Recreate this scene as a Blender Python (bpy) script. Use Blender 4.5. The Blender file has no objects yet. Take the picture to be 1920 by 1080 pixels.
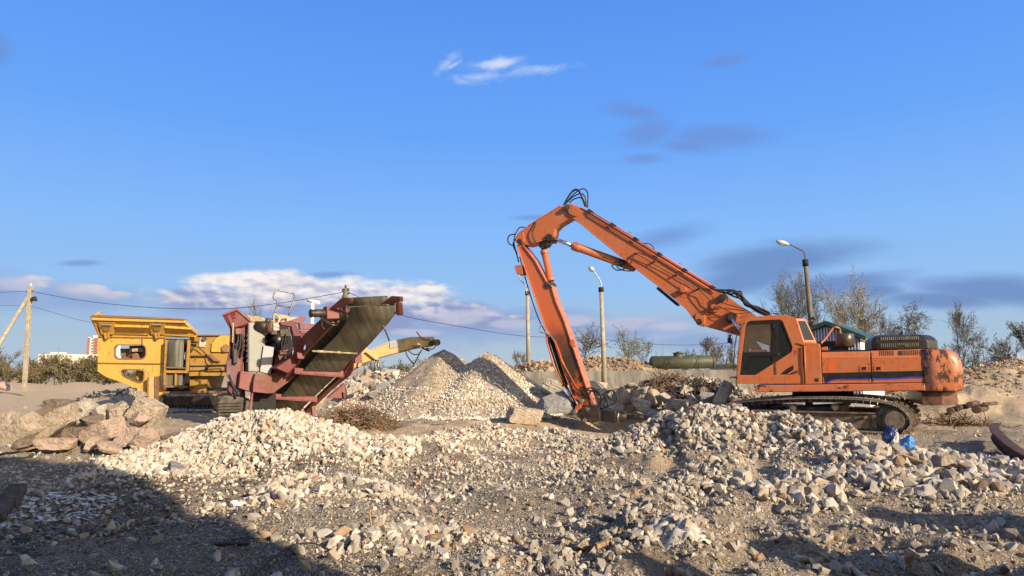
import bpy, bmesh, math, random
import numpy as np
from mathutils import Vector, Matrix, noise as mnoise
from mathutils.geometry import tessellate_polygon

S = bpy.context.scene
COL = S.collection
PI = math.pi
R = math.radians
random.seed(7)

# ------------------------------------------------------------------ camera
F = 1280.0                       # focal length in pixels of a 1920 px wide frame
CAMZ = 2.0
PITCH = math.atan(150.0 / F)     # horizon at y = 690 of 1080
cam_d = bpy.data.cameras.new('camera')
cam = bpy.data.objects.new('camera', cam_d)
COL.objects.link(cam)
cam.location = (0, 0, CAMZ)
cam.rotation_euler = (PI / 2 + PITCH, 0, 0)
cam_d.sensor_width = 36
cam_d.lens = 36 * F / 1920
cam_d.clip_start = 0.1
cam_d.clip_end = 3000
S.camera = cam

# ------------------------------------------------------------------ light
SUN_EL = R(23.0)
LX, LY = -0.70, 0.714            # horizontal direction the light travels
n_ = math.hypot(LX, LY); LX /= n_; LY /= n_
ldir = Vector((LX * math.cos(SUN_EL), LY * math.cos(SUN_EL), -math.sin(SUN_EL)))
sd = bpy.data.lights.new('sun', 'SUN')
sd.energy = 4.9
sd.angle = R(0.5)
sd.color = (1.0, 0.82, 0.60)
sun = bpy.data.objects.new('sun', sd)
COL.objects.link(sun)
sun.rotation_euler = ldir.to_track_quat('-Z', 'Y').to_euler()

S.view_settings.view_transform = 'Standard'
S.view_settings.look = 'None'
S.view_settings.exposure = 0.55
S.view_settings.gamma = 1
S.cycles.max_bounces = 6
S.cycles.transparent_max_bounces = 12

# ------------------------------------------------------------------ world: clear evening sky with clouds near the horizon
W = bpy.data.worlds.new("World")
S.world = W
W.use_nodes = True
wt = W.node_tree
wt.nodes.clear()
def wn(t, **k):
    n = wt.nodes.new(t)
    for a, b in k.items(): setattr(n, a, b)
    return n
def wl(a, b): wt.links.new(a, b)
def wmath(op, a, b=None, c=None, clamp=False):
    n = wn('ShaderNodeMath', operation=op, use_clamp=clamp)
    for i, x in enumerate((a, b, c)):
        if x is None: continue
        if isinstance(x, (int, float)): n.inputs[i].default_value = x
        else: wl(x, n.inputs[i])
    return n.outputs[0]
def wmix(f, a, b):
    n = wn('ShaderNodeMix', data_type='RGBA')
    for s, x in ((0, f), (6, a), (7, b)):
        if isinstance(x, (int, float)): n.inputs[s].default_value = x
        elif isinstance(x, tuple): n.inputs[s].default_value = (*x, 1)
        else: wl(x, n.inputs[s])
    return n.outputs[2]
def srgb(r, g, b):
    f = lambda c: (c / 255 / 12.92) if c / 255 <= 0.04045 else ((c / 255 + 0.055) / 1.055) ** 2.4
    return (f(r), f(g), f(b))

sky = wn('ShaderNodeTexSky')
sky.sky_type = 'NISHITA'
sky.sun_disc = False
sky.sun_elevation = SUN_EL
sky.sun_rotation = math.atan2(-LX, -LY)
sky.air_density = 1.0
sky.dust_density = 0.6
sky.ozone_density = 2.0
tc = wn('ShaderNodeTexCoord')
sep = wn('ShaderNodeSeparateXYZ')
wl(tc.outputs['Generated'], sep.inputs[0])
dx, dy, dz = sep.outputs
az = wmath('MULTIPLY', wmath('ARCTAN2', dx, dy), 180 / PI)
el = wmath('MULTIPLY', wmath('ARCSINE', dz), 180 / PI)
# tint of the clear sky by height
rmp = wn('ShaderNodeValToRGB')
wl(wmath('DIVIDE', el, 40.0, clamp=True), rmp.inputs[0])
SKYTINT = [(0.0, (0.92, 0.98, 1.12)), (0.25, (0.70, 0.90, 1.16)), (0.55, (0.50, 0.78, 1.15)), (1.0, (0.42, 0.70, 1.1))]
while len(rmp.color_ramp.elements) < len(SKYTINT): rmp.color_ramp.elements.new(0.5)
for e, (p, c) in zip(rmp.color_ramp.elements, SKYTINT):
    e.position = p; e.color = (*c, 1)
mul = wn('ShaderNodeMix', data_type='RGBA', blend_type='MULTIPLY')
mul.inputs[0].default_value = 1
wl(sky.outputs[0], mul.inputs[6]); wl(rmp.outputs[0], mul.inputs[7])
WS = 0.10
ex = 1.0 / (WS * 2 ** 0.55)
# clear colour of the sky away from the sun by height; towards the sun a brightened, warmed sky takes over to fill the shade
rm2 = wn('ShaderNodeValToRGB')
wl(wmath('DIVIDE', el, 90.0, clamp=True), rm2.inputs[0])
CLEAR = [(0.0, (.47, .57, .66)), (3.0, (.40, .55, .72)), (6.0, (.32, .54, .86)), (11.0, (.245, .50, .95)), (19.0, (.145, .38, .945)), (30.0, (.098, .298, .87)), (50.0, (.14, .22, .42)), (90.0, (.15, .18, .27))]  # overhead steps, out of frame, greyed to neutralise the shade fill
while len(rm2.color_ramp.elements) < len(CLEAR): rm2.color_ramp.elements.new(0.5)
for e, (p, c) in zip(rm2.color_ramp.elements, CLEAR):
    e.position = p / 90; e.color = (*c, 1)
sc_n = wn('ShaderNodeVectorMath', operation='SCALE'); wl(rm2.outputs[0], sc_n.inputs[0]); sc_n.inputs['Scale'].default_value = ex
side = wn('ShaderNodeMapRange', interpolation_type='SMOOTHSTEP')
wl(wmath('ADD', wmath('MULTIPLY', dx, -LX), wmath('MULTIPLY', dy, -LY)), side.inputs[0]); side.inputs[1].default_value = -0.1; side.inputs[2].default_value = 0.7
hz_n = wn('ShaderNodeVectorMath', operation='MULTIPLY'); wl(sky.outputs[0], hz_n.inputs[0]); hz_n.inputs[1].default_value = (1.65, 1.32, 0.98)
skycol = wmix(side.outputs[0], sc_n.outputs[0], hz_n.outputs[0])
# cloud coordinates in degrees, warped by noise
def px2ang(px, py):
    x = (px - 960) / F; u = (540 - py) / F
    d = Vector((x, math.cos(PITCH) - u * math.sin(PITCH), math.sin(PITCH) + u * math.cos(PITCH))).normalized()
    return math.degrees(math.atan2(d.x, d.y)), math.degrees(math.asin(d.z))
cmb = wn('ShaderNodeCombineXYZ')
wl(az, cmb.inputs[0]); wl(el, cmb.inputs[1])
def cnoise(sx, sy, detail, rough, off=(0, 0), dist=0.0):
    mp = wn('ShaderNodeMapping'); mp.inputs['Scale'].default_value = (sx, sy, 1); mp.inputs['Location'].default_value = (off[0], off[1], 0)
    wl(cmb.outputs[0], mp.inputs[0])
    nz = wn('ShaderNodeTexNoise'); nz.inputs['Scale'].default_value = 1; nz.inputs['Detail'].default_value = detail; nz.inputs['Roughness'].default_value = rough
    nz.inputs['Distortion'].default_value = dist
    wl(mp.outputs[0], nz.inputs[0])
    return nz.outputs[0]
nA = cnoise(0.23, 0.55, 8, 0.53)              # billows
nB = cnoise(0.09, 0.42, 8, 0.58, (5, 2), 0.3)
nD = wmath('ADD', wmath('MULTIPLY', nB, 0.6), wmath('MULTIPLY', cnoise(0.25, 0.7, 9, 0.6, (2, 7), 0.5), 0.4))
nC = cnoise(0.30, 0.62, 9, 0.62, (9, 3), 0.8)       # wisps
nS = cnoise(0.23, 0.55, 8, 0.53, (-0.07, -0.20))  # billows seen a little towards the light, for their shading
def cloudmask(ells, nz, namp, soft):
    """ells: (px, py, half width px, half height px, tilt deg); returns 0..1"""
    out = None
    for (px, py, a, b, t) in ells:
        u, v = px2ang(px, py)
        k = 180 / PI / F
        # local pixel -> degree factor
        u2, v2 = px2ang(px + 10, py); sx = math.hypot(u2 - u, v2 - v) / 10
        u3, v3 = px2ang(px, py + 10); sy = math.hypot(u3 - u, v3 - v) / 10
        mp = wn('ShaderNodeMapping', vector_type='TEXTURE')
        mp.inputs['Location'].default_value = (u, v, 0)
        mp.inputs['Rotation'].default_value = (0, 0, R(t))
        mp.inputs['Scale'].default_value = (a * sx, b * sy, 1)
        wl(cmb.outputs[0], mp.inputs[0])
        ln = wn('ShaderNodeVectorMath', operation='LENGTH')
        wl(mp.outputs[0], ln.inputs[0])
        d = wmath('SUBTRACT', 1.0, ln.outputs['Value'])
        out = d if out is None else wmath('MAXIMUM', out, d)
    val = wmath('ADD', out, wmath('MULTIPLY', wmath('SUBTRACT', nz, 0.5), namp))
    mr = wn('ShaderNodeMapRange', interpolation_type='SMOOTHSTEP')
    wl(val, mr.inputs[0]); mr.inputs[1].default_value = 0.0; mr.inputs[2].default_value = soft
    return mr.outputs[0]
ex = 1.0 / (WS * 2 ** 0.55)
def cc(r, g, b):
    c = srgb(r, g, b); return tuple(x * ex for x in c)
layers = [
    # (ellipses, noise, amp, softness, colour, opacity)
    ([(620, 592, 420, 60, 2), (860, 618, 260, 46, 2), (1150, 618, 260, 38, 0), (400, 575, 170, 45, 0), (130, 560, 220, 45, 0), (10, 545, 120, 50, 0), (1330, 640, 220, 30, 0), (1000, 596, 200, 30, 0)],
     nA, 1.25, 0.9, (142, 165, 212), 0.75),
    ([(1460, 486, 235, 44, 2), (1560, 535, 200, 34, 3), (1410, 520, 170, 42, 8), (1640, 545, 90, 24, 0), (1870, 545, 270, 40, -7), (1760, 562, 190, 26, -4)],
     nD, 1.0, 0.75, (104, 136, 192), 0.8),
    ([(1350, 256, 140, 32, -5), (1290, 275, 90, 20, -8), (1215, 250, 75, 36, 8), (1202, 298, 60, 15, 0), (1190, 210, 80, 22, -12), (1360, 114, 60, 16, 0), (1250, 445, 120, 30, 12), (0, 95, 36, 45, 0), (150, 493, 60, 9, 6), (620, 515, 70, 9, 3), (700, 545, 110, 11, 2), (1000, 408, 60, 8, 0)],
     nD, 1.3, 0.9, (112, 142, 205), 0.6),
    ([(560, 550, 230, 46, 3), (400, 558, 140, 34, 0), (700, 562, 180, 38, 4), (480, 524, 170, 22, 5), (800, 588, 170, 30, 5), (900, 602, 110, 22, 0), (175, 545, 42, 15, 0), (68, 527, 48, 13, 0), (900, 606, 60, 12, 0), (1190, 606, 50, 10, 0), (960, 598, 60, 10, 0), (1060, 612, 60, 10, 0), (225, 552, 26, 8, 0)],
     nA, 1.9, 0.5, None, 0.97),
    ([(870, 596, 90, 20, 4), (960, 606, 70, 15, 0), (1060, 603, 80, 16, 0), (1180, 604, 90, 18, 3), (1250, 612, 70, 14, 0), (30, 532, 70, 22, 0), (160, 545, 70, 20, 0), (210, 553, 40, 12, 0), (790, 624, 60, 10, 0)],
     nA, 1.9, 0.7, (196, 198, 220), 0.75),
    ([(935, 122, 90, 18, 3), (1010, 130, 110, 14, 4), (840, 118, 40, 16, 35), (900, 145, 70, 16, 5)],
     nC, 2.4, 1.3, (190, 210, 245), 0.8),
    ([(930, 120, 48, 12, 2), (850, 122, 26, 7, 30)],
     nC, 1.8, 1.0, (225, 232, 248), 0.6),
]
for ells, nz, amp, soft, col, op in layers:
    m = cloudmask(ells, nz, amp, soft)
    m = wmath('MULTIPLY', m, op)
    if col is None:
        lit = wmath('ADD', wmath('MULTIPLY', wmath('SUBTRACT', nA, nS), 4.5), wmath('MULTIPLY', wmath('SUBTRACT', el, 4.4), 0.36), clamp=True)
        col = wmix(lit, cc(146, 160, 202), cc(250, 243, 240))
    else:
        col = cc(*col)
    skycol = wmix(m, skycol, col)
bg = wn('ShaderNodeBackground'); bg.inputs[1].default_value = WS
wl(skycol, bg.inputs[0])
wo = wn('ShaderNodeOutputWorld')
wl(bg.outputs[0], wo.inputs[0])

# ------------------------------------------------------------------ geometry helpers
def ray(px, py):
    x = (px - 960) / F; u = (540 - py) / F
    d = Vector((x, math.cos(PITCH) - u * math.sin(PITCH), math.sin(PITCH) + u * math.cos(PITCH)))
    return d / d.y
CAM = Vector((0, 0, CAMZ))
def P(px, py, d):
    """point seen at a photo pixel, d metres ahead of the camera"""
    return CAM + ray(px, py) * d
def Zm(x0, y0, s):
    return lambda pts: [(x0 + u / s, y0 + v / s) for u, v in pts]
class VP:
    """vertical plane in the world: origin, yaw; off = metres behind it"""
    def __init__(self, ox, oy, yaw, zm=None):
        a = R(yaw)
        self.o = Vector((ox, oy, 0)); self.t = Vector((math.cos(a), math.sin(a), 0)); self.n = Vector((-math.sin(a), math.cos(a), 0))
        self.zm = zm
    def px(self, px, py, off=0.0):
        r = ray(px, py)
        k = ((self.o + self.n * off - CAM).dot(self.n)) / r.dot(self.n)
        return CAM + r * k
    def z(self, u, v, off=0.0):
        (px, py), = self.zm([(u, v)])
        return self.px(px, py, off)
    def zs(self, pts, off=0.0):
        return [self.z(u, v, off) for u, v in pts]
UP = Vector((0, 0, 1))

class MB:
    def __init__(s): s.v = []; s.f = []; s.sm = []
    def add(s, vs, fs, smooth=False):
        b = len(s.v); s.v += [Vector(v) for v in vs]
        for f in fs: s.f.append([b + i for i in f]); s.sm.append(smooth)
        return s
    def prism(s, pts, vec, smooth=False):
        n = len(pts); vec = Vector(vec)
        s.add(list(pts) + [p + vec for p in pts], [list(range(n)), list(range(2 * n - 1, n - 1, -1))])
        b = len(s.v) - 2 * n
        for i in range(n):
            j = (i + 1) % n
            s.f.append([b + j, b + i, b + n + i, b + n + j]); s.sm.append(smooth)
        return s
    def holed(s, outer, holes, vec):
        vec = Vector(vec)
        loops = [outer] + holes
        flat = [p for l in loops for p in l]
        tris = tessellate_polygon([[Vector(p) for p in l] for l in loops])
        n = len(flat)
        s.add(flat + [p + vec for p in flat], [list(t) for t in tris] + [[n + i for i in reversed(t)] for t in tris])
        b = len(s.v) - 2 * n; k = 0
        for l in loops:
            m = len(l)
            for i in range(m):
                j = (i + 1) % m
                s.f.append([b + k + i, b + k + j, b + n + k + j, b + n + k + i]); s.sm.append(False)
            k += m
        return s
    def hexa(s, a, b):
        """two quads (4 points each) joined"""
        return s.add(list(a) + list(b), [[0, 1, 2, 3], [7, 6, 5, 4], [1, 0, 4, 5], [2, 1, 5, 6], [3, 2, 6, 7], [0, 3, 7, 4]])
    def box(s, c, d, tx=Vector((1, 0, 0)), ty=None):
        tx = Vector(tx).normalized(); ty = Vector(ty).normalized() if ty is not None else Vector((0, 1, 0))
        tz = tx.cross(ty).normalized()
        c = Vector(c); X, Y, Zz = tx * d[0] / 2, ty * d[1] / 2, tz * d[2] / 2
        return s.hexa([c - X - Y - Zz, c + X - Y - Zz, c + X + Y - Zz, c - X + Y - Zz], [c - X - Y + Zz, c + X - Y + Zz, c + X + Y + Zz, c - X + Y + Zz])
    def beam(s, p, q, w, h, up=UP):
        p = Vector(p); q = Vector(q); d = (q - p); L = d.length; d.normalize()
        sd = d.cross(Vector(up))
        if sd.length < 1e-4: sd = d.cross(Vector((0, 1, 0)))
        sd.normalize()
        return s.box((p + q) / 2, (L, w, h), d, sd)
    def tube(s, pts, r, seg=8, caps=True, smooth=True):
        pts = [Vector(p) for p in pts]; n = len(pts)
        rs = r if isinstance(r, (list, tuple)) else [r] * n
        ref = None; rings = []
        for i, p in enumerate(pts):
            d = (pts[min(i + 1, n - 1)] - pts[max(i - 1, 0)])
            if d.length < 1e-9: d = Vector((0, 0, 1))
            d.normalize()
            if ref is None:
                ref = d.cross(UP)
                if ref.length < 1e-2: ref = d.cross(Vector((1, 0, 0)))
            ref = (ref - d * ref.dot(d)); ref.normalize()
            b = d.cross(ref)
            rings.append([p + (ref * math.cos(2 * PI * k / seg) + b * math.sin(2 * PI * k / seg)) * rs[i] for k in range(seg)])
        base = len(s.v)
        for rg in rings: s.v += rg
        for i in range(n - 1):
            for k in range(seg):
                k2 = (k + 1) % seg
                s.f.append([base + i * seg + k, base + i * seg + k2, base + (i + 1) * seg + k2, base + (i + 1) * seg + k]); s.sm.append(smooth)
        if caps:
            s.f.append([base + k for k in range(seg)][::-1]); s.sm.append(False)
            s.f.append([base + (n - 1) * seg + k for k in range(seg)]); s.sm.append(False)
        return s
    def ribbon(s, L, Rr, th):
        """thick ribbon between two edge polylines"""
        n = len(L); nv = []
        for i in range(n):
            a = L[min(i + 1, n - 1)] - L[max(i - 1, 0)]; w = Rr[i] - L[i]
            nv.append(a.cross(w).normalized() * th)
        s.add(list(L) + list(Rr) + [L[i] + nv[i] for i in range(n)] + [Rr[i] + nv[i] for i in range(n)], [])
        b = len(s.v) - 4 * n
        for i in range(n - 1):
            for q in ([i, i + 1, n + i + 1, n + i], [2 * n + i, 3 * n + i, 3 * n + i + 1, 2 * n + i + 1], [i, 2 * n + i, 2 * n + i + 1, i + 1], [n + i, n + i + 1, 3 * n + i + 1, 3 * n + i]):
                s.f.append([b + x for x in q]); s.sm.append(True)
        return s
    def build(s, name, mat, parent=None, bevel=0.0, seg=1, loc=None):
        me = bpy.data.meshes.new(name)
        o = Vector(parent_world(parent)) if parent is not None else (Vector(loc) if loc is not None else Vector((0, 0, 0)))
        me.from_pydata([tuple(v - o) for v in s.v], [], s.f)
        me.polygons.foreach_set('use_smooth', s.sm)
        me.update()
        bm = bmesh.new(); bm.from_mesh(me); bmesh.ops.recalc_face_normals(bm, faces=bm.faces); bm.to_mesh(me); bm.free()
        ob = bpy.data.objects.new(name, me)
        COL.objects.link(ob)
        me.materials.append(mat)
        if parent is not None: ob.parent = parent
        else: ob.location = o
        if bevel > 0:
            m = ob.modifiers.new('bevel', 'BEVEL'); m.width = bevel; m.segments = seg; m.limit_method = 'ANGLE'; m.angle_limit = R(35)
            m.use_clamp_overlap = True
        return ob
def parent_world(p):
    o = Vector((0, 0, 0))
    while p is not None:
        o += p.location; p = p.parent
    return o
def tag(o, label=None, cat=None, group=None, kind=None):
    if label: o['label'] = label
    if cat: o['category'] = cat
    if group: o['group'] = group
    if kind: o['kind'] = kind
    return o
def empty(name, loc, label, cat, group=None):
    o = bpy.data.objects.new(name, None); COL.objects.link(o); o.location = loc; o.empty_display_size = 0.3
    return tag(o, label, cat, group)
def bez(pts, n=8):
    """smooth curve through points (Catmull-Rom)"""
    pts = [Vector(p) for p in pts]; out = []
    for i in range(len(pts) - 1):
        p0 = pts[max(i - 1, 0)]; p1 = pts[i]; p2 = pts[i + 1]; p3 = pts[min(i + 2, len(pts) - 1)]
        for k in range(n):
            t = k / n
            out.append(0.5 * ((2 * p1) + (p2 - p0) * t + (2 * p0 - 5 * p1 + 4 * p2 - p3) * t * t + (3 * p1 - p0 - 3 * p2 + p3) * t ** 3))
    out.append(pts[-1]); return out
def rrect(u0, v0, u1, v1, r, n=4):
    o = []
    for cx, cy, a0 in ((u1 - r, v0 + r, -90), (u1 - r, v1 - r, 0), (u0 + r, v1 - r, 90), (u0 + r, v0 + r, 180)):
        for k in range(n + 1):
            a = R(a0 + 90 * k / n); o.append((cx + r * math.cos(a), cy + r * math.sin(a)))
    return o

# ------------------------------------------------------------------ materials
class NT:
    def __init__(s, name):
        s.m = bpy.data.materials.new(name); s.m.use_nodes = True; s.t = s.m.node_tree; s.t.nodes.clear()
        s.out = s.t.nodes.new('ShaderNodeOutputMaterial'); s.b = s.t.nodes.new('ShaderNodeBsdfPrincipled')
        s.t.links.new(s.b.outputs[0], s.out.inputs[0])
        s.tc = s.t.nodes.new('ShaderNodeTexCoord')
    def n(s, t, **k):
        x = s.t.nodes.new(t)
        for a, b in k.items(): setattr(x, a, b)
        return x
    def l(s, a, b): s.t.links.new(a, b)
    def coord(s, scale=(1, 1, 1), kind='Object'):
        mp = s.n('ShaderNodeMapping'); mp.inputs['Scale'].default_value = scale
        s.l(s.tc.outputs[kind], mp.inputs[0]); return mp.outputs[0]
    def noise(s, scale, detail=6, rough=0.55, vec=None, out=0, dist=0):
        x = s.n('ShaderNodeTexNoise'); x.inputs['Scale'].default_value = scale; x.inputs['Detail'].default_value = detail; x.inputs['Roughness'].default_value = rough
        x.inputs['Distortion'].default_value = dist
        s.l(vec if vec is not None else s.tc.outputs['Object'], x.inputs[0]); return x.outputs[out]
    def ramp(s, v, a, b, lo=0.0, hi=1.0):
        x = s.n('ShaderNodeMapRange', interpolation_type='SMOOTHSTEP'); s.l(v, x.inputs[0])
        x.inputs[1].default_value = a; x.inputs[2].default_value = b; x.inputs[3].default_value = lo; x.inputs[4].default_value = hi
        return x.outputs[0]
    def mix(s, f, a, b, mode='MIX'):
        x = s.n('ShaderNodeMix', data_type='RGBA', blend_type=mode)
        for i, q in ((0, f), (6, a), (7, b)):
            if isinstance(q, (int, float)): x.inputs[i].default_value = q
            elif isinstance(q, tuple): x.inputs[i].default_value = (*q[:3], 1)
            else: s.l(q, x.inputs[i])
        return x.outputs[2]
    def math(s, op, a, b=None, clamp=False):
        x = s.n('ShaderNodeMath', operation=op, use_clamp=clamp)
        for i, q in enumerate((a, b)):
            if q is None: continue
            if isinstance(q, (int, float)): x.inputs[i].default_value = q
            else: s.l(q, x.inputs[i])
        return x.outputs[0]
    def bump(s, h, strength=0.3, dist=0.02):
        x = s.n('ShaderNodeBump'); x.inputs['Strength'].default_value = strength; x.inputs['Distance'].default_value = dist
        s.l(h, x.inputs['Height']); s.l(x.outputs[0], s.b.inputs['Normal']); return x
    def attr(s, name):
        x = s.n('ShaderNodeAttribute'); x.attribute_name = name; return x
def setc(n, sock, v):
    if isinstance(v, tuple): n.b.inputs[sock].default_value = (*v, 1) if sock == 'Base Color' else v
    elif isinstance(v, (int, float)): n.b.inputs[sock].default_value = v
    else: n.l(v, n.b.inputs[sock])

def paint(name, col, rough=0.45, rust=0.35, dust=0.4, rustcol=(0.10, 0.045, 0.022), dustcol=(0.33, 0.25, 0.17), spot=9.0, metal=0.0, fade=0.25, streak=0.3):
    n = NT(name)
    v1 = n.noise(1.3, 5)
    c = n.mix(n.ramp(v1, 0.35, 0.7, 0, fade), col, tuple(min(1, x * 0.85 + 0.09 * max(col)) for x in col))
    st = n.noise(1.0, 5, 0.6, n.coord((9, 9, 0.9)))
    c = n.mix(n.ramp(st, 0.52, 0.72, 0, streak), c, tuple(x * 0.45 for x in col))
    d = n.noise(2.1, 9, 0.62)
    c = n.mix(n.ramp(d, 0.45, 0.75, 0, dust), c, dustcol)
    r = n.noise(spot, 11, 0.66)
    r2 = n.noise(1.7, 4)
    rr = n.math('MULTIPLY', n.ramp(r, 0.56, 0.62), n.ramp(r2, 0.42, 0.6, 0.15, 1.0))
    rr = n.math('MULTIPLY', rr, rust * 2.2, clamp=True)
    c = n.mix(rr, c, rustcol)
    setc(n, 'Base Color', c)
    setc(n, 'Roughness', n.math('ADD', n.math('MULTIPLY', n.noise(5, 4), 0.25), rough - 0.1))
    setc(n, 'Metallic', metal)
    n.bump(n.math('ADD', n.noise(14, 6), n.math('MULTIPLY', rr, -0.4)), 0.12, 0.02)
    return n.m
def plain(name, col, rough=0.6, metal=0.0, var=0.35, scale=6.0, bump=0.2):
    n = NT(name)
    a = n.noise(scale, 8, 0.6)
    c = n.mix(n.ramp(a, 0.3, 0.7), tuple(x * (1 - var) for x in col), tuple(min(1, x * (1 + var)) for x in col))
    setc(n, 'Base Color', c); setc(n, 'Roughness', rough); setc(n, 'Metallic', metal)
    n.bump(n.noise(scale * 4, 6), bump, 0.02)
    return n.m

# ------------------------------------------------------------------ numpy noise
def hsh(ix, iy, seed):
    h = (ix.astype(np.int64) * 374761393 + iy.astype(np.int64) * 668265263 + seed * 1442695041) & 0xFFFFFFFF
    h = ((h ^ (h >> 13)) * 1274126177) & 0xFFFFFFFF
    h = h ^ (h >> 16)
    return (h & 0xFFFF) / 65535.0
def vn(x, y, seed=0):
    ix = np.floor(x); iy = np.floor(y); fx = x - ix; fy = y - iy
    fx = fx * fx * (3 - 2 * fx); fy = fy * fy * (3 - 2 * fy)
    a = hsh(ix, iy, seed); b = hsh(ix + 1, iy, seed); c = hsh(ix, iy + 1, seed); d = hsh(ix + 1, iy + 1, seed)
    return (a * (1 - fx) + b * fx) * (1 - fy) + (c * (1 - fx) + d * fx) * fy
def fbm(x, y, oct=4, seed=0, gain=0.5):
    s = 0; a = 1; t = 0
    for i in range(oct):
        s = s + a * (vn(x, y, seed + i * 17) - 0.5) * 2; t += a; a *= gain
        x = x * 2.03 + 11.3; y = y * 2.03 + 5.7
    return s / t
def sstep(a, b, x):
    t = np.clip((x - a) / (b - a), 0, 1); return t * t * (3 - 2 * t)

# ------------------------------------------------------------------ ground shape
# ridges: crest (photo pixel x, y, distance ahead), half width, sharpness
RIDGES = [
    # pale rubble heap, left of centre
    ([(330, 850, 12.6), (395, 805, 13.2), (470, 776, 13.8), (560, 776, 13.9), (640, 800, 13.6), (720, 812, 13.8)], 1.5, 2.0),
    # small spill in front of it
    ([(505, 935, 9.7), (580, 915, 10.1), (690, 908, 10.4)], 0.6, 2.0),
    # low spill in the middle
    ([(720, 838, 15.5), (840, 815, 16.8), (905, 792, 17.6), (960, 806, 17.2)], 0.85, 2.0),
    # boulder bank at the left
    ([(-160, 815, 15.9), (0, 822, 15.9), (120, 815, 16.0), (230, 818, 16.0), (290, 840, 15.4)], 1.3, 2.0),
    # right: mound in front of the tracks and the long ridge
    ([(1225, 795, 15.8), (1275, 764, 16.0), (1330, 764, 15.6), (1400, 776, 15.2), (1500, 791, 14.6), (1590, 801, 14.2), (1650, 826, 13.9)], 1.2, 2.0),
    ([(1640, 840, 12.6), (1700, 836, 12.6), (1790, 856, 12.0), (1900, 886, 11.4), (2050, 905, 11.0)], 1.0, 2.0),
    ([(1440, 935, 10.2), (1560, 905, 10.8), (1680, 900, 10.8), (1750, 915, 10.4)], 0.8, 2.0),
    # centre: ridge running away from the camera on the left of the rut
    ([(1040, 800, 18.0), (1090, 830, 15.6), (1060, 870, 13.2), (1130, 905, 11.4)], 0.55, 2.0),
    ([(1360, 862, 12.2), (1290, 905, 10.8), (1250, 930, 9.9), (1200, 978, 8.6)], 0.5, 2.0),
    # nearest clods at the bottom
    ([(1060, 1050, 7.0), (1120, 1020, 7.3), (1215, 966, 7.9), (1290, 985, 7.7), (1330, 1030, 7.2)], 0.42, 1.6),
    ([(700, 1000, 7.9), (780, 985, 8.1), (840, 1000, 8.0)], 0.45, 2.0),
    ([(1480, 1010, 7.8), (1620, 985, 8.1), (1760, 1000, 8.0), (1920, 1010, 8.0)], 0.4, 2.0),
    ([(1800, 930, 9.6), (1900, 940, 9.2), (2000, 950, 9.0)], 0.6, 2.0),
    # bank of boulders behind the breaker
    ([(1000, 750, 28), (1060, 745, 28), (1160, 740, 27.5), (1240, 722, 27.5), (1310, 714, 27.8), (1380, 735, 26)], 1.5, 2.0),
    # rubble bank behind the two gravel cones
    ([(560, 730, 30), (660, 715, 30), (760, 705, 30), (840, 715, 31)], 2.0, 2.0),
    # spoil heaps behind the wall
    ([(960, 690, 50), (1010, 684, 50), (1060, 682, 50), (1110, 676, 50), (1170, 676, 50), (1225, 690, 51)], 2.2, 2.0),
    # spoil heaps at the right edge
    ([(1700, 725, 33), (1800, 702, 32), (1850, 690, 33), (1900, 679, 35), (2000, 676, 36), (2200, 676, 38)], 2.6, 2.0),
    ([(1790, 740, 28), (1850, 722, 28), (1890, 742, 27.5)], 1.3, 2.0),
    # low berm beyond the road at the left
    ([(-260, 716, 56), (0, 718, 56), (90, 717, 57), (200, 716, 56), (300, 720, 54)], 1.6, 2.0),
    ([(215, 735, 36), (300, 728, 35), (400, 735, 34)], 1.6, 2.0),
]
RW = []
for pts, w, sh in RIDGES:
    RW.append(([tuple(P(*p) - Vector((0, 0, 0.10 if p[2] < 22 else 0))) for p in pts], w, sh))
DIPS = [(P(u, 780, d).x, d, 1.5, 0.28) for u, d in ((1100, 24.0), (1160, 23.7), (1220, 23.3))] + [(P(1160, 800, 19.5).x, 19.5, 2.2, 0.25), (P(1150, 850, 13.2).x, 13.2, 1.3, 0.12), (P(1000, 960, 9.0).x, 9.0, 1.0, 0.12)]
SHADE_BANK = [(4.6, 1.6, 1.6), (5.3, 2.3, 2.9), (6.0, 2.8, 1.3), (7.1, 3.5, 3.0), (8.2, 4.3, 1.3), (9.4, 5.0, 2.9), (10.6, 5.8, 1.4), (12.0, 6.8, 3.0), (14.0, 8.2, 1.6), (17, 10.4, 3.0), (20, 12, 2.0)]   # unseen bank added outside the frame on the right to cast broken shade
RW.append((SHADE_BANK, 0.8, 2.0))
def ridge_d(x, y, pts):
    """distance to a crest polyline and the crest height there"""
    best = np.full(x.shape, 1e9); zz = np.zeros(x.shape)
    for (x0, y0, z0), (x1, y1, z1) in zip(pts[:-1], pts[1:]):
        dx, dy = x1 - x0, y1 - y0; L2 = dx * dx + dy * dy
        t = np.clip(((x - x0) * dx + (y - y0) * dy) / L2, 0, 1)
        d = np.hypot(x - x0 - t * dx, y - y0 - t * dy)
        m = d < best
        best = np.where(m, d, best); zz = np.where(m, z0 + t * (z1 - z0), zz)
    return best, zz
def base_h(x, y):
    r = 0.12 + 0.10 * fbm(x / 7, y / 7, 3, 3)
    r = r + 0.55 * sstep(26, 44, y) * sstep(-6, 4, x)
    r = r - 0.05 * sstep(12, 6, y)
    far = sstep(60, 90, np.hypot(x, y))
    r = r * (1 - far) + 0.35 * far
    return r
ROADM = lambda x, y: sstep(25, 30, y) * sstep(75, 65, y) * sstep(-8, -14, x)
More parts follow.
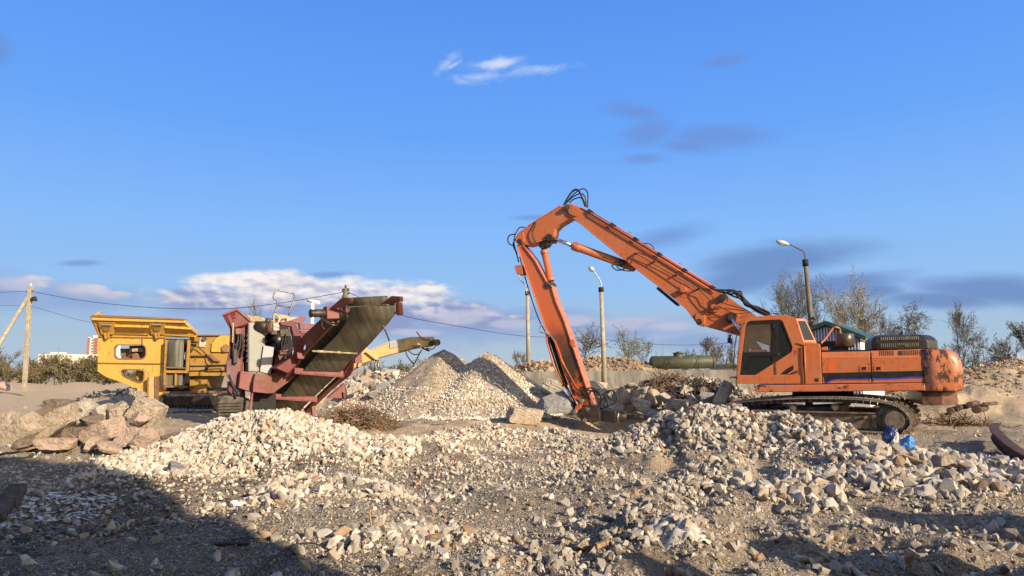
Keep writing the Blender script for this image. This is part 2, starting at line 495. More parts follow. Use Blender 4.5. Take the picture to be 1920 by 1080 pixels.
def height(x, y, detail=True):
    x = np.asarray(x, float); y = np.asarray(y, float)
    wx = x + 0.35 * fbm(x / 1.3, y / 1.3, 3, 71); wy = y + 0.35 * fbm(x / 1.3, y / 1.3, 3, 91)
    h = base_h(x, y)
    rg = np.zeros(h.shape)
    for pts, w, sh in RW:
        d, zc = ridge_d(wx, wy, pts)
        g = np.exp(-(d / w) ** sh)
        e = h + (zc - h) * g
        h = np.where(zc > h, e, h)
        rg = np.maximum(rg, g)
    for (bx, by, w, dep) in DIPS:
        h = h - dep * np.exp(-((x - bx) ** 2 + (y - by) ** 2) / (w * w))
    if detail:
        # ruts and furrows at the bottom right
        fr = sstep(9.5, 7.5, y) * sstep(2.2, 3.2, x)
        u = (x * 0.8 + y * 0.6)
        h = h + fr * 0.05 * np.sin(u * 5.5 + 2 * fbm(x, y, 2, 5))
        r = np.hypot(x, y)
        a = (0.6 + 0.4 * rg) * (1 - 0.85 * ROADM(x, y)) * sstep(110, 60, r)
        big = np.abs(fbm(x / 1.1, y / 1.1, 4, 23))
        h = h + a * ((0.16 + 0.12 * sstep(19, 14, y)) * fbm(x / 1.5, y / 1.5, 3, 7) + 0.10 * big + 0.085 * fbm(x / 0.45, y / 0.45, 3, 13) + 0.05 * np.abs(fbm(x / 0.2, y / 0.2, 3, 53)) + 0.035 * fbm(x / 0.12, y / 0.12, 2, 19))
        # wheel ruts crossing the yard
        for (x0, y0, x1, y1) in ((-0.2, 5.0, 4.6, 17.0), (1.2, 5.0, 6.0, 16.0), (-6, 15.5, 9, 20.5), (2.4, 6.2, 12, 9.4), (2.8, 5.4, 12.5, 8.2)):
            dx_, dy_ = x1 - x0, y1 - y0; L_ = math.hypot(dx_, dy_)
            dd = ((wx - x0) * dy_ - (wy - y0) * dx_) / L_ + 0.25 * np.sin(wy * 0.5)
            tt = ((x - x0) * dx_ + (y - y0) * dy_) / L_ / L_
            en = sstep(-0.05, 0.1, tt) * sstep(1.05, 0.9, tt) * (1 - 0.7 * rg)
            h = h - en * 0.10 * np.exp(-(dd / 0.24) ** 2) + en * 0.05 * np.exp(-((np.abs(dd) - 0.42) / 0.16) ** 2) + en * 0.012 * np.sin(tt * L_ * 22) * np.exp(-(dd / 0.2) ** 2)
        fa = sstep(38, 44, y)
        h = h + fa * a * 0.35 * np.abs(fbm(x / 1.4, y / 1.4, 4, 41)) * sstep(0.15, 0.5, rg)
    return h
def hz(x, y):
    return float(height(np.array([x]), np.array([y]))[0])

def mesh_np(name, verts, faces, mat, k=3, smooth=False, cols=None, loc=(0, 0, 0)):
    me = bpy.data.meshes.new(name)
    nv, nf = len(verts), len(faces)
    me.vertices.add(nv); me.vertices.foreach_set('co', np.asarray(verts, np.float32).ravel())
    me.loops.add(nf * k); me.loops.foreach_set('vertex_index', np.asarray(faces, np.int32).ravel())
    me.polygons.add(nf); me.polygons.foreach_set('loop_start', np.arange(0, nf * k, k, dtype=np.int32)); me.polygons.foreach_set('loop_total', np.full(nf, k, np.int32))
    me.polygons.foreach_set('use_smooth', np.full(nf, smooth))
    me.update(calc_edges=True)
    if cols is not None:
        at = me.color_attributes.new('tone', 'FLOAT_COLOR', 'POINT')
        c = np.ones((nv, 4), np.float32); c[:, :cols.shape[1]] = cols
        at.data.foreach_set('color', c.ravel())
    me.materials.append(mat)
    ob = bpy.data.objects.new(name, me); COL.objects.link(ob); ob.location = loc
    return ob

# ground: one polar sheet, fine near the camera and out to the horizon
def ground_mat():
    n = NT('ground')
    a = n.attr('tone'); sp = n.n('ShaderNodeSeparateColor'); n.l(a.outputs['Color'], sp.inputs[0])
    sand, char, grav = sp.outputs
    big = n.noise(0.7, 8, 0.6); fine = n.noise(9, 8, 0.65)
    soil = n.mix(n.ramp(big, 0.35, 0.65), (0.105, 0.083, 0.066), (0.245, 0.19, 0.138))
    soil = n.mix(n.ramp(fine, 0.4, 0.65, 0, 0.6), soil, (0.085, 0.066, 0.052))
    sandc = n.mix(n.ramp(fine, 0.3, 0.7), (0.47, 0.355, 0.225), (0.62, 0.475, 0.31))
    c = n.mix(sand, soil, sandc)
    # crushed stone: cells of many sizes
    cells = None
    for sc, w in ((16.0, 0.6), (34.0, 0.8), (70.0, 0.9)):
        vo = n.n('ShaderNodeTexVoronoi'); vo.inputs['Scale'].default_value = sc; n.l(n.tc.outputs['Object'], vo.inputs[0])
        s2 = n.n('ShaderNodeSeparateColor'); n.l(vo.outputs['Color'], s2.inputs[0])
        pick = n.ramp(n.math('ADD', s2.outputs[0], n.math('MULTIPLY', grav, 0.95)), 0.80, 0.90)
        shape = n.ramp(vo.outputs['Distance'], 0.52, 0.36)
        m = n.math('MULTIPLY', pick, shape)
        tone = n.mix(s2.outputs[1], (0.26, 0.235, 0.20), (0.64, 0.585, 0.48))
        tone = n.mix(n.ramp(s2.outputs[2], 0.93, 0.95), tone, (0.36, 0.14, 0.09))
        c = n.mix(n.math('MULTIPLY', m, w), c, tone)
        hgt = n.math('MULTIPLY', m, 16.0 / sc)
        cells = hgt if cells is None else n.math('ADD', cells, hgt)
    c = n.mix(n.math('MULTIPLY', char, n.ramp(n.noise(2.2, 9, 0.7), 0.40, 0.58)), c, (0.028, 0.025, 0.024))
    green = n.math('MULTIPLY', n.ramp(n.noise(0.35, 4), 0.62, 0.70), n.ramp(n.noise(8, 6), 0.45, 0.6))
    c = n.mix(n.math('MULTIPLY', green, 0.35), c, (0.10, 0.13, 0.04))
    setc(n, 'Base Color', c); setc(n, 'Roughness', 0.95); setc(n, 'Specular IOR Level', 0.15)
    n.bump(n.math('ADD', cells, n.math('MULTIPLY', n.noise(22, 8, 0.7), 0.8)), 0.9, 0.035)
    return n.m
GM = ground_mat()
th0 = np.radians(np.concatenate([np.linspace(-180, -52, 60, endpoint=False), np.linspace(-52, 52, 760, endpoint=False), np.linspace(52, 180, 61)]))
rr = [0.0, 1.0, 2.0, 3.0, 4.0, 4.6]
while rr[-1] < 900: rr.append(rr[-1] * (1.0048 if rr[-1] < 20 else 1.008 if rr[-1] < 60 else 1.05) + 0.001)
rr = np.array(rr[1:])
NA, NR = len(th0), len(rr)
TH, RR = np.meshgrid(th0, rr)
GX = RR * np.sin(TH); GY = RR * np.cos(TH)
GZ = height(GX, GY)
idx = np.arange(NR * NA).reshape(NR, NA)
q = np.stack([idx[:-1, :-1], idx[:-1, 1:], idx[1:, 1:], idx[1:, :-1]], -1).reshape(-1, 4)
def zones(x, y):
    """sand, char, gravel cover 0..1 by place"""
    road = ROADM(x, y)
    n1 = fbm(x / 2.2, y / 2.2, 4, 101); n2 = fbm(x / 1.2, y / 1.2, 4, 131)
    sand = np.clip(0.25 + 0.9 * n1 + 0.5 * sstep(13, 20, y) + road, 0, 1)
    sand = sand * (0.35 + 0.65 * sstep(9, 13, y)); sand = np.maximum(sand, sstep(30, 40, y) * (0.25 + 0.55 * sstep(6, 0, x)))
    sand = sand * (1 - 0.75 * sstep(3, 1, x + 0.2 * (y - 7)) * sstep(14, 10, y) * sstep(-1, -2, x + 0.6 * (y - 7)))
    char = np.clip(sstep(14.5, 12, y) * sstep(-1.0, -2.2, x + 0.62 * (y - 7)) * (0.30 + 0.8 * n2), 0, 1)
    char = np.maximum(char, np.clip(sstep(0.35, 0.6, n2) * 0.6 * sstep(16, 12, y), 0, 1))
    gr = np.clip(0.60 + 0.9 * n2 - 0.55 * sstep(0.5, 1, sand), 0, 1) * (1 - 0.75 * road) * sstep(45, 30, y)
    return sand, char, gr
s_, c_, g_ = zones(GX, GY)
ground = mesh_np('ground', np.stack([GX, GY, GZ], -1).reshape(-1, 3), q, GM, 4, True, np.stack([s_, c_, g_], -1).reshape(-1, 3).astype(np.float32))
tag(ground, kind='structure')

# ------------------------------------------------------------------ stones
def stone_shapes(sub, count, seed, planes=9, flat=(0.75, 0.6)):
    bm = bmesh.new(); bmesh.ops.create_icosphere(bm, subdivisions=sub, radius=1)
    V = np.array([v.co[:] for v in bm.verts]); Fc = np.array([[v.index for v in f.verts] for f in bm.faces]); bm.free()
    rg = np.random.RandomState(seed); out = []
    for k in range(count):
        N = rg.normal(size=(planes + 14, 3)); N /= np.linalg.norm(N, axis=1)[:, None]
        h = np.concatenate([rg.uniform(0.42, 0.8, planes), rg.uniform(0.82, 1.1, 14)])
        dt = V @ N.T
        r = np.where(dt > 0.05, h[None] / np.maximum(dt, 0.05), 9).min(1); r = np.minimum(r, 1.3)
        out.append(V * r[:, None] * np.array([1.0, rg.uniform(flat[0], 1), rg.uniform(flat[1], 0.9)]))
    return np.array(out), Fc
def hull_shapes(count, npts, seed):
    """angular chips: convex hulls of a few scattered points"""
    rg = np.random.RandomState(seed); out = []
    for k in range(count):
        p = rg.normal(size=(npts, 3)); p /= np.linalg.norm(p, axis=1)[:, None]; p *= rg.uniform(0.75, 1.1, (npts, 1))
        p *= np.array([1.15, rg.uniform(0.6, 1.0), rg.uniform(0.42, 0.85)])
        bm = bmesh.new()
        for q in p: bm.verts.new(q)
        bmesh.ops.convex_hull(bm, input=bm.verts); bmesh.ops.delete(bm, geom=[v for v in bm.verts if not v.link_faces], context='VERTS')
        bmesh.ops.triangulate(bm, faces=bm.faces); bm.verts.index_update()
        out.append((np.array([v.co[:] for v in bm.verts]), np.array([[v.index for v in f.verts] for f in bm.faces]))); bm.free()
    return out
HL1 = hull_shapes(40, 8, 5)
HL2 = hull_shapes(60, 15, 9)
SH1, F1 = stone_shapes(1, 24, 5)
def rotm(rg, n, tilt=1.0):
    q = rg.normal(size=(n, 4)); q /= np.linalg.norm(q, axis=1)[:, None]
    a, b, c, d = q.T
    return np.stack([1 - 2 * (c * c + d * d), 2 * (b * c - a * d), 2 * (b * d + a * c), 2 * (b * c + a * d), 1 - 2 * (b * b + d * d), 2 * (c * d - a * b),
                     2 * (b * d - a * c), 2 * (c * d + a * b), 1 - 2 * (b * b + c * c)], -1).reshape(n, 3, 3)
TONES = np.array([1.20, 1.15, 1.09]) * np.array([(0.50, 0.46, 0.39), (0.56, 0.53, 0.47), (0.42, 0.38, 0.32), (0.46, 0.40, 0.31), (0.38, 0.37, 0.36), (0.62, 0.61, 0.58), (0.27, 0.265, 0.265), (0.38, 0.22, 0.15), (0.34, 0.235, 0.145), (0.23, 0.155, 0.095)])
TW2 = np.array([0.15, 0.20, 0.13, 0.05, 0.22, 0.12, 0.12, 0.02, 0.03, 0.03])
TWC = np.array([0.0, 0.0, 0.06, 0.10, 0.02, 0.0, 0.02, 0.0, 0.5, 0.3])
TW = np.array([0.24, 0.2, 0.18, 0.12, 0.08, 0.1, 0.035, 0.015, 0.02, 0.01])
def stones(name, pos, size, mat, lod, seed, light=1.0, parent=None, tw=TW):
    """one mesh of many chunks; the larger ones of a heap get the finer shapes"""
    rg = np.random.RandomState(seed); n = len(pos)
    o = Vector(parent_world(parent)) if parent is not None else Vector((0, 0, 0))
    t = TONES[rg.choice(len(TONES), n, p=tw / tw.sum())] * rg.uniform(0.72, 1.12, (n, 1)) * light
    rot = rotm(rg, n)
    big = size > (0.030 if lod == 2 else 9)
    V_, F_, C_ = [], [], []; off = 0
    for sel, HL in ((~big, HL1), (big, HL2)):
        ids = np.nonzero(sel)[0]
        if not len(ids): continue
        kk = rg.randint(0, len(HL), len(ids))
        for k, (SHk, Fk) in enumerate(HL):
            ii = ids[kk == k]
            if not len(ii): continue
            v = SHk[None] * size[ii][:, None, None]
            v = np.einsum('nij,nkj->nki', rot[ii], v) + pos[ii][:, None, :]
            f = (Fk[None] + (off + np.arange(len(ii)) * len(SHk))[:, None, None]).reshape(-1, 3)
            V_.append(v.reshape(-1, 3)); F_.append(f); C_.append(np.repeat(t[ii], len(SHk), 0)); off += len(ii) * len(SHk)
    ob = mesh_np(name, np.vstack(V_) - np.array(o), np.vstack(F_), mat, 3, False, np.vstack(C_).astype(np.float32))
    if parent is not None: ob.parent = parent
    return ob
def stone_mat():
    n = NT('crushed_stone')
    a = n.attr('tone')
    f = n.noise(14, 8, 0.65)
    c = n.mix(n.ramp(f, 0.35, 0.7, 0, 0.45), a.outputs['Color'], (0.40, 0.35, 0.28))
    c = n.mix(n.ramp(n.noise(40, 5), 0.5, 0.7, 0, 0.3), c, (0.16, 0.14, 0.12))
    setc(n, 'Base Color', c); setc(n, 'Roughness', 0.92); setc(n, 'Specular IOR Level', 0.2)
    n.bump(n.noise(30, 8, 0.7), 0.5, 0.02)
    return n.m
SM = stone_mat()

rg = np.random.RandomState(11)
def scatter(n, rmin, rmax, amin, amax, pw=1.0):
    """places in a wedge before the camera, thinner with distance as needed"""
    u = rg.uniform(size=n)
    r = rmin * (rmax / rmin) ** (u ** pw)
    a = np.radians(rg.uniform(amin, amax, n))
    return r * np.sin(a), r * np.cos(a)
# heap regions in plan
def inridge(x, y, i, w):
    d, z = ridge_d(x, y, RW[i][0]); return d < w * (0.8 + 0.5 * (vn(x * 1.5, y * 1.5, 333)))
def place(x, y, s, sink=0.25):
    z = height(x, y)
    return np.stack([x, y, z + s * (0.6 - sink)], -1)
def heap(name, label, cat, ridx, w, n, smin, smax, lod, seed, light=1.0, kind='stuff', tw=TW):
    pts = np.array(RW[ridx][0]); lo = pts.min(0) - w * 2.2; hi = pts.max(0) + w * 2.2
    r = np.random.RandomState(seed)
    x = r.uniform(lo[0], hi[0], n * 12); y = r.uniform(lo[1], hi[1], n * 12)
    d, z = ridge_d(x + 0.5 * fbm(x / 0.8, y / 0.8, 3, 333), y + 0.5 * fbm(x / 0.8, y / 0.8, 3, 334), RW[ridx][0])
    m = r.uniform(size=len(x)) < np.exp(-(d / (w * 0.72)) ** 2.6) + 0.16 * np.exp(-(d / (w * 1.25)) ** 2)
    m &= fbm(x / 0.55, y / 0.55, 3, 335) > -0.42 + 0.3 * r.uniform(size=len(x)) - 0.6 * (d < w * 0.3)
    x = x[m][:n]; y = y[m][:n]; d = d[m][:n]
    s = smin * (smax / smin) ** (r.uniform(size=len(x)) ** 2.9)
    s = s * np.where(r.uniform(size=len(s)) < 0.012, 1.45, 1.0)
    s = np.where(d > w * 0.9, np.minimum(s, smin * 2.2), s)
    ob = stones(name, place(x, y, s), s, SM, lod, seed, light, None, tw)
    return tag(ob, label, cat, None, kind)
heap('gravel_heap', 'broad heap of pale crushed concrete chunks in front of the red crusher', 'gravel heap', 0, 1.75, 22000, 0.018, 0.095, 2, 21, 1.10)
heap('gravel_heap', 'small spill of pale stones on the dirt in front of the broad pale heap', 'gravel heap', 1, 0.75, 2550, 0.0175, 0.110, 2, 22, 1.02)
heap('gravel_heap', 'low pale gravel spill before the flat tan slab and gravel cones', 'gravel heap', 2, 1.2, 8840, 0.0196, 0.085, 1, 23, 1.1)
heap('rubble_ridge', 'mound of grey rubble in front of the orange excavator tracks', 'rubble mound', 4, 1.6, 11900, 0.0196, 0.130, 2, 24, 0.85, tw=TW2)
heap('rubble_ridge', 'ridge of broken concrete at right beside the blue bags', 'rubble mound', 5, 1.3, 6120, 0.0210, 0.160, 2, 25, 0.88, tw=TW2)
heap('rubble_ridge', 'heap of rounded concrete chunks in the right foreground', 'rubble mound', 6, 1.0, 3740, 0.0210, 0.150, 2, 26, 0.85, tw=TW2)
heap('gravel_heap', 'near patch of pale stones at the bottom left of centre', 'gravel heap', 10, 0.6, 1360, 0.0140, 0.110, 2, 27, 0.9, tw=TW2)
heap('rubble_ridge', 'rubble bank behind the gravel cones beneath the yellow conveyor', 'rubble mound', 14, 2.4, 3740, 0.0420, 0.300, 1, 28, 0.9, tw=TW2)
heap('rubble_ridge', 'bank of small rubble among the boulders behind the breaker', 'rubble mound', 13, 1.9, 4080, 0.0280, 0.240, 1, 29, 0.7, tw=TW2)
heap('rubble_ridge', 'row of rubble running away left of the central rut', 'rubble mound', 7, 0.7, 2550, 0.0140, 0.090, 2, 30, 0.85, tw=TW2)
heap('rubble_ridge', 'rubble row between the central rut and the right foreground', 'rubble mound', 8, 0.6, 1530, 0.0140, 0.100, 2, 31, 0.8, tw=TW2)
heap('rubble_ridge', 'nearest clods and stones at the bottom right of centre', 'rubble mound', 9, 0.55, 1190, 0.0140, 0.085, 2, 32, 0.75, tw=TW2)
heap('clod_heap', 'earth clods on the spoil heaps behind the concrete wall', 'spoil heap', 15, 2.4, 6000, 0.05, 0.22, 1, 33, 0.82, tw=TWC)
heap('clod_heap', 'earth clods and stones on the dirt mounds at the right edge', 'spoil heap', 16, 2.8, 9000, 0.03, 0.16, 1, 34, 0.78, tw=TWC)
heap('clod_heap', 'clods and stones on the low dark bank under the yellow hopper', 'spoil heap', 19, 1.8, 900, 0.06, 0.26, 1, 35, 0.7, tw=TW2)

heap('rubble_ridge', 'dirt and small rubble around the left boulder heap', 'rubble mound', 3, 2.0, 1700, 0.018, 0.09, 2, 36, 0.8, tw=TW2)
heap('rubble_ridge', 'scattered stones on the dark soil at the bottom right', 'rubble mound', 11, 0.8, 700, 0.015, 0.09, 2, 37, 0.75, tw=TW2)
# loose rubble all over the yard: sizes and number fall with the cover map
def loose(name, label, n, rmin, rmax, smin, smax, lod, seed, pw, bias, light=1.0, tw=TW):
    x, y = scatter(n, rmin, rmax, -44, 44, pw)
    sa, ch, gr = zones(x, y)
    keep = rg.uniform(size=len(x)) < np.clip(bias + 0.9 * gr - 0.3 * sa + 0.25 * fbm(x / 0.9, y / 0.9, 3, 77), 0.02, 1)
    keep &= ROADM(x, y) < 0.4
    x = x[keep]; y = y[keep]
    s = smin * (smax / smin) ** (rg.uniform(size=len(x)) ** 3.2)
    return tag(stones(name, place(x, y, s), s, SM, lod, seed, light, None, tw), label, 'rubble', None, 'stuff')
loose('loose_rubble', 'fist-sized broken stones strewn over the near ground', 8000, 5.3, 14, 0.018, 0.10, 2, 41, 1.0, 0.16, 0.78, TW2)
loose('gravel_scatter', 'fine gravel strewn over the near ground', 95000, 4.8, 20, 0.008, 0.030, 1, 42, 1.0, 0.22, 0.70, TW2)
loose('loose_rubble', 'broken stones strewn over the middle of the yard', 22000, 11, 36, 0.022, 0.075, 1, 43, 1.0, 0.0, 0.85, TW2)

# ------------------------------------------------------------------ paints
ORANGE = (0.46, 0.125, 0.036)
M_or = paint('orange_paint', ORANGE, 0.45, 0.18, 0.38, rustcol=(0.07, 0.03, 0.018), dustcol=(0.36, 0.20, 0.11), fade=0.35, streak=0.35)
M_orw = paint('worn_orange_paint', (0.48, 0.14, 0.055), 0.36, 0.55, 0.25, rustcol=(0.055, 0.025, 0.016), spot=2.6, fade=0.5, streak=0.5)
M_ors = paint('sooty_orange_paint', (0.50, 0.10, 0.03), 0.45, 0.55, 0.2, rustcol=(0.035, 0.025, 0.02), spot=2.2, streak=0.6)
M_blk = plain('black_paint', (0.018, 0.017, 0.016), 0.35, 0, 0.4, 5, 0.05)
M_rub = plain('hose_rubber', (0.020, 0.019, 0.018), 0.55)
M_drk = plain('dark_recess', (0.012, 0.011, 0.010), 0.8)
M_brn = plain('greasy_brown_steel', (0.055, 0.042, 0.032), 0.5, 0.4, 0.5, 5)
M_chr = plain('chrome_rod', (0.60, 0.66, 0.75), 0.18, 1.0, 0.08, 3, 0.02)
M_stl = plain('worn_steel', (0.24, 0.22, 0.20), 0.45, 0.6, 0.5, 8)
M_mud = plain('dusty_undercarriage', (0.17, 0.125, 0.085), 0.85, 0, 0.45, 3.5, 0.4)
M_trk = plain('track_steel', (0.075, 0.062, 0.050), 0.6, 0.3, 0.6, 6, 0.4)
M_pad = plain('polished_track_pads', (0.36, 0.33, 0.27), 0.5, 0.5, 0.35, 8, 0.3)
M_blu = plain('blue_stripe', (0.05, 0.045, 0.42), 0.4, 0, 0.15)
M_hood = plain('black_hood', (0.030, 0.028, 0.024), 0.32, 0, 0.5, 2.5, 0.08)
def glassy(name, col, alpha, rough=0.06):
    n = NT(name)
    tr = n.n('ShaderNodeBsdfTransparent'); mx = n.n('ShaderNodeMixShader')
    d = n.noise(1.8, 6); f = n.ramp(d, 0.35, 0.7, alpha, min(1, alpha + 0.25)); n.l(f, mx.inputs[0])
    n.l(tr.outputs[0], mx.inputs[1]); n.l(n.b.outputs[0], mx.inputs[2]); n.l(mx.outputs[0], n.out.inputs[0])
    setc(n, 'Base Color', col); setc(n, 'Roughness', rough)
    return n.m
M_gls = glassy('dusty_glass', (0.16, 0.13, 0.10), 0.28, 0.15)
M_gld = glassy('dark_glass', (0.02, 0.025, 0.025), 0.80)
M_seat = plain('seat_fabric', (0.30, 0.13, 0.10), 0.9)

# ------------------------------------------------------------------ orange excavator
ZB = Zm(1340, 560, 3.84)      # body
ZC = Zm(1280, 440, 3.4286)
ZA = Zm(940, 340, 3.692)      # boom
ZS = Zm(940, 430, 2.92)       # stick
U = VP(9.9, 19.8, -22, ZB)
N = U.n; T = U.t
exc = empty('excavator', (10.2, 21.2, 0.2), 'orange tracked excavator with a folded long boom and black hydraulic breaker', 'excavator')
def upr(name, pts, o0, o1, mat, bevel=0.015, parent=exc, zm=None, seg=2):
    if zm is not None:
        pl = VP(9.9, 19.8, -22, zm)
    else: pl = U
    return MB().prism(pl.zs(pts, o0), N * (o1 - o0)).build(name, mat, parent, bevel, seg)
# house
upr('house_body', [(770, 395), (1500, 372), (1508, 606), (778, 612)], 0.10, 2.75, M_or, 0.02)
for a, b, lab in (((768, 385, 1118, 378), (776, 611, 1127, 607), None), ((1126, 376, 1503, 362), (1133, 607, 1511, 603), None)):
    m = MB()
    x0, y0, x1, y1 = a; X0, Y0, X1, Y1 = b
    m.hexa(U.zs([(x0 + 3, 432), (x1, 428), (X1, Y1), (X0, Y0)], 0.0), U.zs([(x0 + 3, 432), (x1, 428), (X1, Y1), (X0, Y0)], 0.10))
    t0 = U.zs([(x0, y0), (x1, y1)], 0.10); lo = U.zs([(x0 + 3, 431), (x1, 427)], 0.0); lob = U.zs([(x0 + 3, 431), (x1, 427)], 0.2); tb = U.zs([(x0, y0), (x1, y1)], 0.3)
    m.hexa([t0[0], t0[1], lo[1], lo[0]], [tb[0], tb[1], lob[1], lob[0]])
    d = m.build('service_door', M_or, exc, 0.012, 2)
    cx = 1073 if x0 < 900 else 1177
    h = MB().holed(U.zs([(cx - 30, 485), (cx + 30, 484), (cx + 30, 522), (cx - 30, 523)], -0.015), [U.zs([(cx - 17, 492), (cx + 17, 491), (cx + 17, 514), (cx - 17, 515)], -0.015)], N * 0.02)
    hh = h.build('handle', M_or, exc, 0.003)
    hr = MB().prism(U.zs([(cx - 16, 492), (cx + 16, 491), (cx + 16, 514), (cx - 16, 515)], -0.004), N * 0.01); hr.prism(U.zs([(cx - 6, 500), (cx + 6, 500), (cx + 6, 512), (cx - 6, 512)], -0.02), N * 0.02)
    hr.build('handle_recess', M_drk, exc)
    s = MB().prism(U.zs([(X0 - 1, 536 if x0 < 900 else 527), (X1 - 1, 527 if x0 < 900 else 518), (X1 - 1, 580 if x0 < 900 else 570), (X0 + (80 if x0 < 900 else 0), 582), (X0 + (20 if x0 < 900 else 0), 610 if x0 < 900 else 582)], -0.004), N * 0.006)
    s.build('black_stripe', M_blk, exc)
    if x0 < 900: pts = [(792, 612), (835, 584), (880, 577), (1120, 575), (1120, 584), (885, 586), (845, 592), (812, 612)]
    else: pts = [(1137, 573), (1300, 571), (1400, 562), (1503, 562), (1503, 573), (1410, 573), (1310, 581), (1137, 583)]
    MB().prism(U.zs(pts, -0.008), N * 0.006).build('blue_stripe', M_blu, exc)
m = MB()
for k in range(21):
    u = 1186 + k * 13.6
    if 8 <= k <= 11:
        if k == 8: m.build('vent_slots', M_drk, exc); m = MB()
        continue
    dv = k * 0.4
    m.prism([U.z(u, 377 - dv, 0.088), U.z(u + 6, 377 - dv, 0.088), U.z(u + 6, 412 - dv, 0.03), U.z(u, 412 - dv, 0.03)], N * 0.02)
m.build('vent_slots', M_drk, exc)
MB().prism([U.z(1322, 376, 0.085), U.z(1345, 375, 0.085), U.z(1345, 408, 0.03), U.z(1322, 408, 0.03)], N * 0.02).build('latch', M_drk, exc)
MB().prism(U.zs([(815, 436), (868, 434), (868, 524), (815, 526)], -0.003), N * 0.004).build('repainted_patch', plain('fresh_orange', (0.60, 0.115, 0.03), 0.45, 0, 0.08), exc)
# pillar between cab and doors, lower rail, cab base
upr('front_pillar', [(640, 330), (748, 322), (762, 336), (772, 614), (648, 616)], -0.03, 0.9, M_or, 0.02)
MB().tube([U.z(645, 340, -0.06), U.z(655, 608, -0.06)], 0.022, 8).build('hand_rail', M_or, exc)
m = MB()
for k, rr_ in ((0, 0),):
    m.prism(U.zs([(288, 636), (300, 624), (1514, 607), (1520, 662), (310, 674), (290, 664)], -0.05), N * 2.9)
m.build('lower_frame', M_orw, exc, 0.03, 2)
upr('cab_base', [(160, 553), (640, 548), (642, 612), (160, 612)], -0.02, 1.1, M_or, 0.015)
upr('cab_step', [(108, 562), (158, 560), (158, 572), (108, 574)], 0.1, 0.6, M_or, 0.006)
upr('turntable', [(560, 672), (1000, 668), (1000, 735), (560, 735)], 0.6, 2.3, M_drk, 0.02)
m = MB()
for u in (776, 1120, 1136, 1500):
    for v in (470, 590):
        p = U.z(u + (6 if u in (776, 1136) else -6), v, -0.006); MB().tube([p, p + N * 0.012], 0.016, 8).build('door_bolt', M_brn, exc)
# counterweight: rounded plan, rounded top
sA = (U.z(1508, 520) - U.o).dot(T); sB = (U.z(1790, 620) - U.o).dot(T) + 0.06
zt = U.z(1600, 362).z; zb = U.z(1600, 666).z
rows = []
prof = [(0.0, 0.05), (0.06, 0.0), (0.45, -0.02), (0.75, 0.02), (0.90, 0.10), (0.97, 0.20), (1.0, 0.34)]
for fz, ins in prof:
    z = zb + (zt - zb) * fz
    rad = 0.34
    pl = []
    e = sB - ins
    near = -0.03 + (ins * 0.3 if fz > 0.8 else 0.0); far = 2.83 - max(ins, 0) * 0.6
    pl.append((sA, near)); pl.append(((sA + e - rad) / 2, near))
    for k in range(9):
        a = R(-90 + 90 * k / 8); pl.append((e - rad + rad * math.cos(a), near + rad + rad * math.sin(a)))
    for k in range(9):
        a = R(90 * k / 8); pl.append((e - rad + rad * math.cos(a), far - rad + rad * math.sin(a)))
    pl.append((sA, far))
    rows.append([U.o + T * s + N * o + UP * z for s, o in pl])
m = MB(); n0 = len(rows[0])
m.add([p for r_ in rows for p in r_], [])
for i in range(len(rows) - 1):
    for k in range(n0):
        k2 = (k + 1) % n0
        m.f.append([i * n0 + k, i * n0 + k2, (i + 1) * n0 + k2, (i + 1) * n0 + k]); m.sm.append(k != n0 - 1)
m.f.append(list(range(n0))[::-1]); m.sm.append(False); m.f.append([(len(rows) - 1) * n0 + k for k in range(n0)]); m.sm.append(False)
cw = NT('scraped_orange_counterweight')
cb = cw.mix(cw.ramp(cw.noise(1.4, 5), 0.35, 0.7, 0, 0.5), (0.50, 0.15, 0.06), (0.60, 0.26, 0.14))
msk = cw.math('MULTIPLY', cw.ramp(cw.noise(3.0, 12, 0.68, cw.coord((1.7, 1.7, 0.8))), 0.485, 0.54), cw.ramp(cw.noise(1.3, 3, 0.5), 0.38, 0.48))
cb = cw.mix(msk, cb, (0.075, 0.035, 0.02))
cb = cw.mix(cw.ramp(cw.noise(12, 9, 0.7), 0.60, 0.66, 0, 0.7), cb, (0.62, 0.36, 0.22))
setc(cw, 'Base Color', cb); setc(cw, 'Roughness', 0.38); cw.bump(cw.noise(2.5, 8, 0.6), 0.35, 0.05)
m.build('counterweight', cw.m, exc)
c0 = U.zs([(1490, 675), (1636, 672), (1640, 768), (1492, 764)], 0.12)
pa = c0[0] + T * 0.0
zt2 = c0[1].z; zb2 = c0[2].z
plan = [c0[0], c0[1], c0[1] + T * 0.46 + N * 0.5, c0[1] + T * 0.46 + N * 2.1, c0[1] + N * 2.6, c0[0] + N * 2.6]
MB().prism([Vector((p.x, p.y, zb2)) for p in plan], UP * (zt2 - zb2 - 0.004)).build('counterweight_slab', plain('rusty_slab', (0.14, 0.065, 0.042), 0.45, 0.3, 0.6, 2.5, 0.3), exc, 0.012, 2)
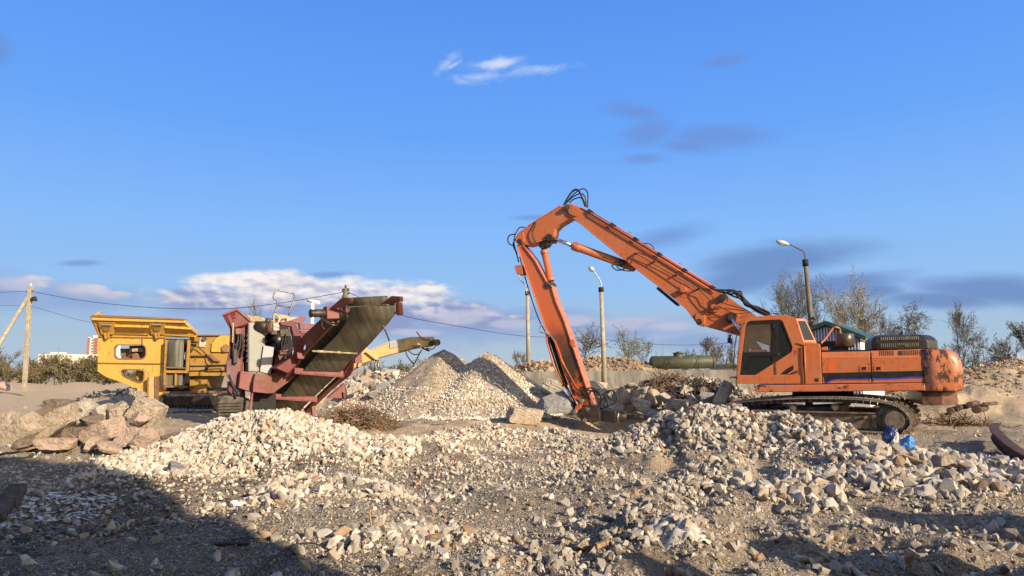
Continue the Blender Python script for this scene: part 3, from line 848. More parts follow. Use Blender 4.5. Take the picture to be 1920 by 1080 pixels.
# engine hood
ht = U.z(1300, 258, 0.3).z; hb = U.z(1300, 366, 0.2).z
s0 = (U.z(1130, 340, 0.2) - U.o).dot(T); s1 = (U.z(1535, 340, 0.2) - U.o).dot(T)
def pp(s, o, z): return U.o + T * s + N * o + UP * z
rows = []
for fz, ins in ((0, 0), (0.55, 0.0), (0.8, 0.06), (0.95, 0.14), (1.0, 0.24)):
    z = hb + (ht - hb) * fz
    a, b, nr, fr_ = s0 + ins * 0.9, s1 + 0.35 - ins, 0.2 + ins, 2.2 - ins
    rows.append([pp(a + 0.10, nr, z), pp(b - 0.35, nr, z), pp(b - 0.1, nr + 0.25, z), pp(b, nr + 0.6, z), pp(b, fr_, z), pp(a, fr_, z), pp(a, nr + 0.12, z)])
m = MB(); n0 = 7; m.add([p for r_ in rows for p in r_], [])
for i in range(4):
    for k in range(n0):
        k2 = (k + 1) % n0; m.f.append([i * n0 + k, i * n0 + k2, (i + 1) * n0 + k2, (i + 1) * n0 + k]); m.sm.append(False)
m.f.append([4 * n0 + k for k in range(n0)]); m.sm.append(False); m.f.append(list(range(n0))[::-1]); m.sm.append(False)
m.build('engine_hood', M_hood, exc, 0.03, 2)
gm = plain('hood_grille_openings', (0.20, 0.16, 0.09), 0.9, 0, 0.4)
for row, (v0, v1, oo) in enumerate(((277, 300, 0.20), (324, 352, 0.19))):
    m = MB()
    for k in range(19):
        if row == 1 and 8 <= k <= 11: v1_ = v0 + 14
        else: v1_ = v1
        u = 1196 + k * 14.8
        m.prism([U.z(u, v0 - k * .45, 0.192 + (0.045 if row == 0 else 0)), U.z(u + 7, v0 - k * .45, 0.192 + (0.045 if row == 0 else 0)), U.z(u + 7, v1_ - k * .45, 0.19), U.z(u, v1_ - k * .45, 0.19)], N * 0.03)
    m.build('hood_grille', gm, exc)
# turbo pre-cleaner can, pipe rail, small fin
c = U.z(940, 370, 0.9)
MB().tube([c, c + UP * 0.09], 0.09, 14).tube([c + UP * 0.07, c + UP * 0.11, c + UP * 0.47, c + UP * 0.50], [0.17, 0.245, 0.26, 0.22], 18).build('air_precleaner', plain('smoked_plastic_bowl', (0.085, 0.065, 0.035), 0.3, 0, 0.4, 3, 0.05), exc)
MB().tube(bez([U.z(765, 322, 0.5), U.z(800, 285, 0.6), U.z(850, 215, 0.7), U.z(870, 206, 0.7), U.z(893, 212, 0.75), U.z(903, 235, 0.8), U.z(907, 300, 0.8)], 6), 0.03, 8).build('pipe_rail', M_or, exc)
upr('exhaust_fin', [(1322, 262), (1345, 232), (1356, 231), (1356, 262)], 1.5, 1.56, M_blk, 0)
upr('tool_box', [(770, 350), (815, 345), (815, 384), (770, 386)], 0.5, 0.9, M_orw, 0.01)
upr('deck_plate', [(700, 372), (1125, 366), (1125, 384), (765, 388)], 0.15, 2.6, M_blk, 0)
upr('deck_pipes', [(830, 350), (890, 345), (890, 376), (830, 378)], 1.0, 1.6, M_blk, 0.02)
# cab
door = [(180, 550), (200, 380), (222, 205), (232, 172), (256, 160), (470, 150), (488, 162), (520, 240), (560, 350), (552, 385), (425, 466), (292, 550)]
shell = [(162, 552), (170, 400), (190, 250), (203, 190), (222, 150), (262, 130), (440, 118), (505, 119), (562, 130), (586, 142), (640, 312), (640, 552)]
m = MB().holed(U.zs(shell, 0.0), [U.zs(door, 0.0)[::-1]], N * 0.06)
m.build('cab_side_panel', M_or, exc, 0.012, 2)
wmain = [(205, 378), (220, 260), (234, 196), (250, 183), (404, 178), (413, 186), (412, 366), (404, 382), (214, 386)]
wlow = [(197, 506), (205, 480), (228, 425), (245, 417), (398, 412), (414, 424), (416, 444), (404, 458), (312, 510), (300, 515), (210, 515)]
wq = [(453, 200), (460, 180), (472, 173), (484, 182), (500, 220), (553, 350), (550, 374), (485, 414), (466, 410), (456, 395)]
m = MB().holed(U.zs(door, 0.012), [U.zs(w_, 0.012)[::-1] for w_ in (wmain, wlow, wq)], N * 0.035)
dr = m.build('cab_door', M_blk, exc, 0.004)
for w_, mt, nm in ((wmain, M_gls, 'window'), (wlow, M_gld, 'window'), (wq, M_gld, 'window')):
    MB().prism(U.zs(w_, 0.03), N * 0.006).build(nm, mt, dr)
MB().tube([U.z(432, 395, -0.01), U.z(452, 402, -0.03), U.z(470, 395, -0.01)], 0.01, 6).build('handle', M_blk, dr)
MB().tube([U.z(425, 180, 0.0), U.z(427, 225, 0.0)], 0.014, 6).build('hinge', M_blk, dr)
MB().holed(U.zs(rrect(576, 368, 600, 402, 6), -0.012), [U.zs(rrect(582, 376, 594, 394, 4), -0.012)[::-1]], N * 0.012).build('grab_ring', M_or, exc)
MB().prism(U.zs([(470, 546), (515, 508), (560, 482), (569, 484), (566, 512), (520, 545)], -0.003), N * 0.003).build('black_stripe', M_blk, exc)
m = MB(); m.tube([U.z(440, 462, -0.02), U.z(440, 500, -0.02), U.z(443, 546, -0.02)], 0.012, 6); m.build('latch_rod', M_blk, exc); m = MB(); m.tube([U.z(552, 538, -0.05), U.z(590, 526, -0.05)], 0.014, 6); m.tube([U.z(586, 526, -0.06), U.z(594, 526, -0.02)], 0.03, 8)
m.build('latch_knob', M_blk, exc)
MB().tube([U.z(735, 585, -0.04), U.z(735, 585, -0.028)], 0.055, 12).build('filler_hole', M_drk, exc)
# cab body behind the side panel: roof, far side, rear and front frames
D = 1.02
inner = shell
m = MB()
top = [(203, 190), (222, 150), (262, 130), (440, 118), (505, 119), (562, 130), (586, 142)]
nt_ = len(top)
A = U.zs(top, 0.06); B = U.zs(top, D)
A2 = [p - UP * 0.06 for p in A]; B2 = [p - UP * 0.06 for p in B]
for i in range(nt_ - 1): m.hexa([A[i], A[i + 1], A2[i + 1], A2[i]], [B[i], B[i + 1], B2[i + 1], B2[i]])
m.build('cab_roof', M_or, exc, 0)
# rear wall with its slanted window (turned a little towards the rear corner)
rA = [U.z(586, 142, 0.03), U.z(640, 312, 0.03)]; rB = [p + N * (D - 0.03) for p in rA]
cut = [rA[0] + T * 0.0, rA[1] + T * 0.0]
q0, q1, q2, q3 = rA[0], rA[0] + N * 0.22 + T * 0.26, rA[1] + N * 0.30 + T * 0.36, rA[1]
def lerp(a, b, t): return a + (b - a) * t
def quadpt(s, t): return lerp(lerp(q0, q1, s), lerp(q3, q2, s), t)
m = MB().holed([q0, q1, q2, q3], [[quadpt(.12, .12), quadpt(.85, .12), quadpt(.88, .9), quadpt(.1, .9)][::-1]], N * 0.04 - T * 0.01)
m.prism([q1, q1 + N * 0.75, q2 + N * 0.70, q2], -T * 0.04)
m.prism([q0, q1, q1 + N * 0.75, q0 + N * 0.95], -UP * 0.05)
m.build('cab_rear', M_or, exc, 0.01, 2)
MB().prism([quadpt(.1, .1), quadpt(.87, .1), quadpt(.9, .92), quadpt(.08, .92)], N * 0.01).build('rear_window', M_gld, exc)
MB().prism([q3, q2, q2 + N * 0.7, q3 + N * 0.95], -UP * 0.04).prism(U.zs([(586, 318), (690, 316), (748, 324), (748, 334), (640, 336)], -0.04), N * 0.9).build('cab_ledge', M_or, exc, 0.008)
fe = U.zs([(164, 550), (172, 400), (190, 255), (205, 190)], 0.0)
m = MB()
for i in range(3):
    m.beam(fe[i] + N * 0.04, fe[i + 1] + N * 0.04, 0.07, 0.07); m.beam(fe[i] + N * (D - .04), fe[i + 1] + N * (D - .04), 0.07, 0.07)
m.beam(fe[3] + N * 0.04, fe[3] + N * (D - .04), 0.07, 0.07); m.beam(fe[0] + N * 0.04, fe[0] + N * (D - .04), 0.07, 0.07)
m.build('cab_front_frame', M_or, exc, 0.01)
MB().hexa([fe[0] + N * 0.08, fe[0] + N * (D - .08), fe[2] + N * (D - .08), fe[2] + N * .08], [p + T * 0.01 for p in (fe[0] + N * 0.08, fe[0] + N * (D - .08), fe[2] + N * (D - .08), fe[2] + N * .08)]).build('windscreen', M_gls, exc)
far = [(166, 552), (205, 190), (262, 130), (586, 142), (640, 312), (640, 552)]
m = MB().holed(U.zs(far, 0.0), [U.zs([(235, 400), (250, 190), (420, 184), (420, 400)], 0.0)[::-1]], N * 0.04)
ob = m
for v in ob.v: v += N * (D - 0.04)
ob.build('cab_far_side', M_or, exc)
m = MB(); sc = U.z(350, 545, 0.5)
m.box(sc + UP * 0.45, (0.5, 0.5, 0.14), T, N); m.box(sc + UP * 0.85 + T * 0.28, (0.14, 0.48, 0.75), T, N); m.box(sc + UP * 1.32 + T * 0.30, (0.10, 0.28, 0.2), T, N); m.box(sc + UP * 0.2, (0.35, 0.35, 0.4), T, N)
m.box(sc + UP * 0.6 - T * .1 - N * .33, (0.5, 0.14, 0.3), T, N)
m.build('seat', M_seat, exc, 0.04, 2)
MB().box(U.z(520, 360, 0.6), (0.1, 0.9, 1.1), T, N).build('cab_inner_panel', plain('cab_trim', (0.16, 0.14, 0.12), 0.8), exc)
MB().tube([U.z(438, 113, .3), U.z(440, 106, .3)], 0.09, 10).build('roof_beacon', M_brn, exc)
# front mirrors and guard rail
m = MB(); m.tube(bez([U.z(215, 178, .0), U.z(190, 190, -.1), U.z(182, 220, -.14), U.z(160, 260, -.16), U.z(148, 330, -.16), U.z(140, 440, -.14), U.z(135, 505, -.12), U.z(150, 518, -.08), U.z(172, 512, 0)], 4), 0.014, 6)
m.tube([U.z(95, 250, 0.0), U.z(100, 242, 0.0), U.z(165, 240, 0.0), U.z(185, 235, 0)], 0.012, 6); m.tube([U.z(97, 250, 0), U.z(97, 300, 0)], 0.012, 6)
m.build('guard_rail', M_blk, exc)
MB().tube([U.z(114, 256, 0), U.z(115, 262, 0), U.z(116, 318, 0), U.z(115, 324, 0)], [0.03, 0.055, 0.055, 0.03], 8).box(U.z(98, 300, 0), (0.04, 0.12, 0.16), T, N).build('mirror', M_blk, exc)

# boom and sticks
ZO = 1.12; ZW = 0.66          # near face behind the body side, width
def arm(name, pts, o0, o1, mat, zm=ZA, bevel=0.012, parent=exc): return upr(name, pts, o0, o1, mat, bevel, parent, zm)
UA = VP(9.9, 19.8, -22, ZA); US = VP(9.9, 19.8, -22, ZS)
main = [(446, 168), (462, 156), (480, 154), (548, 181), (600, 206), (1480, 745), (1545, 785), (1500, 850), (1440, 890), (1404, 990), (1384, 1000), (1356, 990), (1336, 962), (1278, 884), (1180, 800), (942, 616), (838, 534), (516, 270), (470, 246), (452, 212)]
bm_ = arm('main_boom', main, ZO + 0.03, ZO + ZW - 0.03, M_or)
# flanges standing proud along the upper and lower edges
m = MB()
def flange(pts, o0, o1, th, pl):
    for a, b in zip(pts[:-1], pts[1:]):
        p, q_ = pl.z(*a, o0), pl.z(*b, o0); d = (q_ - p).normalized(); nn = d.cross(N).normalized() * th
        m.hexa([p, q_, q_ + nn, p + nn], [p + N * (o1 - o0), q_ + N * (o1 - o0), q_ + nn + N * (o1 - o0), p + nn + N * (o1 - o0)])
flange([(548, 183), (600, 209), (1480, 748)], ZO, ZO + ZW, 0.03, UA)
flange([(516, 268), (838, 531), (942, 613), (1180, 797), (1278, 881)], ZO, ZO + ZW, 0.025, UA)
m.build('boom_flange', M_or, exc, 0.004)
arm('boom_foot', [(1420, 900), (1470, 800), (1500, 775), (1545, 778), (1640, 850), (1760, 930), (1880, 1000), (1890, 1150), (1780, 1110), (1650, 1070), (1560, 1044), (1470, 1020), (1400, 1000), (1385, 975)], ZO + 0.10, ZO + ZW - 0.10, M_or)
arm('head_plate', [(450, 178), (462, 158), (482, 154), (545, 200), (525, 238), (505, 242), (470, 226)], ZO - 0.03, ZO + 0.03, M_or)
m = MB(); m.tube([UA.z(455, 178, ZO - 0.10), UA.z(455, 178, ZO + ZW + 0.1)], 0.10, 14); m.build('head_pin', M_brn, exc)
# hydraulic lines along the top of the boom
m = MB()
for k, dv in enumerate((0, 13, 26)):
    a = UA.z(600, 203 + dv, ZO + 0.06 - (0.08 if k == 2 else 0)); b = UA.z(1478, 742 + dv, ZO + 0.06 - (0.08 if k == 2 else 0))
    up_ = UP * (0.05 if k < 2 else -.0)
    m.tube([a + up_ + N * .16 * (k == 0), b + up_ + N * .16 * (k == 0)], 0.024, 6)
m.build('pressure_pipes', M_or, exc)
m = MB()
for u, v in ((612, 210), (770, 305), (930, 405), (1095, 510), (1270, 620), (1465, 740)):
    p = UA.z(u, v, ZO - 0.01); m.box(p + N * 0.12 + UP * 0.03, (0.14, 0.34, 0.1), (UA.z(1480, 745, ZO) - UA.z(600, 206, ZO)), N)
m.build('pipe_clamps', M_brn, exc)
m = MB()
for u, v in ((890, 360), (1236, 578)):
    c = UA.z(u, v + 2, ZO + 0.3); m.tube([c + T * 0.06 * math.cos(a) + UP * 0.06 * math.sin(a) for a in [2 * PI * k / 10 for k in range(11)]], 0.016, 6)
m.build('lifting_eye', M_or, exc)
arm('rubber_bumper', [(1074, 735), (1082, 728), (1225, 846), (1222, 857), (1210, 860), (1072, 744)], ZO + 0.1, ZO + 0.5, M_blk, bevel=0.02)
def pin(name, u, v, r, o0, o1, mat, zm=ZA, flangeR=None, par=None):
    pl = VP(9.9, 19.8, -22, zm); m = MB()
    m.tube([pl.z(u, v, o0 - 0.0), pl.z(u, v, o0) + N * (o1 - o0)], r, 16)
    if flangeR: m.tube([pl.z(u, v, o0) + N * (o1 - o0 - 0.03), pl.z(u, v, o0) + N * (o1 - o0)], flangeR, 18)
    return m.build(name, mat, par or exc, 0.006)
pin('boom_boss', 1258, 748, 0.10, ZO - 0.30, ZO + 0.05, M_or, flangeR=0.24)
pin('boom_boss', 1470, 868, 0.085, ZO - 0.22, ZO + 0.05, M_orw, flangeR=0.14)
pin('boom_boss', 1528, 806, 0.12, ZO - 0.14, ZO + 0.12, M_brn, flangeR=0.17)
for u, v in ((1062, 547), (1212, 640), (1364, 740), (936, 490)): pin('line_bracket', u, v, 0.035, ZO - 0.14, ZO + 0.04, M_or)
arm('joint_plate', [(1340, 930), (1352, 914), (1396, 910), (1410, 930), (1404, 990), (1380, 1002), (1352, 990), (1344, 965)], ZO - 0.05, ZO + 0.1, M_or)
pin('joint_pin', 1368, 972, 0.105, ZO - 0.10, ZO + ZW + 0.1, M_brn)
arm('joint_plate', [(1440, 905), (1448, 850), (1500, 845), (1560, 815), (1545, 845), (1490, 905)], ZO - 0.02, ZO + 0.1, M_or)
# lift cylinders on both sides of the boom foot
m = MB(); p1 = UA.z(1590, 946, ZO - 0.08)
m.tube([p1, p1 + N * 0.2], 0.17, 16); m.tube([p1 - N * 0.10, p1], 0.11, 14); m.build('lift_pin', M_brn, exc); m = MB(); m.tube([p1 + N * (ZW - 0.04), p1 + N * (ZW + 0.16)], 0.17, 16)
m.build('lift_pin', M_brn, exc)
for dd in (-0.14, ZW + 0.14):
    p1 = UA.z(1594, 950, ZO) + N * dd; p2 = UA.z(1700, 1080, ZO) + N * dd
    d = (p2 - p1).normalized()
    cyl = MB().tube([p1 + d * 0.6, p1 + d * 2.2], 0.14, 16).build('lift_cylinder', M_or, exc, 0.01)
    MB().tube([p1, p1 + d * 0.8], 0.065, 12).build('rod', M_chr, cyl)
pin('boss_ring', 1596, 940, 0.19, ZO - 0.01, ZO + 0.12, M_or, flangeR=0.24)
# stick cylinder below the boom
mc = ZO + ZW / 2
pA, pB, pC = UA.z(335, 388, mc), UA.z(495, 446, mc), UA.z(925, 600, mc)
cyl = MB().tube([pB, lerp(pB, pC, .12), lerp(pB, pC, .121), pC], [0.165, 0.165, 0.145, 0.145], 18).build('stick_cylinder', M_orw, exc, 0.006)
MB().tube([pA, pB], 0.075, 14).build('rod', M_chr, cyl)
MB().tube([pA - N * 0.22, pA + N * 0.22], 0.12, 14).build('rod_eye', M_brn, cyl)
# intermediate arm
arm('upper_arm', [(446, 168), (408, 172), (180, 312), (120, 352), (98, 388), (96, 412), (112, 432), (182, 442), (245, 425), (352, 386), (362, 372), (370, 330), (400, 300), (482, 250), (466, 215)], ZO + 0.06, ZO + ZW - 0.06, M_or)
arm('arm_plate', [(98, 395), (108, 376), (150, 350), (160, 420), (118, 436), (98, 415)], ZO, ZO + 0.1, M_or)
m = MB(); flange([(182, 310), (408, 170)], ZO + 0.03, ZO + ZW - 0.03, 0.03, UA); flange([(182, 440), (245, 424), (350, 386)], ZO + 0.03, ZO + ZW - 0.03, 0.03, UA); m.build('arm_flange', M_orw, exc)
pin('arm_pin', 328, 386, 0.13, ZO - 0.03, ZO + ZW + 0.03, M_brn); pin('arm_pin', 125, 415, 0.10, ZO - 0.04, ZO + ZW + 0.04, M_brn)
arm('cylinder_bracket', [(270, 392), (330, 375), (335, 410), (310, 445), (278, 450), (262, 430)], ZO + 0.1, ZO + ZW - 0.1, M_brn)
# cylinder from the upper arm to the lower stick
pA, pB, pC = UA.z(290, 446, mc), UA.z(296, 478, mc), UA.z(342, 690, mc)
cyl = MB().tube([pB, lerp(pB, pC, .9), lerp(pB, pC, .901), pC], [0.125, 0.125, 0.15, 0.15], 16).tube([lerp(pB, pC, .0), lerp(pB, pC, .12)], 0.15, 16).build('bucket_cylinder', M_orw, exc, 0.006)
MB().tube([pA - N * .2, pA + N * .2], 0.12, 12).tube([pA, pB], 0.1, 10).build('cylinder_eye', M_brn, cyl)
MB().tube([UA.z(340, 722, mc) - N * .28, UA.z(340, 722, mc) + N * .28], 0.14, 14).tube([pC, UA.z(340, 722, mc)], 0.1, 10).build('cylinder_eye', M_brn, cyl)
# lower stick
st = [(84, 90), (92, 82), (120, 84), (150, 118), (185, 170), (248, 285), (270, 298), (282, 340), (300, 395), (345, 500), (442, 790), (500, 962), (478, 990), (455, 985), (425, 958), (395, 925), (332, 762), (286, 612), (238, 540)]
stm = NT('stick_orange_to_soot')
sz = stm.n('ShaderNodeSeparateXYZ'); stm.l(stm.tc.outputs['Object'], sz.inputs[0])
cb = stm.mix(stm.ramp(stm.noise(1.4, 5), 0.35, 0.7, 0, 0.25), (0.52, 0.125, 0.04), (0.45, 0.15, 0.08))
soot = stm.ramp(stm.math('ADD', sz.outputs[2], stm.math('MULTIPLY', stm.noise(1.6, 7, 0.6), 1.6)), 4.4, 3.1)
cb = stm.mix(soot, cb, (0.060, 0.036, 0.024))
edge = stm.math('MULTIPLY', stm.ramp(stm.noise(3.0, 9, 0.6), 0.47, 0.55), stm.ramp(sz.outputs[2], 2.0, 0.9))
cb = stm.mix(edge, cb, (0.55, 0.10, 0.02))
setc(stm, 'Base Color', cb); setc(stm, 'Roughness', 0.4); stm.bump(stm.noise(8, 6), 0.1, 0.02)
upr('lower_stick', st, ZO + 0.09, ZO + ZW - 0.09, stm.m, 0.01, exc, ZS)
m = MB()
flange([(84, 92), (238, 540), (286, 612), (332, 762), (395, 925)], ZO + 0.04, ZO + ZW - 0.04, 0.03, US)
flange([(500, 962), (442, 790), (345, 500), (300, 395), (272, 300), (248, 286), (185, 170), (120, 85)], ZO + 0.04, ZO + ZW - 0.04, 0.03, US)
m.build('stick_flange', paint('pale_stick_flange', (0.50, 0.17, 0.08), 0.45, 0.5, 0.4), exc)
upr('stick_bracket', [(70, 200), (82, 196), (110, 194), (118, 244), (84, 246)], ZO + 0.05, ZO + 0.5, M_orw, 0.01, exc, ZS)
upr('stick_bracket', [(376, 604), (398, 602), (402, 640), (384, 646), (372, 625)], ZO + 0.05, ZO + 0.3, M_orw, 0.01, exc, ZS)
# breaker cylinder under the stick
pA, pB, pC = US.z(262, 590, ZO + .33), US.z(352, 856, ZO + .33), US.z(408, 968, ZO + .33)
cyl = MB().tube([pA, pB], 0.12, 14).build('link_cylinder', M_brn, exc)
MB().tube([pB, pC], 0.06, 12).build('rod', M_chr, cyl)
m = MB(); m.tube([US.z(245, 560, ZO - .02), US.z(250, 620, ZO - .02), US.z(285, 740, ZO - .02), US.z(335, 850, ZO - .02)], 0.03, 6); m.tube([US.z(295, 610, ZO), US.z(330, 720, ZO), US.z(420, 880, ZO)], 0.022, 6); m.tube([US.z(300, 620, ZO + .1), US.z(345, 745, ZO + .02), US.z(430, 900, ZO)], 0.022, 6)
m.build('stick_pipes', M_ors, exc)
m = MB(); m.tube([US.z(255, 575, ZO + .05), US.z(270, 640, ZO), US.z(318, 790, ZO), US.z(350, 856, ZO)], 0.028, 6); m.build('black_pipe', M_blk, exc)
# linkage
for nm, pts, o0, o1, mt in (('link', [(398, 990), (432, 930), (445, 930), (448, 945), (420, 1000), (404, 1010)], ZO - 0.02, ZO + 0.12, M_ors), ('link', [(398, 998), (412, 996), (462, 1040), (458, 1056), (440, 1052)], ZO - 0.05, ZO + 0.1, M_brn),
                            ('link', [(398, 990), (432, 930), (445, 930), (448, 945), (420, 1000), (404, 1010)], ZO + .5, ZO + 0.64, M_ors), ('mounting_bracket', [(432, 985), (470, 960), (505, 962), (535, 985), (540, 1048), (500, 1060), (455, 1050)], ZO - 0.08, ZO + ZW + .08, M_brn)):
    upr(nm, pts, o0, o1, mt, 0.015, exc, ZS)
for u, v in ((438, 940), (403, 1000), (470, 985), (455, 1045)): pin('linkage_pin', u, v, 0.07, ZO - 0.10, ZO + ZW + .1, M_stl, ZS)
# breaker
mc2 = ZO + .33
a, b, c_, d_, e_ = US.z(500, 1010, mc2), US.z(636, 1026, mc2), US.z(690, 1026, mc2), US.z(740, 1027, mc2), US.z(822, 1032, mc2)
brk = MB()
ax = (b - a).normalized()
brk.box((a + b) / 2, ((b - a).length, 0.46, 0.42), ax, N)
brk.build('breaker_body', M_blk, exc, 0.07, 3)
MB().tube([b - ax * .1, b + ax * 0.05, c_], [0.19, 0.2, 0.13], 16).box(lerp(b, c_, .3) + UP * .17, (0.35, 0.3, 0.06), ax, N).build('breaker_nose', M_brn, exc, 0.01)
MB().tube([b + ax * 0.0, b + ax * 0.09], [0.21, 0.21], 16).build('nose_ring', M_stl, exc)
MB().tube([c_, d_, lerp(d_, e_, .6), e_], [0.085, 0.08, 0.075, 0.02], 12).box(lerp(c_, d_, .5) + UP * .08, (0.6, .16, .05), ax, N).build('breaker_chisel', M_trk, exc)
# hoses
def hose(name, sets, r, mat=M_rub):
    for zm, pts in sets:
        pl = VP(9.9, 19.8, -22, zm)
        MB().tube(bez([pl.z(u, v, o) for u, v, o in pts], 5), r, 6).build(name, mat, exc)
hose('hydraulic_hose', [(ZA, [(430, 165, 1.3), (470, 95, 1.25), (505, 58, 1.2), (535, 62, 1.2), (560, 110, 1.2), (590, 175, 1.2)]),
                        (ZA, [(435, 160, 1.4), (480, 85, 1.4), (520, 60, 1.35), (548, 90, 1.3), (580, 175, 1.3)])], 0.026)
hose('hydraulic_hose', [(ZA, [(440, 160, 1.5), (500, 90, 1.55), (560, 52, 1.5), (590, 65, 1.5), (600, 100, 1.45), (596, 180, 1.4)]),
                        (ZA, [(450, 150, 1.6), (500, 105, 1.6), (550, 85, 1.6), (580, 110, 1.6), (590, 180, 1.6)]),
                        (ZA, [(470, 150, 1.2), (500, 125, 1.2), (545, 112, 1.2), (575, 140, 1.2), (580, 175, 1.2)])], 0.024)
hose('hydraulic_hose', [(ZA, [(170, 322, 1.3), (130, 318, 1.2), (105, 350, 1.15), (88, 400, 1.15), (92, 450, 1.2), (110, 500, 1.2)]),
                        (ZA, [(100, 366, 1.2), (60, 372, 1.2), (45, 400, 1.2), (55, 432, 1.2), (85, 450, 1.2), (100, 480, 1.25)]),
                        (ZA, [(230, 280, 1.2), (236, 300, 1.1), (215, 350, 1.08), (225, 405, 1.1), (265, 445, 1.1)]),
                        (ZA, [(150, 340, 1.3), (98, 400, 1.3), (82, 440, 1.35), (105, 500, 1.35), (120, 560, 1.3)])], 0.024)
hose('hydraulic_hose', [(ZA, [(345, 420, 1.4), (338, 445, 1.35), (318, 460, 1.35), (300, 450, 1.35)]),
                        (ZA, [(920, 500, 1.05), (905, 550, 1.0), (860, 600, 1.0), (800, 615, 1.1), (765, 580, 1.2), (830, 580, 1.3)]),
                        (ZA, [(850, 560, 1.2), (800, 590, 1.2), (840, 615, 1.2), (900, 620, 1.2), (930, 608, 1.2)])], 0.022)
for k in range(2):
    sets = []
    for j in range(4):
        q_ = k * 4 + j; rg2 = random.Random(q_)
        o = 1.15 + 0.08 * q_
        sets.append((ZA, [(1476 + 6 * j, 748 + 4 * j, o), (1540 + rg2.uniform(-15, 15), 762 + rg2.uniform(-12, 12), o), (1600 + rg2.uniform(-20, 20), 770 + rg2.uniform(-20, 30), o), (1655 + rg2.uniform(-15, 15), 790 + rg2.uniform(-30, 30), o),
                          (1700 + rg2.uniform(-15, 15), 850 + rg2.uniform(-20, 10), o), (1780, 900 + rg2.uniform(-30, 10), o), (1862, 930 + rg2.uniform(-20, 20), o)]))
    hose('hose_bundle', sets, 0.03)
hose('boom_hose', [(ZA, [(940, 490, 1.0), (1062, 540, 0.97), (1212, 633, 0.97), (1364, 735, 0.97), (1430, 760, 0.97), (1480, 820, .95), (1560, 850, .97), (1700, 890, .97)]),
                   (ZA, [(1364, 740, 0.97), (1420, 800, .95), (1500, 870, .95), (1600, 885, 1), (1720, 900, 1.)]),
                   (ZA, [(985, 430, 1.3), (1030, 435, 1.25), (1060, 470, 1.2)])], 0.016)
hose('boom_hose', [(ZA, [(925, 495, 1.04), (1120, 610, 1.1), (1364, 752, 1.1)]), (ZA, [(1500, 860, .98), (1620, 915, .98), (1760, 900, 1.1)])], 0.012)
hose('breaker_hose', [(ZS, [(395, 850, 1.1), (430, 885, 1.05), (490, 868, 1.0), (535, 890, 1.0), (548, 940, 1.05), (520, 985, 1.2)]),
                      (ZS, [(470, 880, 1.1), (530, 895, 1.05), (580, 930, 1.0), (575, 970, 1.0), (540, 985, 1.2)]),
                      (ZS, [(560, 900, 1.3), (600, 882, 1.3), (632, 905, 1.3), (625, 945, 1.3), (580, 970, 1.3)]),
                      (ZS, [(480, 905, 1.2), (500, 880, 1.2), (540, 905, 1.2), (545, 980, 1.2)])], 0.028)
hose('stick_hose', [(ZS, [(220, 520, 1.1), (208, 560, 1.05), (250, 572, 1.05), (285, 600, 1.05), (300, 640, 1.1)]), (ZS, [(95, 240, 1.2), (105, 280, 1.2), (128, 300, 1.2), (140, 350, 1.2), (160, 358, 1.25)])], 0.018, M_stl)
hose('stick_hose', [(ZS, [(100, 150, 1.28), (150, 330, 1.25), (200, 480, 1.25), (240, 560, 1.25)])], 0.02)

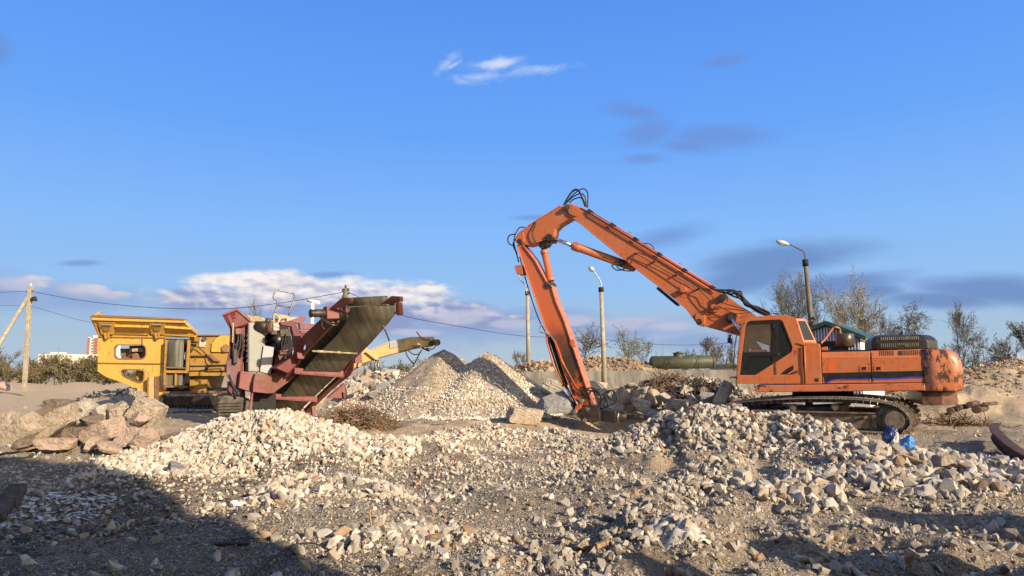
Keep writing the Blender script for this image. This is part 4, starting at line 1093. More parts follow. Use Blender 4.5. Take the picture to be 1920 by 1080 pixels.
# tracks
def track(dx_off, label=None):
    TP = VP(10.69, 19.0, -33, ZB)
    oo = TP.n * dx_off
    tr = empty('crawler_track', Vector((9.2, 20.2, 0.2)) - exc.location, None, None); tr.parent = exc
    # centreline of the loop on the outer plane, from the photo outline
    top = [(92, 772), (150, 752), (260, 738), (400, 728), (550, 720), (700, 718), (850, 719), (1000, 724), (1120, 734), (1210, 748), (1290, 768), (1350, 800), (1392, 846), (1408, 890), (1395, 930), (1362, 958), (1310, 968)]
    loop = TP.zs(top, 0.0)
    zbot = loop[-1].z
    left = loop[0]
    bot = [Vector((p.x, p.y, zbot)) for p in (loop[-2], lerp(loop[-1], left, .25), lerp(loop[-1], left, .6), lerp(loop[-1], left, .93))] + [left + Vector((0, 0, -0.22)) - TP.t * 0.02]
    loop = loop + bot[1:]
    pts = bez(loop + [loop[0]], 6)
    # resample
    L = [0]
    for a, b in zip(pts[:-1], pts[1:]): L.append(L[-1] + (b - a).length)
    npad = 58; chain = MB(); pads = MB()
    for k in range(npad):
        s = L[-1] * k / npad
        i = max(j for j in range(len(L)) if L[j] <= s); i = min(i, len(pts) - 2)
        t = (s - L[i]) / max(1e-6, L[i + 1] - L[i]); c = lerp(pts[i], pts[i + 1], t); d = (pts[i + 1] - pts[i]).normalized(); nn = TP.n.cross(d)
        w = L[-1] / npad
        nn = -nn
        cc_ = c + oo + TP.n * 0.3
        pads.box(cc_, (w * 0.93, 0.60, 0.035), d, TP.n)
        for q_ in (-0.33, 0.0, 0.33): pads.box(cc_ + d * w * q_ + (-nn) * -0.03, (0.018, 0.60, 0.05), d, TP.n)
        chain.box(cc_ - nn * 0.07 , (w * 0.8, 0.28, 0.11), d, TP.n)
    pads.build('track_pads', M_pad if True else M_trk, tr, 0.0)
    chain.build('track_chain', M_trk, tr)
    fr = [(262, 806), (1150, 828), (1168, 836), (1170, 932), (1150, 936), (620, 925), (262, 900)]
    m = MB().prism([p + oo for p in TP.zs(fr, 0.14)], TP.n * 0.34)
    f_ = m.build('track_frame', M_mud, tr, 0.02, 2)
    m = MB().prism([p + oo for p in TP.zs([(262, 800), (1155, 822), (1155, 832), (262, 812)], 0.08)], TP.n * 0.46); m.prism([p + oo for p in TP.zs([(1130, 840), (1160, 842), (1160, 926), (1130, 922)], 0.10)], TP.n * 0.05)
    m.prism([p + oo for p in TP.zs([(1005, 850), (1095, 846), (1095, 862), (1005, 866)], 0.04)], TP.n * 0.12); m.tube([TP.z(1082, 855, 0.0) + oo, TP.z(1082, 855, 0.15) + oo], 0.045, 10); m.tube([TP.z(425, 852, 0.06) + oo, TP.z(425, 852, 0.2) + oo], 0.05, 10)
    m.build('frame_rib', M_mud, f_, 0.006)
    c = TP.z(1296, 876, 0.0) + oo
    sp = MB().tube([c + TP.n * 0.2, c + TP.n * 0.42], 0.46, 28); sp.tube([c + TP.n * 0.08, c + TP.n * 0.2], [0.30, 0.34], 24); sp.tube([c - TP.n * 0.0, c + TP.n * .1], [.24, .26], 20)
    for k in range(21):
        a = 2 * PI * k / 21; dv = TP.t * math.cos(a) + UP * math.sin(a)
        sp.box(c + TP.n * 0.31 + dv * 0.47, (0.09, 0.09, 0.10), dv, TP.n)
    sp.build('sprocket', M_mud, tr)
    for k in range(10):
        a = 2 * PI * k / 10; dv = TP.t * math.cos(a) + UP * math.sin(a); MB().tube([c + TP.n * 0.06 + dv * 0.26, c + TP.n * 0.09 + dv * 0.26], 0.022, 6).build('hub_bolt', M_trk, tr)
    for u, v in ((560, 786), (862, 780)):
        c = TP.z(u, v, 0.12) + oo; MB().tube([c, c + TP.n * 0.36], 0.10, 14).tube([c - TP.n * .02, c], 0.06, 10).build('carrier_roller', M_mud, tr)
    c = TP.z(170, 822, 0.1) + oo; MB().tube([c, c + TP.n * 0.4], 0.30, 22).build('idler', M_trk, tr)
    for k in range(8):
        c = lerp(TP.z(350, 918, 0.15), TP.z(1150, 950, 0.15), k / 7) + oo; MB().tube([c, c + TP.n * 0.3], 0.12, 12).build('bottom_roller', M_trk, tr)
track(0.0); track(2.55)
TP = VP(10.69, 19.0, -33, ZB)
MB().prism(TP.zs([(480, 790), (900, 770), (900, 860), (480, 870)], 0.5), TP.n * 2.1).build('car_body', M_mud, exc, 0.03)

# ------------------------------------------------------------------ red crusher
M_red = paint('faded_red_paint', (0.13, 0.013, 0.018), 0.55, 0.35, 0.30, dustcol=(0.22, 0.11, 0.10), fade=0.25, streak=0.35)
M_pnk = paint('pink_dusty_red_paint', (0.21, 0.060, 0.058), 0.6, 0.4, 0.5, dustcol=(0.28, 0.17, 0.14), fade=0.4)
M_rdb = paint('rust_brown_paint', (0.16, 0.050, 0.034), 0.6, 0.6, 0.5, dustcol=(0.26, 0.17, 0.12))
M_purp = paint('dull_purple_red_paint', (0.13, 0.040, 0.055), 0.5, 0.5, 0.55, dustcol=(0.26, 0.17, 0.17))
M_grey = paint('dirty_grey_cabinet', (0.27, 0.28, 0.25), 0.5, 0.15, 0.5, dustcol=(0.24, 0.21, 0.16))
M_lgry = paint('pale_grey_panel', (0.36, 0.37, 0.38), 0.5, 0.15, 0.35)
M_sand = plain('tan_fines', (0.36, 0.28, 0.18), 0.95, 0, 0.3, 12, 0.6)
nb = NT('rubber_belt')
cb = nb.mix(nb.ramp(nb.noise(1.0, 6, 0.6, nb.coord((10, 0.6, 0.6))), 0.3, 0.7), (0.075, 0.070, 0.052), (0.20, 0.185, 0.13))
cb = nb.mix(nb.ramp(nb.noise(2.5, 8), 0.5, 0.75, 0, 0.6), cb, (0.16, 0.14, 0.10))
setc(nb, 'Base Color', cb); setc(nb, 'Roughness', 0.6); nb.bump(nb.noise(6, 6, 0.6, nb.coord((8, 1, 1))), 0.2, 0.02)
M_belt = nb.m
ZR = Zm(400, 530, 4.0)
E = VP(-8.0, 22.2, 33, ZR)
EN, ET = E.n, E.t
red = empty('mobile_crusher', (-8.4, 23.4, 0.3), 'red mobile crusher with a steep belt conveyor rising towards the camera', 'crusher')
def rp(name, pts, o0, o1, mat, bevel=0.012, parent=red): return MB().prism(E.zs(pts, o0), EN * (o1 - o0)).build(name, mat, parent, bevel, 2)
rp('engine_cabinet', [(262, 298), (388, 300), (388, 672), (262, 668)], 0.0, 0.75, M_grey, 0.04)
rp('cabinet_door', [(378, 470), (456, 485), (432, 690), (350, 668)], -0.12, -0.06, M_lgry)
m = MB()
for k in range(6):
    v0 = 372 + k * 38
    a = E.z(262, v0, 0.06); b = E.z(262, v0 + 33, 0.06)
    m.hexa([a - ET * 0.02, a - ET * 0.02 + EN * 0.62, b - ET * 0.06 + EN * 0.62, b - ET * 0.06], [a + ET * .02, a + ET * .02 + EN * 0.62, b + EN * 0.62, b])
m.build('louvre_panel', plain('dark_louvre', (0.055, 0.052, 0.055), 0.6), red)
rp('engine_block', [(388, 330), (560, 310), (600, 470), (590, 560), (450, 692), (388, 670)], 0.55, 1.4, M_drk)
m = MB().tube([E.z(440, 400, .45), E.z(520, 470, .45)], 0.30, 14).tube([E.z(430, 460, .3), E.z(470, 540, .3)], 0.16, 10)
m.build('engine_cylinder', M_blk, red)
rp('engine_part', [(500, 350), (585, 346), (580, 400), (505, 405)], 0.2, 0.5, M_brn)
rp('engine_part', [(435, 362), (480, 362), (480, 390), (435, 390)], 0.1, 0.4, M_brn)
rp('engine_part', [(448, 300), (495, 300), (498, 360), (450, 362)], 0.2, 0.5, M_stl)
rp('engine_part', [(470, 520), (560, 500), (565, 580), (480, 640), (455, 640)], 0.35, 0.55, M_rdb)
for pts in ([(520, 400), (512, 480), (530, 520), (610, 500)], [(545, 380), (535, 450), (520, 500)], [(560, 520), (500, 600), (465, 660)], [(395, 560), (440, 520), (470, 490)]):
    MB().tube(bez([E.z(u, v, 0.12) for u, v in pts], 5), 0.022, 6).build('engine_hose', M_rub, red)
m = MB(); a, b = E.z(318, 333, 0.15), E.z(415, 333, -0.15); m.tube([a, b], 0.19, 18); m.tube([b, b + (b - a).normalized() * 0.06], [0.2, 0.2], 18)
mu = m.build('exhaust_silencer', M_brn, red)
MB().tube([b + (b - a).normalized() * 0.062, b + (b - a).normalized() * 0.07], 0.15, 16).build('outlet', M_rdb, mu)
MB().prism([p + EN * 0.0 for p in E.zs([(398, 290), (408, 262), (448, 290), (446, 330), (425, 370)], -0.2)], EN * 0.25).build('rain_flap', M_brn, red, 0.01)
# side and hopper
MB().prism(E.zs([(128, 298), (240, 296), (242, 500), (222, 520), (218, 660), (205, 810), (165, 790), (100, 700), (98, 600), (118, 500)], 0.25), Vector((-0.36, 0.93, 0)) * 1.6).build('side_frame', M_red, red, 0.02, 2)
rp('side_plate', [(98, 590), (160, 560), (205, 560), (204, 660), (190, 760), (165, 780), (100, 700)], 0.18, 0.24, M_purp)
rp('front_leg', [(118, 740), (150, 745), (152, 880), (112, 880)], 0.4, 0.7, M_red)
rp('front_leg', [(205, 700), (240, 700), (240, 880), (212, 880)], 0.5, 0.8, M_red)
m = MB(); m.prism([E.z(68, 236, -0.1), E.z(178, 192, 0.1), E.z(290, 296, 0.1), E.z(230, 330, 0.15), E.z(128, 345, 0.1)], EN * 0.09)
m.build('hopper_wing', M_red, red, 0.008)
m = MB(); m.prism([E.z(66, 236, -.14), E.z(178, 190, .06), E.z(300, 298, .06), E.z(285, 300, .04), E.z(176, 206, .04), E.z(76, 246, -.16)], EN * 0.1); m.build('hopper_rim', M_pnk, red, 0.006)
rp('hopper_post', [(100, 240), (126, 232), (160, 330), (140, 345)], 0.0, 0.12, M_red)
rp('hopper_back', [(250, 300), (262, 250), (440, 270), (640, 272), (640, 310)], 2.3, 2.4, M_red)
MB().prism([E.z(245, 244, .3), E.z(330, 250, .3), E.z(450, 282, .3), E.z(470, 300, .3), E.z(285, 302, .3)], EN * 2.0).build('hopper_fill', M_sand, red, 0.08)
rp('hopper_wing', [(560, 290), (660, 252), (690, 255), (697, 275), (655, 306), (590, 296)], 1.2, 1.3, M_pnk)
rp('hopper_wing', [(500, 296), (560, 262), (670, 256), (640, 300)], 1.5, 1.55, M_lgry)
rp('cross_beam', [(645, 305), (755, 308), (752, 352), (652, 350)], 0.9, 1.1, M_pnk)
rp('cross_beam', [(655, 358), (720, 360), (720, 378), (655, 380)], 0.7, 1.0, M_pnk)
rp('cross_beam', [(655, 380), (720, 382), (700, 400), (655, 402)], 0.6, 1.0, M_red)
rp('pillar', [(500, 296), (598, 286), (618, 310), (655, 378), (686, 530), (683, 572), (632, 572), (612, 470), (602, 400), (586, 330), (510, 318)], -1.25, -1.0, M_red)
rp('pillar_face', [(606, 400), (655, 384), (686, 532), (683, 572), (634, 570)], -1.31, -1.255, M_pnk)
rp('lower_strut', [(586, 560), (618, 570), (640, 600), (560, 680), (470, 640)], -0.9, -0.1, M_red)
rp('inner_wall', [(590, 520), (625, 700), (450, 830), (380, 830), (440, 690)], -0.15, -0.05, M_rdb)
rp('tool_locker', [(205, 664), (330, 684), (322, 720), (290, 822), (190, 790)], -0.1, 0.5, M_pnk)
rp('rear_locker', [(316, 684), (440, 690), (440, 790), (415, 832), (296, 818), (300, 740)], -0.35, 0.4, M_rdb, 0.015)
rp('locker_edge', [(330, 745), (415, 832), (296, 820), (302, 745)], -0.39, -0.36, M_pnk)
rp('rear_post', [(288, 820), (302, 820), (290, 960), (268, 955)], -0.3, -0.2, M_rdb)
rp('belly_plate', [(290, 800), (470, 780), (470, 1000), (280, 985)], 0.3, 0.5, M_drk)
m = MB(); m.tube(bez([E.z(u, v, .0) for u, v in [(118, 690), (130, 730), (150, 780), (175, 810), (190, 850)]], 5), 0.04, 6); m.build('engine_hose', M_rub, red)
for dx_, nm in ((0, 0),):
    rp('valve_block', [(165, 345), (205, 340), (212, 385), (170, 388)], 0.0, 0.2, M_pnk)
    for pts in ([(150, 290), (155, 400), (145, 550)], [(185, 380), (180, 470), (150, 520), (160, 600)], [(205, 380), (200, 480), (175, 540), (165, 610)], [(215, 390), (222, 480), (205, 560)], [(140, 430), (165, 470), (190, 430)]):
        MB().tube(bez([E.z(u, v, 0.1) for u, v in pts], 5), 0.035, 6).build('hose', M_rub, red)
rp('control_chain_box', [(150, 505), (182, 500), (178, 600), (150, 608)], 0.02, 0.15, M_blk)
rp('plywood_strip', [(143, 300), (158, 300), (150, 450), (140, 450)], -0.02, 0.02, M_sand)
# its near track
m = MB(); lo = [(40, 980), (38, 900), (50, 858), (90, 845), (165, 850), (270, 872), (290, 900), (290, 990)]
m.prism(E.zs(lo, 0.25), Vector((-0.42, 0.91, 0)) * 2.2); m.build('crawler_track', M_trk, red, 0.05, 2)
m = MB()
for k in range(8):
    m.box(E.z(48, 862, .3) + ET * 0.35 + Vector((-0.42, 0.91, 0)) * (0.12 + k * 0.22), (0.8, 0.10, 0.06), ET, EN)
for k in range(5): m.box(E.z(40, 900 + k * 22, 0.22) + ET * .33, (0.7, .06, .05), ET, EN)
m.build('track_pads', M_brn, red)
rp('lower_side_plate', [(860, 865), (985, 755), (995, 868)], 0.6, 0.8, M_pnk)
rp('side_leg', [(972, 820), (995, 830), (992, 870), (978, 870)], 0.5, 0.8, M_red)
rp('rear_foot', [(738, 930), (765, 925), (765, 1010), (745, 1010)], 0.5, 0.7, M_pnk)
# main conveyor
def dl(v): return 19.6 + (v - 165) / (960 - 165) * 4.0       # distance of the left rail by height in the picture
def RL(u, v, e=0.0):
    (px, py), = ZR([(u, v)]); return P(px, py, dl(v) + e)
CX = Vector((0.70, 0.71, 0))
m = MB()
left = [(325, 962), (610, 640), (690, 520), (870, 330), (1000, 225)]
def rail(pts, e, w, h, m):
    for (u0, v0), (u1, v1) in zip(pts[:-1], pts[1:]):
        p, q_ = RL(u0, v0, e), RL(u1, v1, e); d = (q_ - p).normalized(); s_ = CX; up_ = s_.cross(d).normalized()
        if up_.z < 0: up_ = -up_
        m.box((p + q_) / 2 + up_ * h / 2, ((q_ - p).length + 0.04, w, h), d, s_)
m = MB(); rail([(325, 962), (608, 638)], 0, 0.10, 0.16, m); m.build('left_rail', M_rdb, red, 0.008)
m = MB(); rail([(608, 640), (720, 500), (870, 345), (1005, 225)], 0.03, 0.08, 0.12, m); m.build('left_rail', M_rdb, red, 0.008)
m = MB(); m.prism([RL(u, v, 0.08) for u, v in [(1000, 215), (880, 185), (848, 230), (668, 402), (690, 470), (700, 520), (720, 500), (870, 345)]], CX * 0.05); m.build('side_wall', M_purp, red, 0.004)
m = MB(); m.prism([RL(u, v, 0.1) for u, v in [(690, 440), (668, 402), (600, 520), (560, 650), (608, 640)]], CX * 0.04); m.build('side_wall', M_red, red, 0.004)
m = MB(); m.prism([RL(u, v, 0.06) for u, v in [(608, 640), (578, 572), (620, 570), (640, 605), (615, 650), (590, 680), (325, 962), (350, 940)]], CX * 0.06); m.build('bend_plate', M_red, red, 0.006)
m = MB(); rail([(695, 975), (880, 790), (975, 700)], 0.95, 0.10, 0.15, m); m.build('right_rail', M_rdb, red, 0.008)
m = MB(); rail([(975, 705), (1060, 560), (1180, 440), (1310, 290), (1358, 235)], 1.0, 0.08, 0.12, m); m.build('right_rail', M_rdb, red, 0.008)
m = MB(); m.prism([RL(u, v, 1.0) for u, v in [(975, 705), (965, 650), (1000, 600), (1045, 585), (1035, 660), (1010, 700), (880, 800), (700, 978), (690, 960)]], CX * 0.08); m.build('bend_plate', M_red, red, 0.006)
m = MB(); m.prism([RL(u, v, 1.08) for u, v in [(1000, 600), (1080, 470), (1200, 350), (1310, 230), (1355, 235), (1310, 295), (1180, 445), (1060, 565)]], CX * 0.05); m.build('side_wall', M_rdb, red, 0.004)
rp('side_bracket', [(1065, 530), (1112, 520), (1118, 600), (1062, 606)], -0.5, -0.2, M_pnk)
# belt: return run seen from below, wrapping over the head drum
Lb = [(1030, 182), (1022, 215), (1010, 262), (985, 310), (925, 395), (840, 478), (760, 560), (690, 640), (610, 730), (530, 830), (450, 905), (380, 962)]
Rb = [(1358, 165), (1360, 200), (1340, 255), (1290, 310), (1215, 400), (1125, 480), (1045, 560), (970, 648), (880, 735), (775, 835), (700, 905), (640, 975)]
LP = [RL(u, v, 0.12) for u, v in Lb]; RP = [RL(u, v, 0.92) for u, v in Rb]
LP = bez(LP, 4); RP = bez(RP, 4)
LP2 = [p + UP * .12 + Vector((-.15, .25, 0)) for p in LP[:1]] ; RP2 = [p + UP * .12 + Vector((-.15, .25, 0)) for p in RP[:1]]
MB().ribbon(LP, RP, 0.02).build('conveyor_belt', M_belt, red)
# carrying run above, troughed and dark
MB().ribbon([p + Vector((-0.28, 0.32, 0.30)) for p in LP], [p + Vector((-0.28, 0.32, 0.30)) for p in RP], 0.02).build('conveyor_belt', M_belt, red)
a = RL(1020, 215, 0.30) ; b = RL(1358, 205, 1.08)
MB().tube([a + Vector((-.1, .12, -.02)), b + Vector((-.1, .12, -.02))], 0.185, 24).build('head_drum', M_belt, red)
m = MB(); ax = (b - a).normalized()
dr = a - ax * 0.05 + Vector((-.1, .12, -.02))
m.tube([dr - ax * 0.06, dr + ax * 0.05], 0.235, 22).tube([dr - ax * 0.22, dr - ax * 0.13], 0.20, 20); m.build('drum_flange', M_brn, red, 0.006)
m = MB(); m.box(dr - ax * 0.42, (0.38, 0.34, 0.38), ax, EN); m.build('gearbox', M_pnk, red, 0.03, 2)
m = MB(); m.tube([dr - ax * 0.62, dr - ax * 0.66, dr - ax * 0.95, dr - ax * 1.02, dr - ax * 1.06], [0.14, 0.115, 0.115, 0.13, 0.09], 14); m.build('hydraulic_motor', M_brn, red)
for pts in ([(790, 250), (830, 280), (880, 310), (920, 318), (940, 290)], [(810, 262), (860, 290), (905, 300)], [(820, 270), (815, 320), (830, 345)]):
    MB().tube(bez([RL(u, v, -.15) for u, v in pts], 5), 0.022, 6).build('motor_hose', M_stl, red)
for pts, e, nm in (([(870, 192), (955, 118), (965, 110), (1020, 112), (1028, 128), (1018, 150), (965, 165), (890, 195)], 0.0, 'head_bracket'), ([(1252, 160), (1335, 99), (1396, 102), (1398, 140), (1352, 146), (1300, 162)], 1.1, 'head_bracket')):
    MB().prism([RL(u, v, e) for u, v in pts], CX * 0.14).build(nm, M_pnk, red, 0.01)
MB().prism([RL(u, v, 1.0) for u, v in [(1365, 150), (1388, 146), (1396, 235), (1378, 246), (1362, 235)]], CX * 0.16).build('bearing_plate', M_rdb, red, 0.01)
MB().prism([RL(u, v, 1.3) for u, v in [(1252, 160), (1340, 104), (1360, 130), (1350, 175), (1300, 160)]], CX * 0.06).build('head_side', M_rdb, red, 0.005)
def crossbar(name, p, q_, h, mat):
    m = MB(); d = (q_ - p); s_ = CX; m.beam(p, q_, 0.10, h); m.beam(p - UP * (h / 2 + .02), q_ - UP * (h / 2 + .02), 0.16, 0.03); return m.build(name, mat, red, 0.006)
crossbar('crossbar', RL(605, 655, 0.0), RL(972, 685, 0.95), 0.17, M_pnk)
crossbar('crossbar', RL(445, 848, 0.0), RL(776, 872, 0.9), 0.15, M_pnk)
m = MB(); p, q_ = RL(740, 513, -0.15), RL(1080, 532, 0.80); m.tube([p, q_], 0.030, 10); m.tube([lerp(p, q_, .55), lerp(p, q_, .6)], 0.05, 10); m.tube([lerp(p, q_, .1), lerp(p, q_, .3)], 0.042, 10)
m.build('return_roller', plain('dusty_idler', (0.34, 0.29, 0.19), 0.6), red)
MB().tube([RL(1270, 315, .9), RL(1290, 360, .9), RL(1320, 435, .95)], 0.03, 6).build('stay_bar', M_stl, red)
MB().tube([RL(415, 900, .2), RL(475, 955, .2)], 0.02, 6).build('stay_bar', M_stl, red)
# access ladder rail on top
m = MB(); o = 1.4
loop = [(455, 240), (482, 145), (470, 128), (452, 115), (452, 95), (466, 65), (480, 56), (590, 78), (606, 92), (604, 125), (562, 250)]
m.tube(bez([E.z(u, v, o) for u, v in loop], 4), 0.030, 8); m.build('ladder_rail', M_stl, red)
MB().tube([E.z(482, 168, o), E.z(582, 188, o)], 0.024, 8).build('rung', M_stl, red)
for pts in ([(450, 236), (562, 256)], [(455, 240), (452, 300)], [(560, 256), (552, 300)], [(470, 240), (500, 262)], [(500, 262), (550, 262)], [(500, 262), (480, 320)]):
    MB().beam(E.z(*pts[0], o), E.z(*pts[1], o), 0.07, 0.07).build('ladder_base', plain('pale_yellow_steel', (0.42, 0.33, 0.17), 0.6), red, 0.005)

# ------------------------------------------------------------------ yellow crusher
YEL = (0.62, 0.37, 0.065)
M_yel = paint('yellow_paint', YEL, 0.5, 0.30, 0.30, rustcol=(0.13, 0.060, 0.025), dustcol=(0.42, 0.30, 0.16), fade=0.3, streak=0.35)
M_yed = paint('dirty_yellow_paint', (0.40, 0.23, 0.045), 0.55, 0.65, 0.35, rustcol=(0.07, 0.040, 0.02), dustcol=(0.30, 0.21, 0.12), streak=0.5)
M_yep = paint('pale_yellow_paint', (0.60, 0.40, 0.16), 0.55, 0.35, 0.5, dustcol=(0.48, 0.36, 0.22))
M_rus = paint('rusty_edge', (0.22, 0.12, 0.06), 0.7, 0.5, 0.5)
ZY = Zm(150, 560, 4.697)
Y = VP(-13.0, 28.2, 3, ZY)
YN, YT = Y.n, Y.t
yel = empty('mobile_crusher', (-12.5, 29.5, 0.25), 'yellow mobile crusher with a tall side hopper, tracks and a long discharge conveyor', 'crusher')
def yp(name, pts, o0, o1, mat, bevel=0.012, parent=yel): return MB().prism(Y.zs(pts, o0), YN * (o1 - o0)).build(name, mat, parent, bevel, 2)
h1 = rrect(306, 406, 580, 530, 42, 5)
h2 = [(368, 640), (378, 626), (400, 622), (530, 625), (555, 632), (566, 650), (560, 715), (545, 736), (520, 740), (470, 722), (390, 685), (372, 665)]
outer = [(157, 333), (752, 345), (752, 812), (735, 840), (680, 862), (640, 850), (585, 828), (400, 748), (230, 690), (156, 640)]
m = MB().holed(Y.zs(outer, 0.0), [Y.zs(h1, 0.0)[::-1], Y.zs(h2, 0.0)[::-1]], YN * 0.06)
m.build('hopper_side', M_yel, yel, 0.0)
for hh in (h1, h2):
    pts = Y.zs(hh, -0.01); MB().tube(pts + [pts[0]], 0.025, 6).build('opening_rim', M_rus, yel)
m = MB().holed(Y.zs(outer, 2.6), [Y.zs([(u + 8, v) for u, v in h1], 2.6)[::-1], Y.zs([(u + 8, v) for u, v in h2], 2.6)[::-1]], YN * 0.06); m.build('hopper_far_side', M_yed, yel, 0.0)
yp('feeder_trough', [(350, 440), (560, 436), (545, 520), (520, 545), (372, 545)], 0.5, 2.2, plain('tan_feeder', (0.20, 0.16, 0.10), 0.8), 0.02)
yp('feeder_motor', [(432, 415), (545, 412), (545, 470), (432, 472)], 0.15, 0.45, M_brn, 0.02)
MB().prism(Y.zs([(460, 440), (508, 440), (508, 466), (460, 466)], 0.14), YN * 0.008).build('warning_plate', plain('faded_label', (0.45, 0.30, 0.16), 0.6, 0, 0.6, 12), yel)
MB().tube(bez([Y.z(u, v, .3) for u, v in [(390, 490), (385, 520), (410, 525), (440, 500), (470, 480)]], 5), 0.03, 6).tube([Y.z(490, 505, .1), Y.z(490, 505, .5)], 0.13, 12).build('feeder_pipe', M_rdb, yel)
yp('feeder_bracket', [(490, 632), (555, 640), (555, 725), (525, 728), (490, 700)], 0.4, 0.6, M_yed)
yp('bin_plate', [(560, 455), (585, 455), (585, 530), (556, 530)], 1.0, 1.1, M_lgry)
for v in (337, 566):
    MB().beam(Y.z(160, v, -0.02), Y.z(745, v + 8, -0.02), 0.07, 0.04).build('side_rib', M_rus, yel, 0.004)
MB().beam(Y.z(548, 345, -0.02), Y.z(548, 405, -0.02), 0.05, 0.03).build('side_rib', M_rus, yel)
MB().beam(Y.z(750, 345, -0.03), Y.z(745, 570, -0.03), 0.05, 0.06).build('side_rib', M_rus, yel)
m = MB()
for (u, v) in ((640, 600), (640, 620), (640, 640)): m.tube([Y.z(u, v, -.02), Y.z(u, v, 0)], 0.02, 6)
m.build('bolts', M_rus, yel)
yp('lamp_plate', [(576, 625), (592, 625), (592, 640), (576, 640)], -0.02, 0.0, M_lgry, 0)
# flared hopper wall leaning outwards
def slab(name, pts, th, mat, par=yel, bevel=0.01):
    """pts: (u, v, off)"""
    p = [Y.z(u, v, o) for u, v, o in pts]
    nn = (p[1] - p[0]).cross(p[-1] - p[0]).normalized()
    if nn.dot(YN) < 0: nn = -nn
    return MB().prism(p, nn * th).build(name, mat, par, bevel, 1)
slab('hopper_flare', [(165, 300, -0.02), (100, 190, -0.50), (925, 222, -0.50), (1030, 312, -0.02)], 0.06, M_yel)
slab('hopper_flare', [(160, 336, 0.0), (163, 296, -0.02), (1030, 310, -0.02), (1025, 345, 0.0)], 0.05, M_yel)
yp('hopper_rim', [(86, 162), (104, 142), (600, 162), (915, 180), (928, 215), (104, 190)], -0.62, -0.45, M_yel, 0.02)
MB().prism(Y.zs([(86, 160), (104, 140), (610, 160), (915, 178), (918, 190), (600, 180), (100, 162)], -0.66), YN * 0.3).build('rim_cap', M_rus, yel, 0.01)
slab('flare_end', [(915, 180, -0.62), (1036, 296, -0.12), (1030, 318, -0.05), (915, 215, -0.55)], 0.08, M_yep)
slab('flare_end', [(86, 162, -0.6), (160, 336, -0.05), (172, 336, -0.05), (125, 210, -0.5)], 0.5, M_yed)
for a, b in (((200, 222), (235, 245)),): pass
for u0 in (160, 605):
    m = MB()
    q_ = [Y.z(u0, 206, -.56), Y.z(u0 + 150, 210, -.56), Y.z(u0 + 128, 318, -0.12), Y.z(u0 + 22, 316, -0.12)]
    m.prism(q_, YN * 0.12)
    bk = m.build('flare_bracket', M_yel, yel, 0.012)
    MB().prism([Y.z(u0 + 30, 215, -.585), Y.z(u0 + 118, 217, -.585), Y.z(u0 + 95, 282, -.32), Y.z(u0 + 50, 282, -.32)], YN * 0.02).build('bracket_pocket', M_yed, bk)
    MB().prism([Y.z(u0 + 32, 222, -.60), Y.z(u0 + 116, 224, -.60), Y.z(u0 + 116, 234, -.58), Y.z(u0 + 32, 232, -.58)], YN * 0.02).build('bracket_slot', M_lgry, bk)
    MB().prism(Y.zs([(u0 + 50, 300), (u0 + 62, 300), (u0 + 75, 340), (u0 + 70, 358), (u0 + 55, 345)], -0.2), YN * 0.1).prism(Y.zs([(u0 + 80, 300), (u0 + 92, 300), (u0 + 88, 345), (u0 + 78, 345)], -0.2), YN * .1).build('hinge', M_yed, bk)
for v, mt in ((228, M_yel), (290, M_rus)):
    MB().beam(Y.z(310, v + 10, -.42 if v < 250 else -.14), Y.z(606, v + 18, -.42 if v < 250 else -.14), 0.06, 0.10 if v < 250 else 0.03).build('flare_rib', mt, yel, 0.006)
    MB().beam(Y.z(750, v + 20, -.40 if v < 250 else -.14), Y.z(985 if v < 250 else 1020, v + 34, -.30 if v < 250 else -.14), 0.06, 0.10 if v < 250 else 0.03).build('flare_rib', mt, yel, 0.006)
slab('hopper_flare', [(165, 300, 2.6), (100, 190, 3.1), (925, 222, 3.1), (1030, 312, 2.6)], 0.06, M_yed)
slab('hopper_end', [(157, 640, 0.03), (157, 333, 0.03), (157, 333, 2.6), (157, 640, 2.6)], 0.05, M_yel)
# jack leg
yp('jack_leg', [(597, 686), (664, 682), (664, 956), (600, 952)], -0.30, -0.02, M_yep, 0.015)
m = MB().prism(Y.zs([(590, 690), (600, 688), (598, 930), (590, 930)], -0.36), YN * 0.3); m.prism(Y.zs([(655, 684), (668, 684), (664, 930), (657, 930)], -0.36), YN * 0.3); m.build('jack_guide', M_rus, yel, 0.006)
yp('jack_foot', [(590, 930), (672, 926), (668, 960), (592, 958)], -0.35, 0.05, M_rus, 0.01)
# side belt unit
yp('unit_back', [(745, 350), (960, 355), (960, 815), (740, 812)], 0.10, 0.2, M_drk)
for pts in ([(748, 365), (772, 362), (752, 630), (738, 630)], [(945, 365), (965, 365), (950, 640), (930, 640)], [(738, 630), (945, 632), (945, 656), (738, 654)], [(735, 765), (940, 768), (940, 784), (735, 782)], [(735, 650), (752, 650), (748, 780), (732, 780)], [(835, 660), (845, 660), (840, 775), (830, 775)], [(745, 600), (945, 606), (945, 618), (745, 612)]):
    yp('unit_frame', pts, -0.35, -0.22, M_rus if pts[0][1] in (765, 600) else M_yed, 0.006)
m = MB(); ra, rb = Y.z(775, 385, -.15), Y.z(916, 388, -.15)
m.ribbon([Y.z(776, 366, -.1), Y.z(774, 376, -.26), Y.z(772, 400, -.3), Y.z(768, 500, -.3), Y.z(763, 600, -.28)], [Y.z(914, 368, -.1), Y.z(916, 378, -.26), Y.z(917, 402, -.3), Y.z(912, 500, -.3), Y.z(908, 604, -.28)], 0.04)
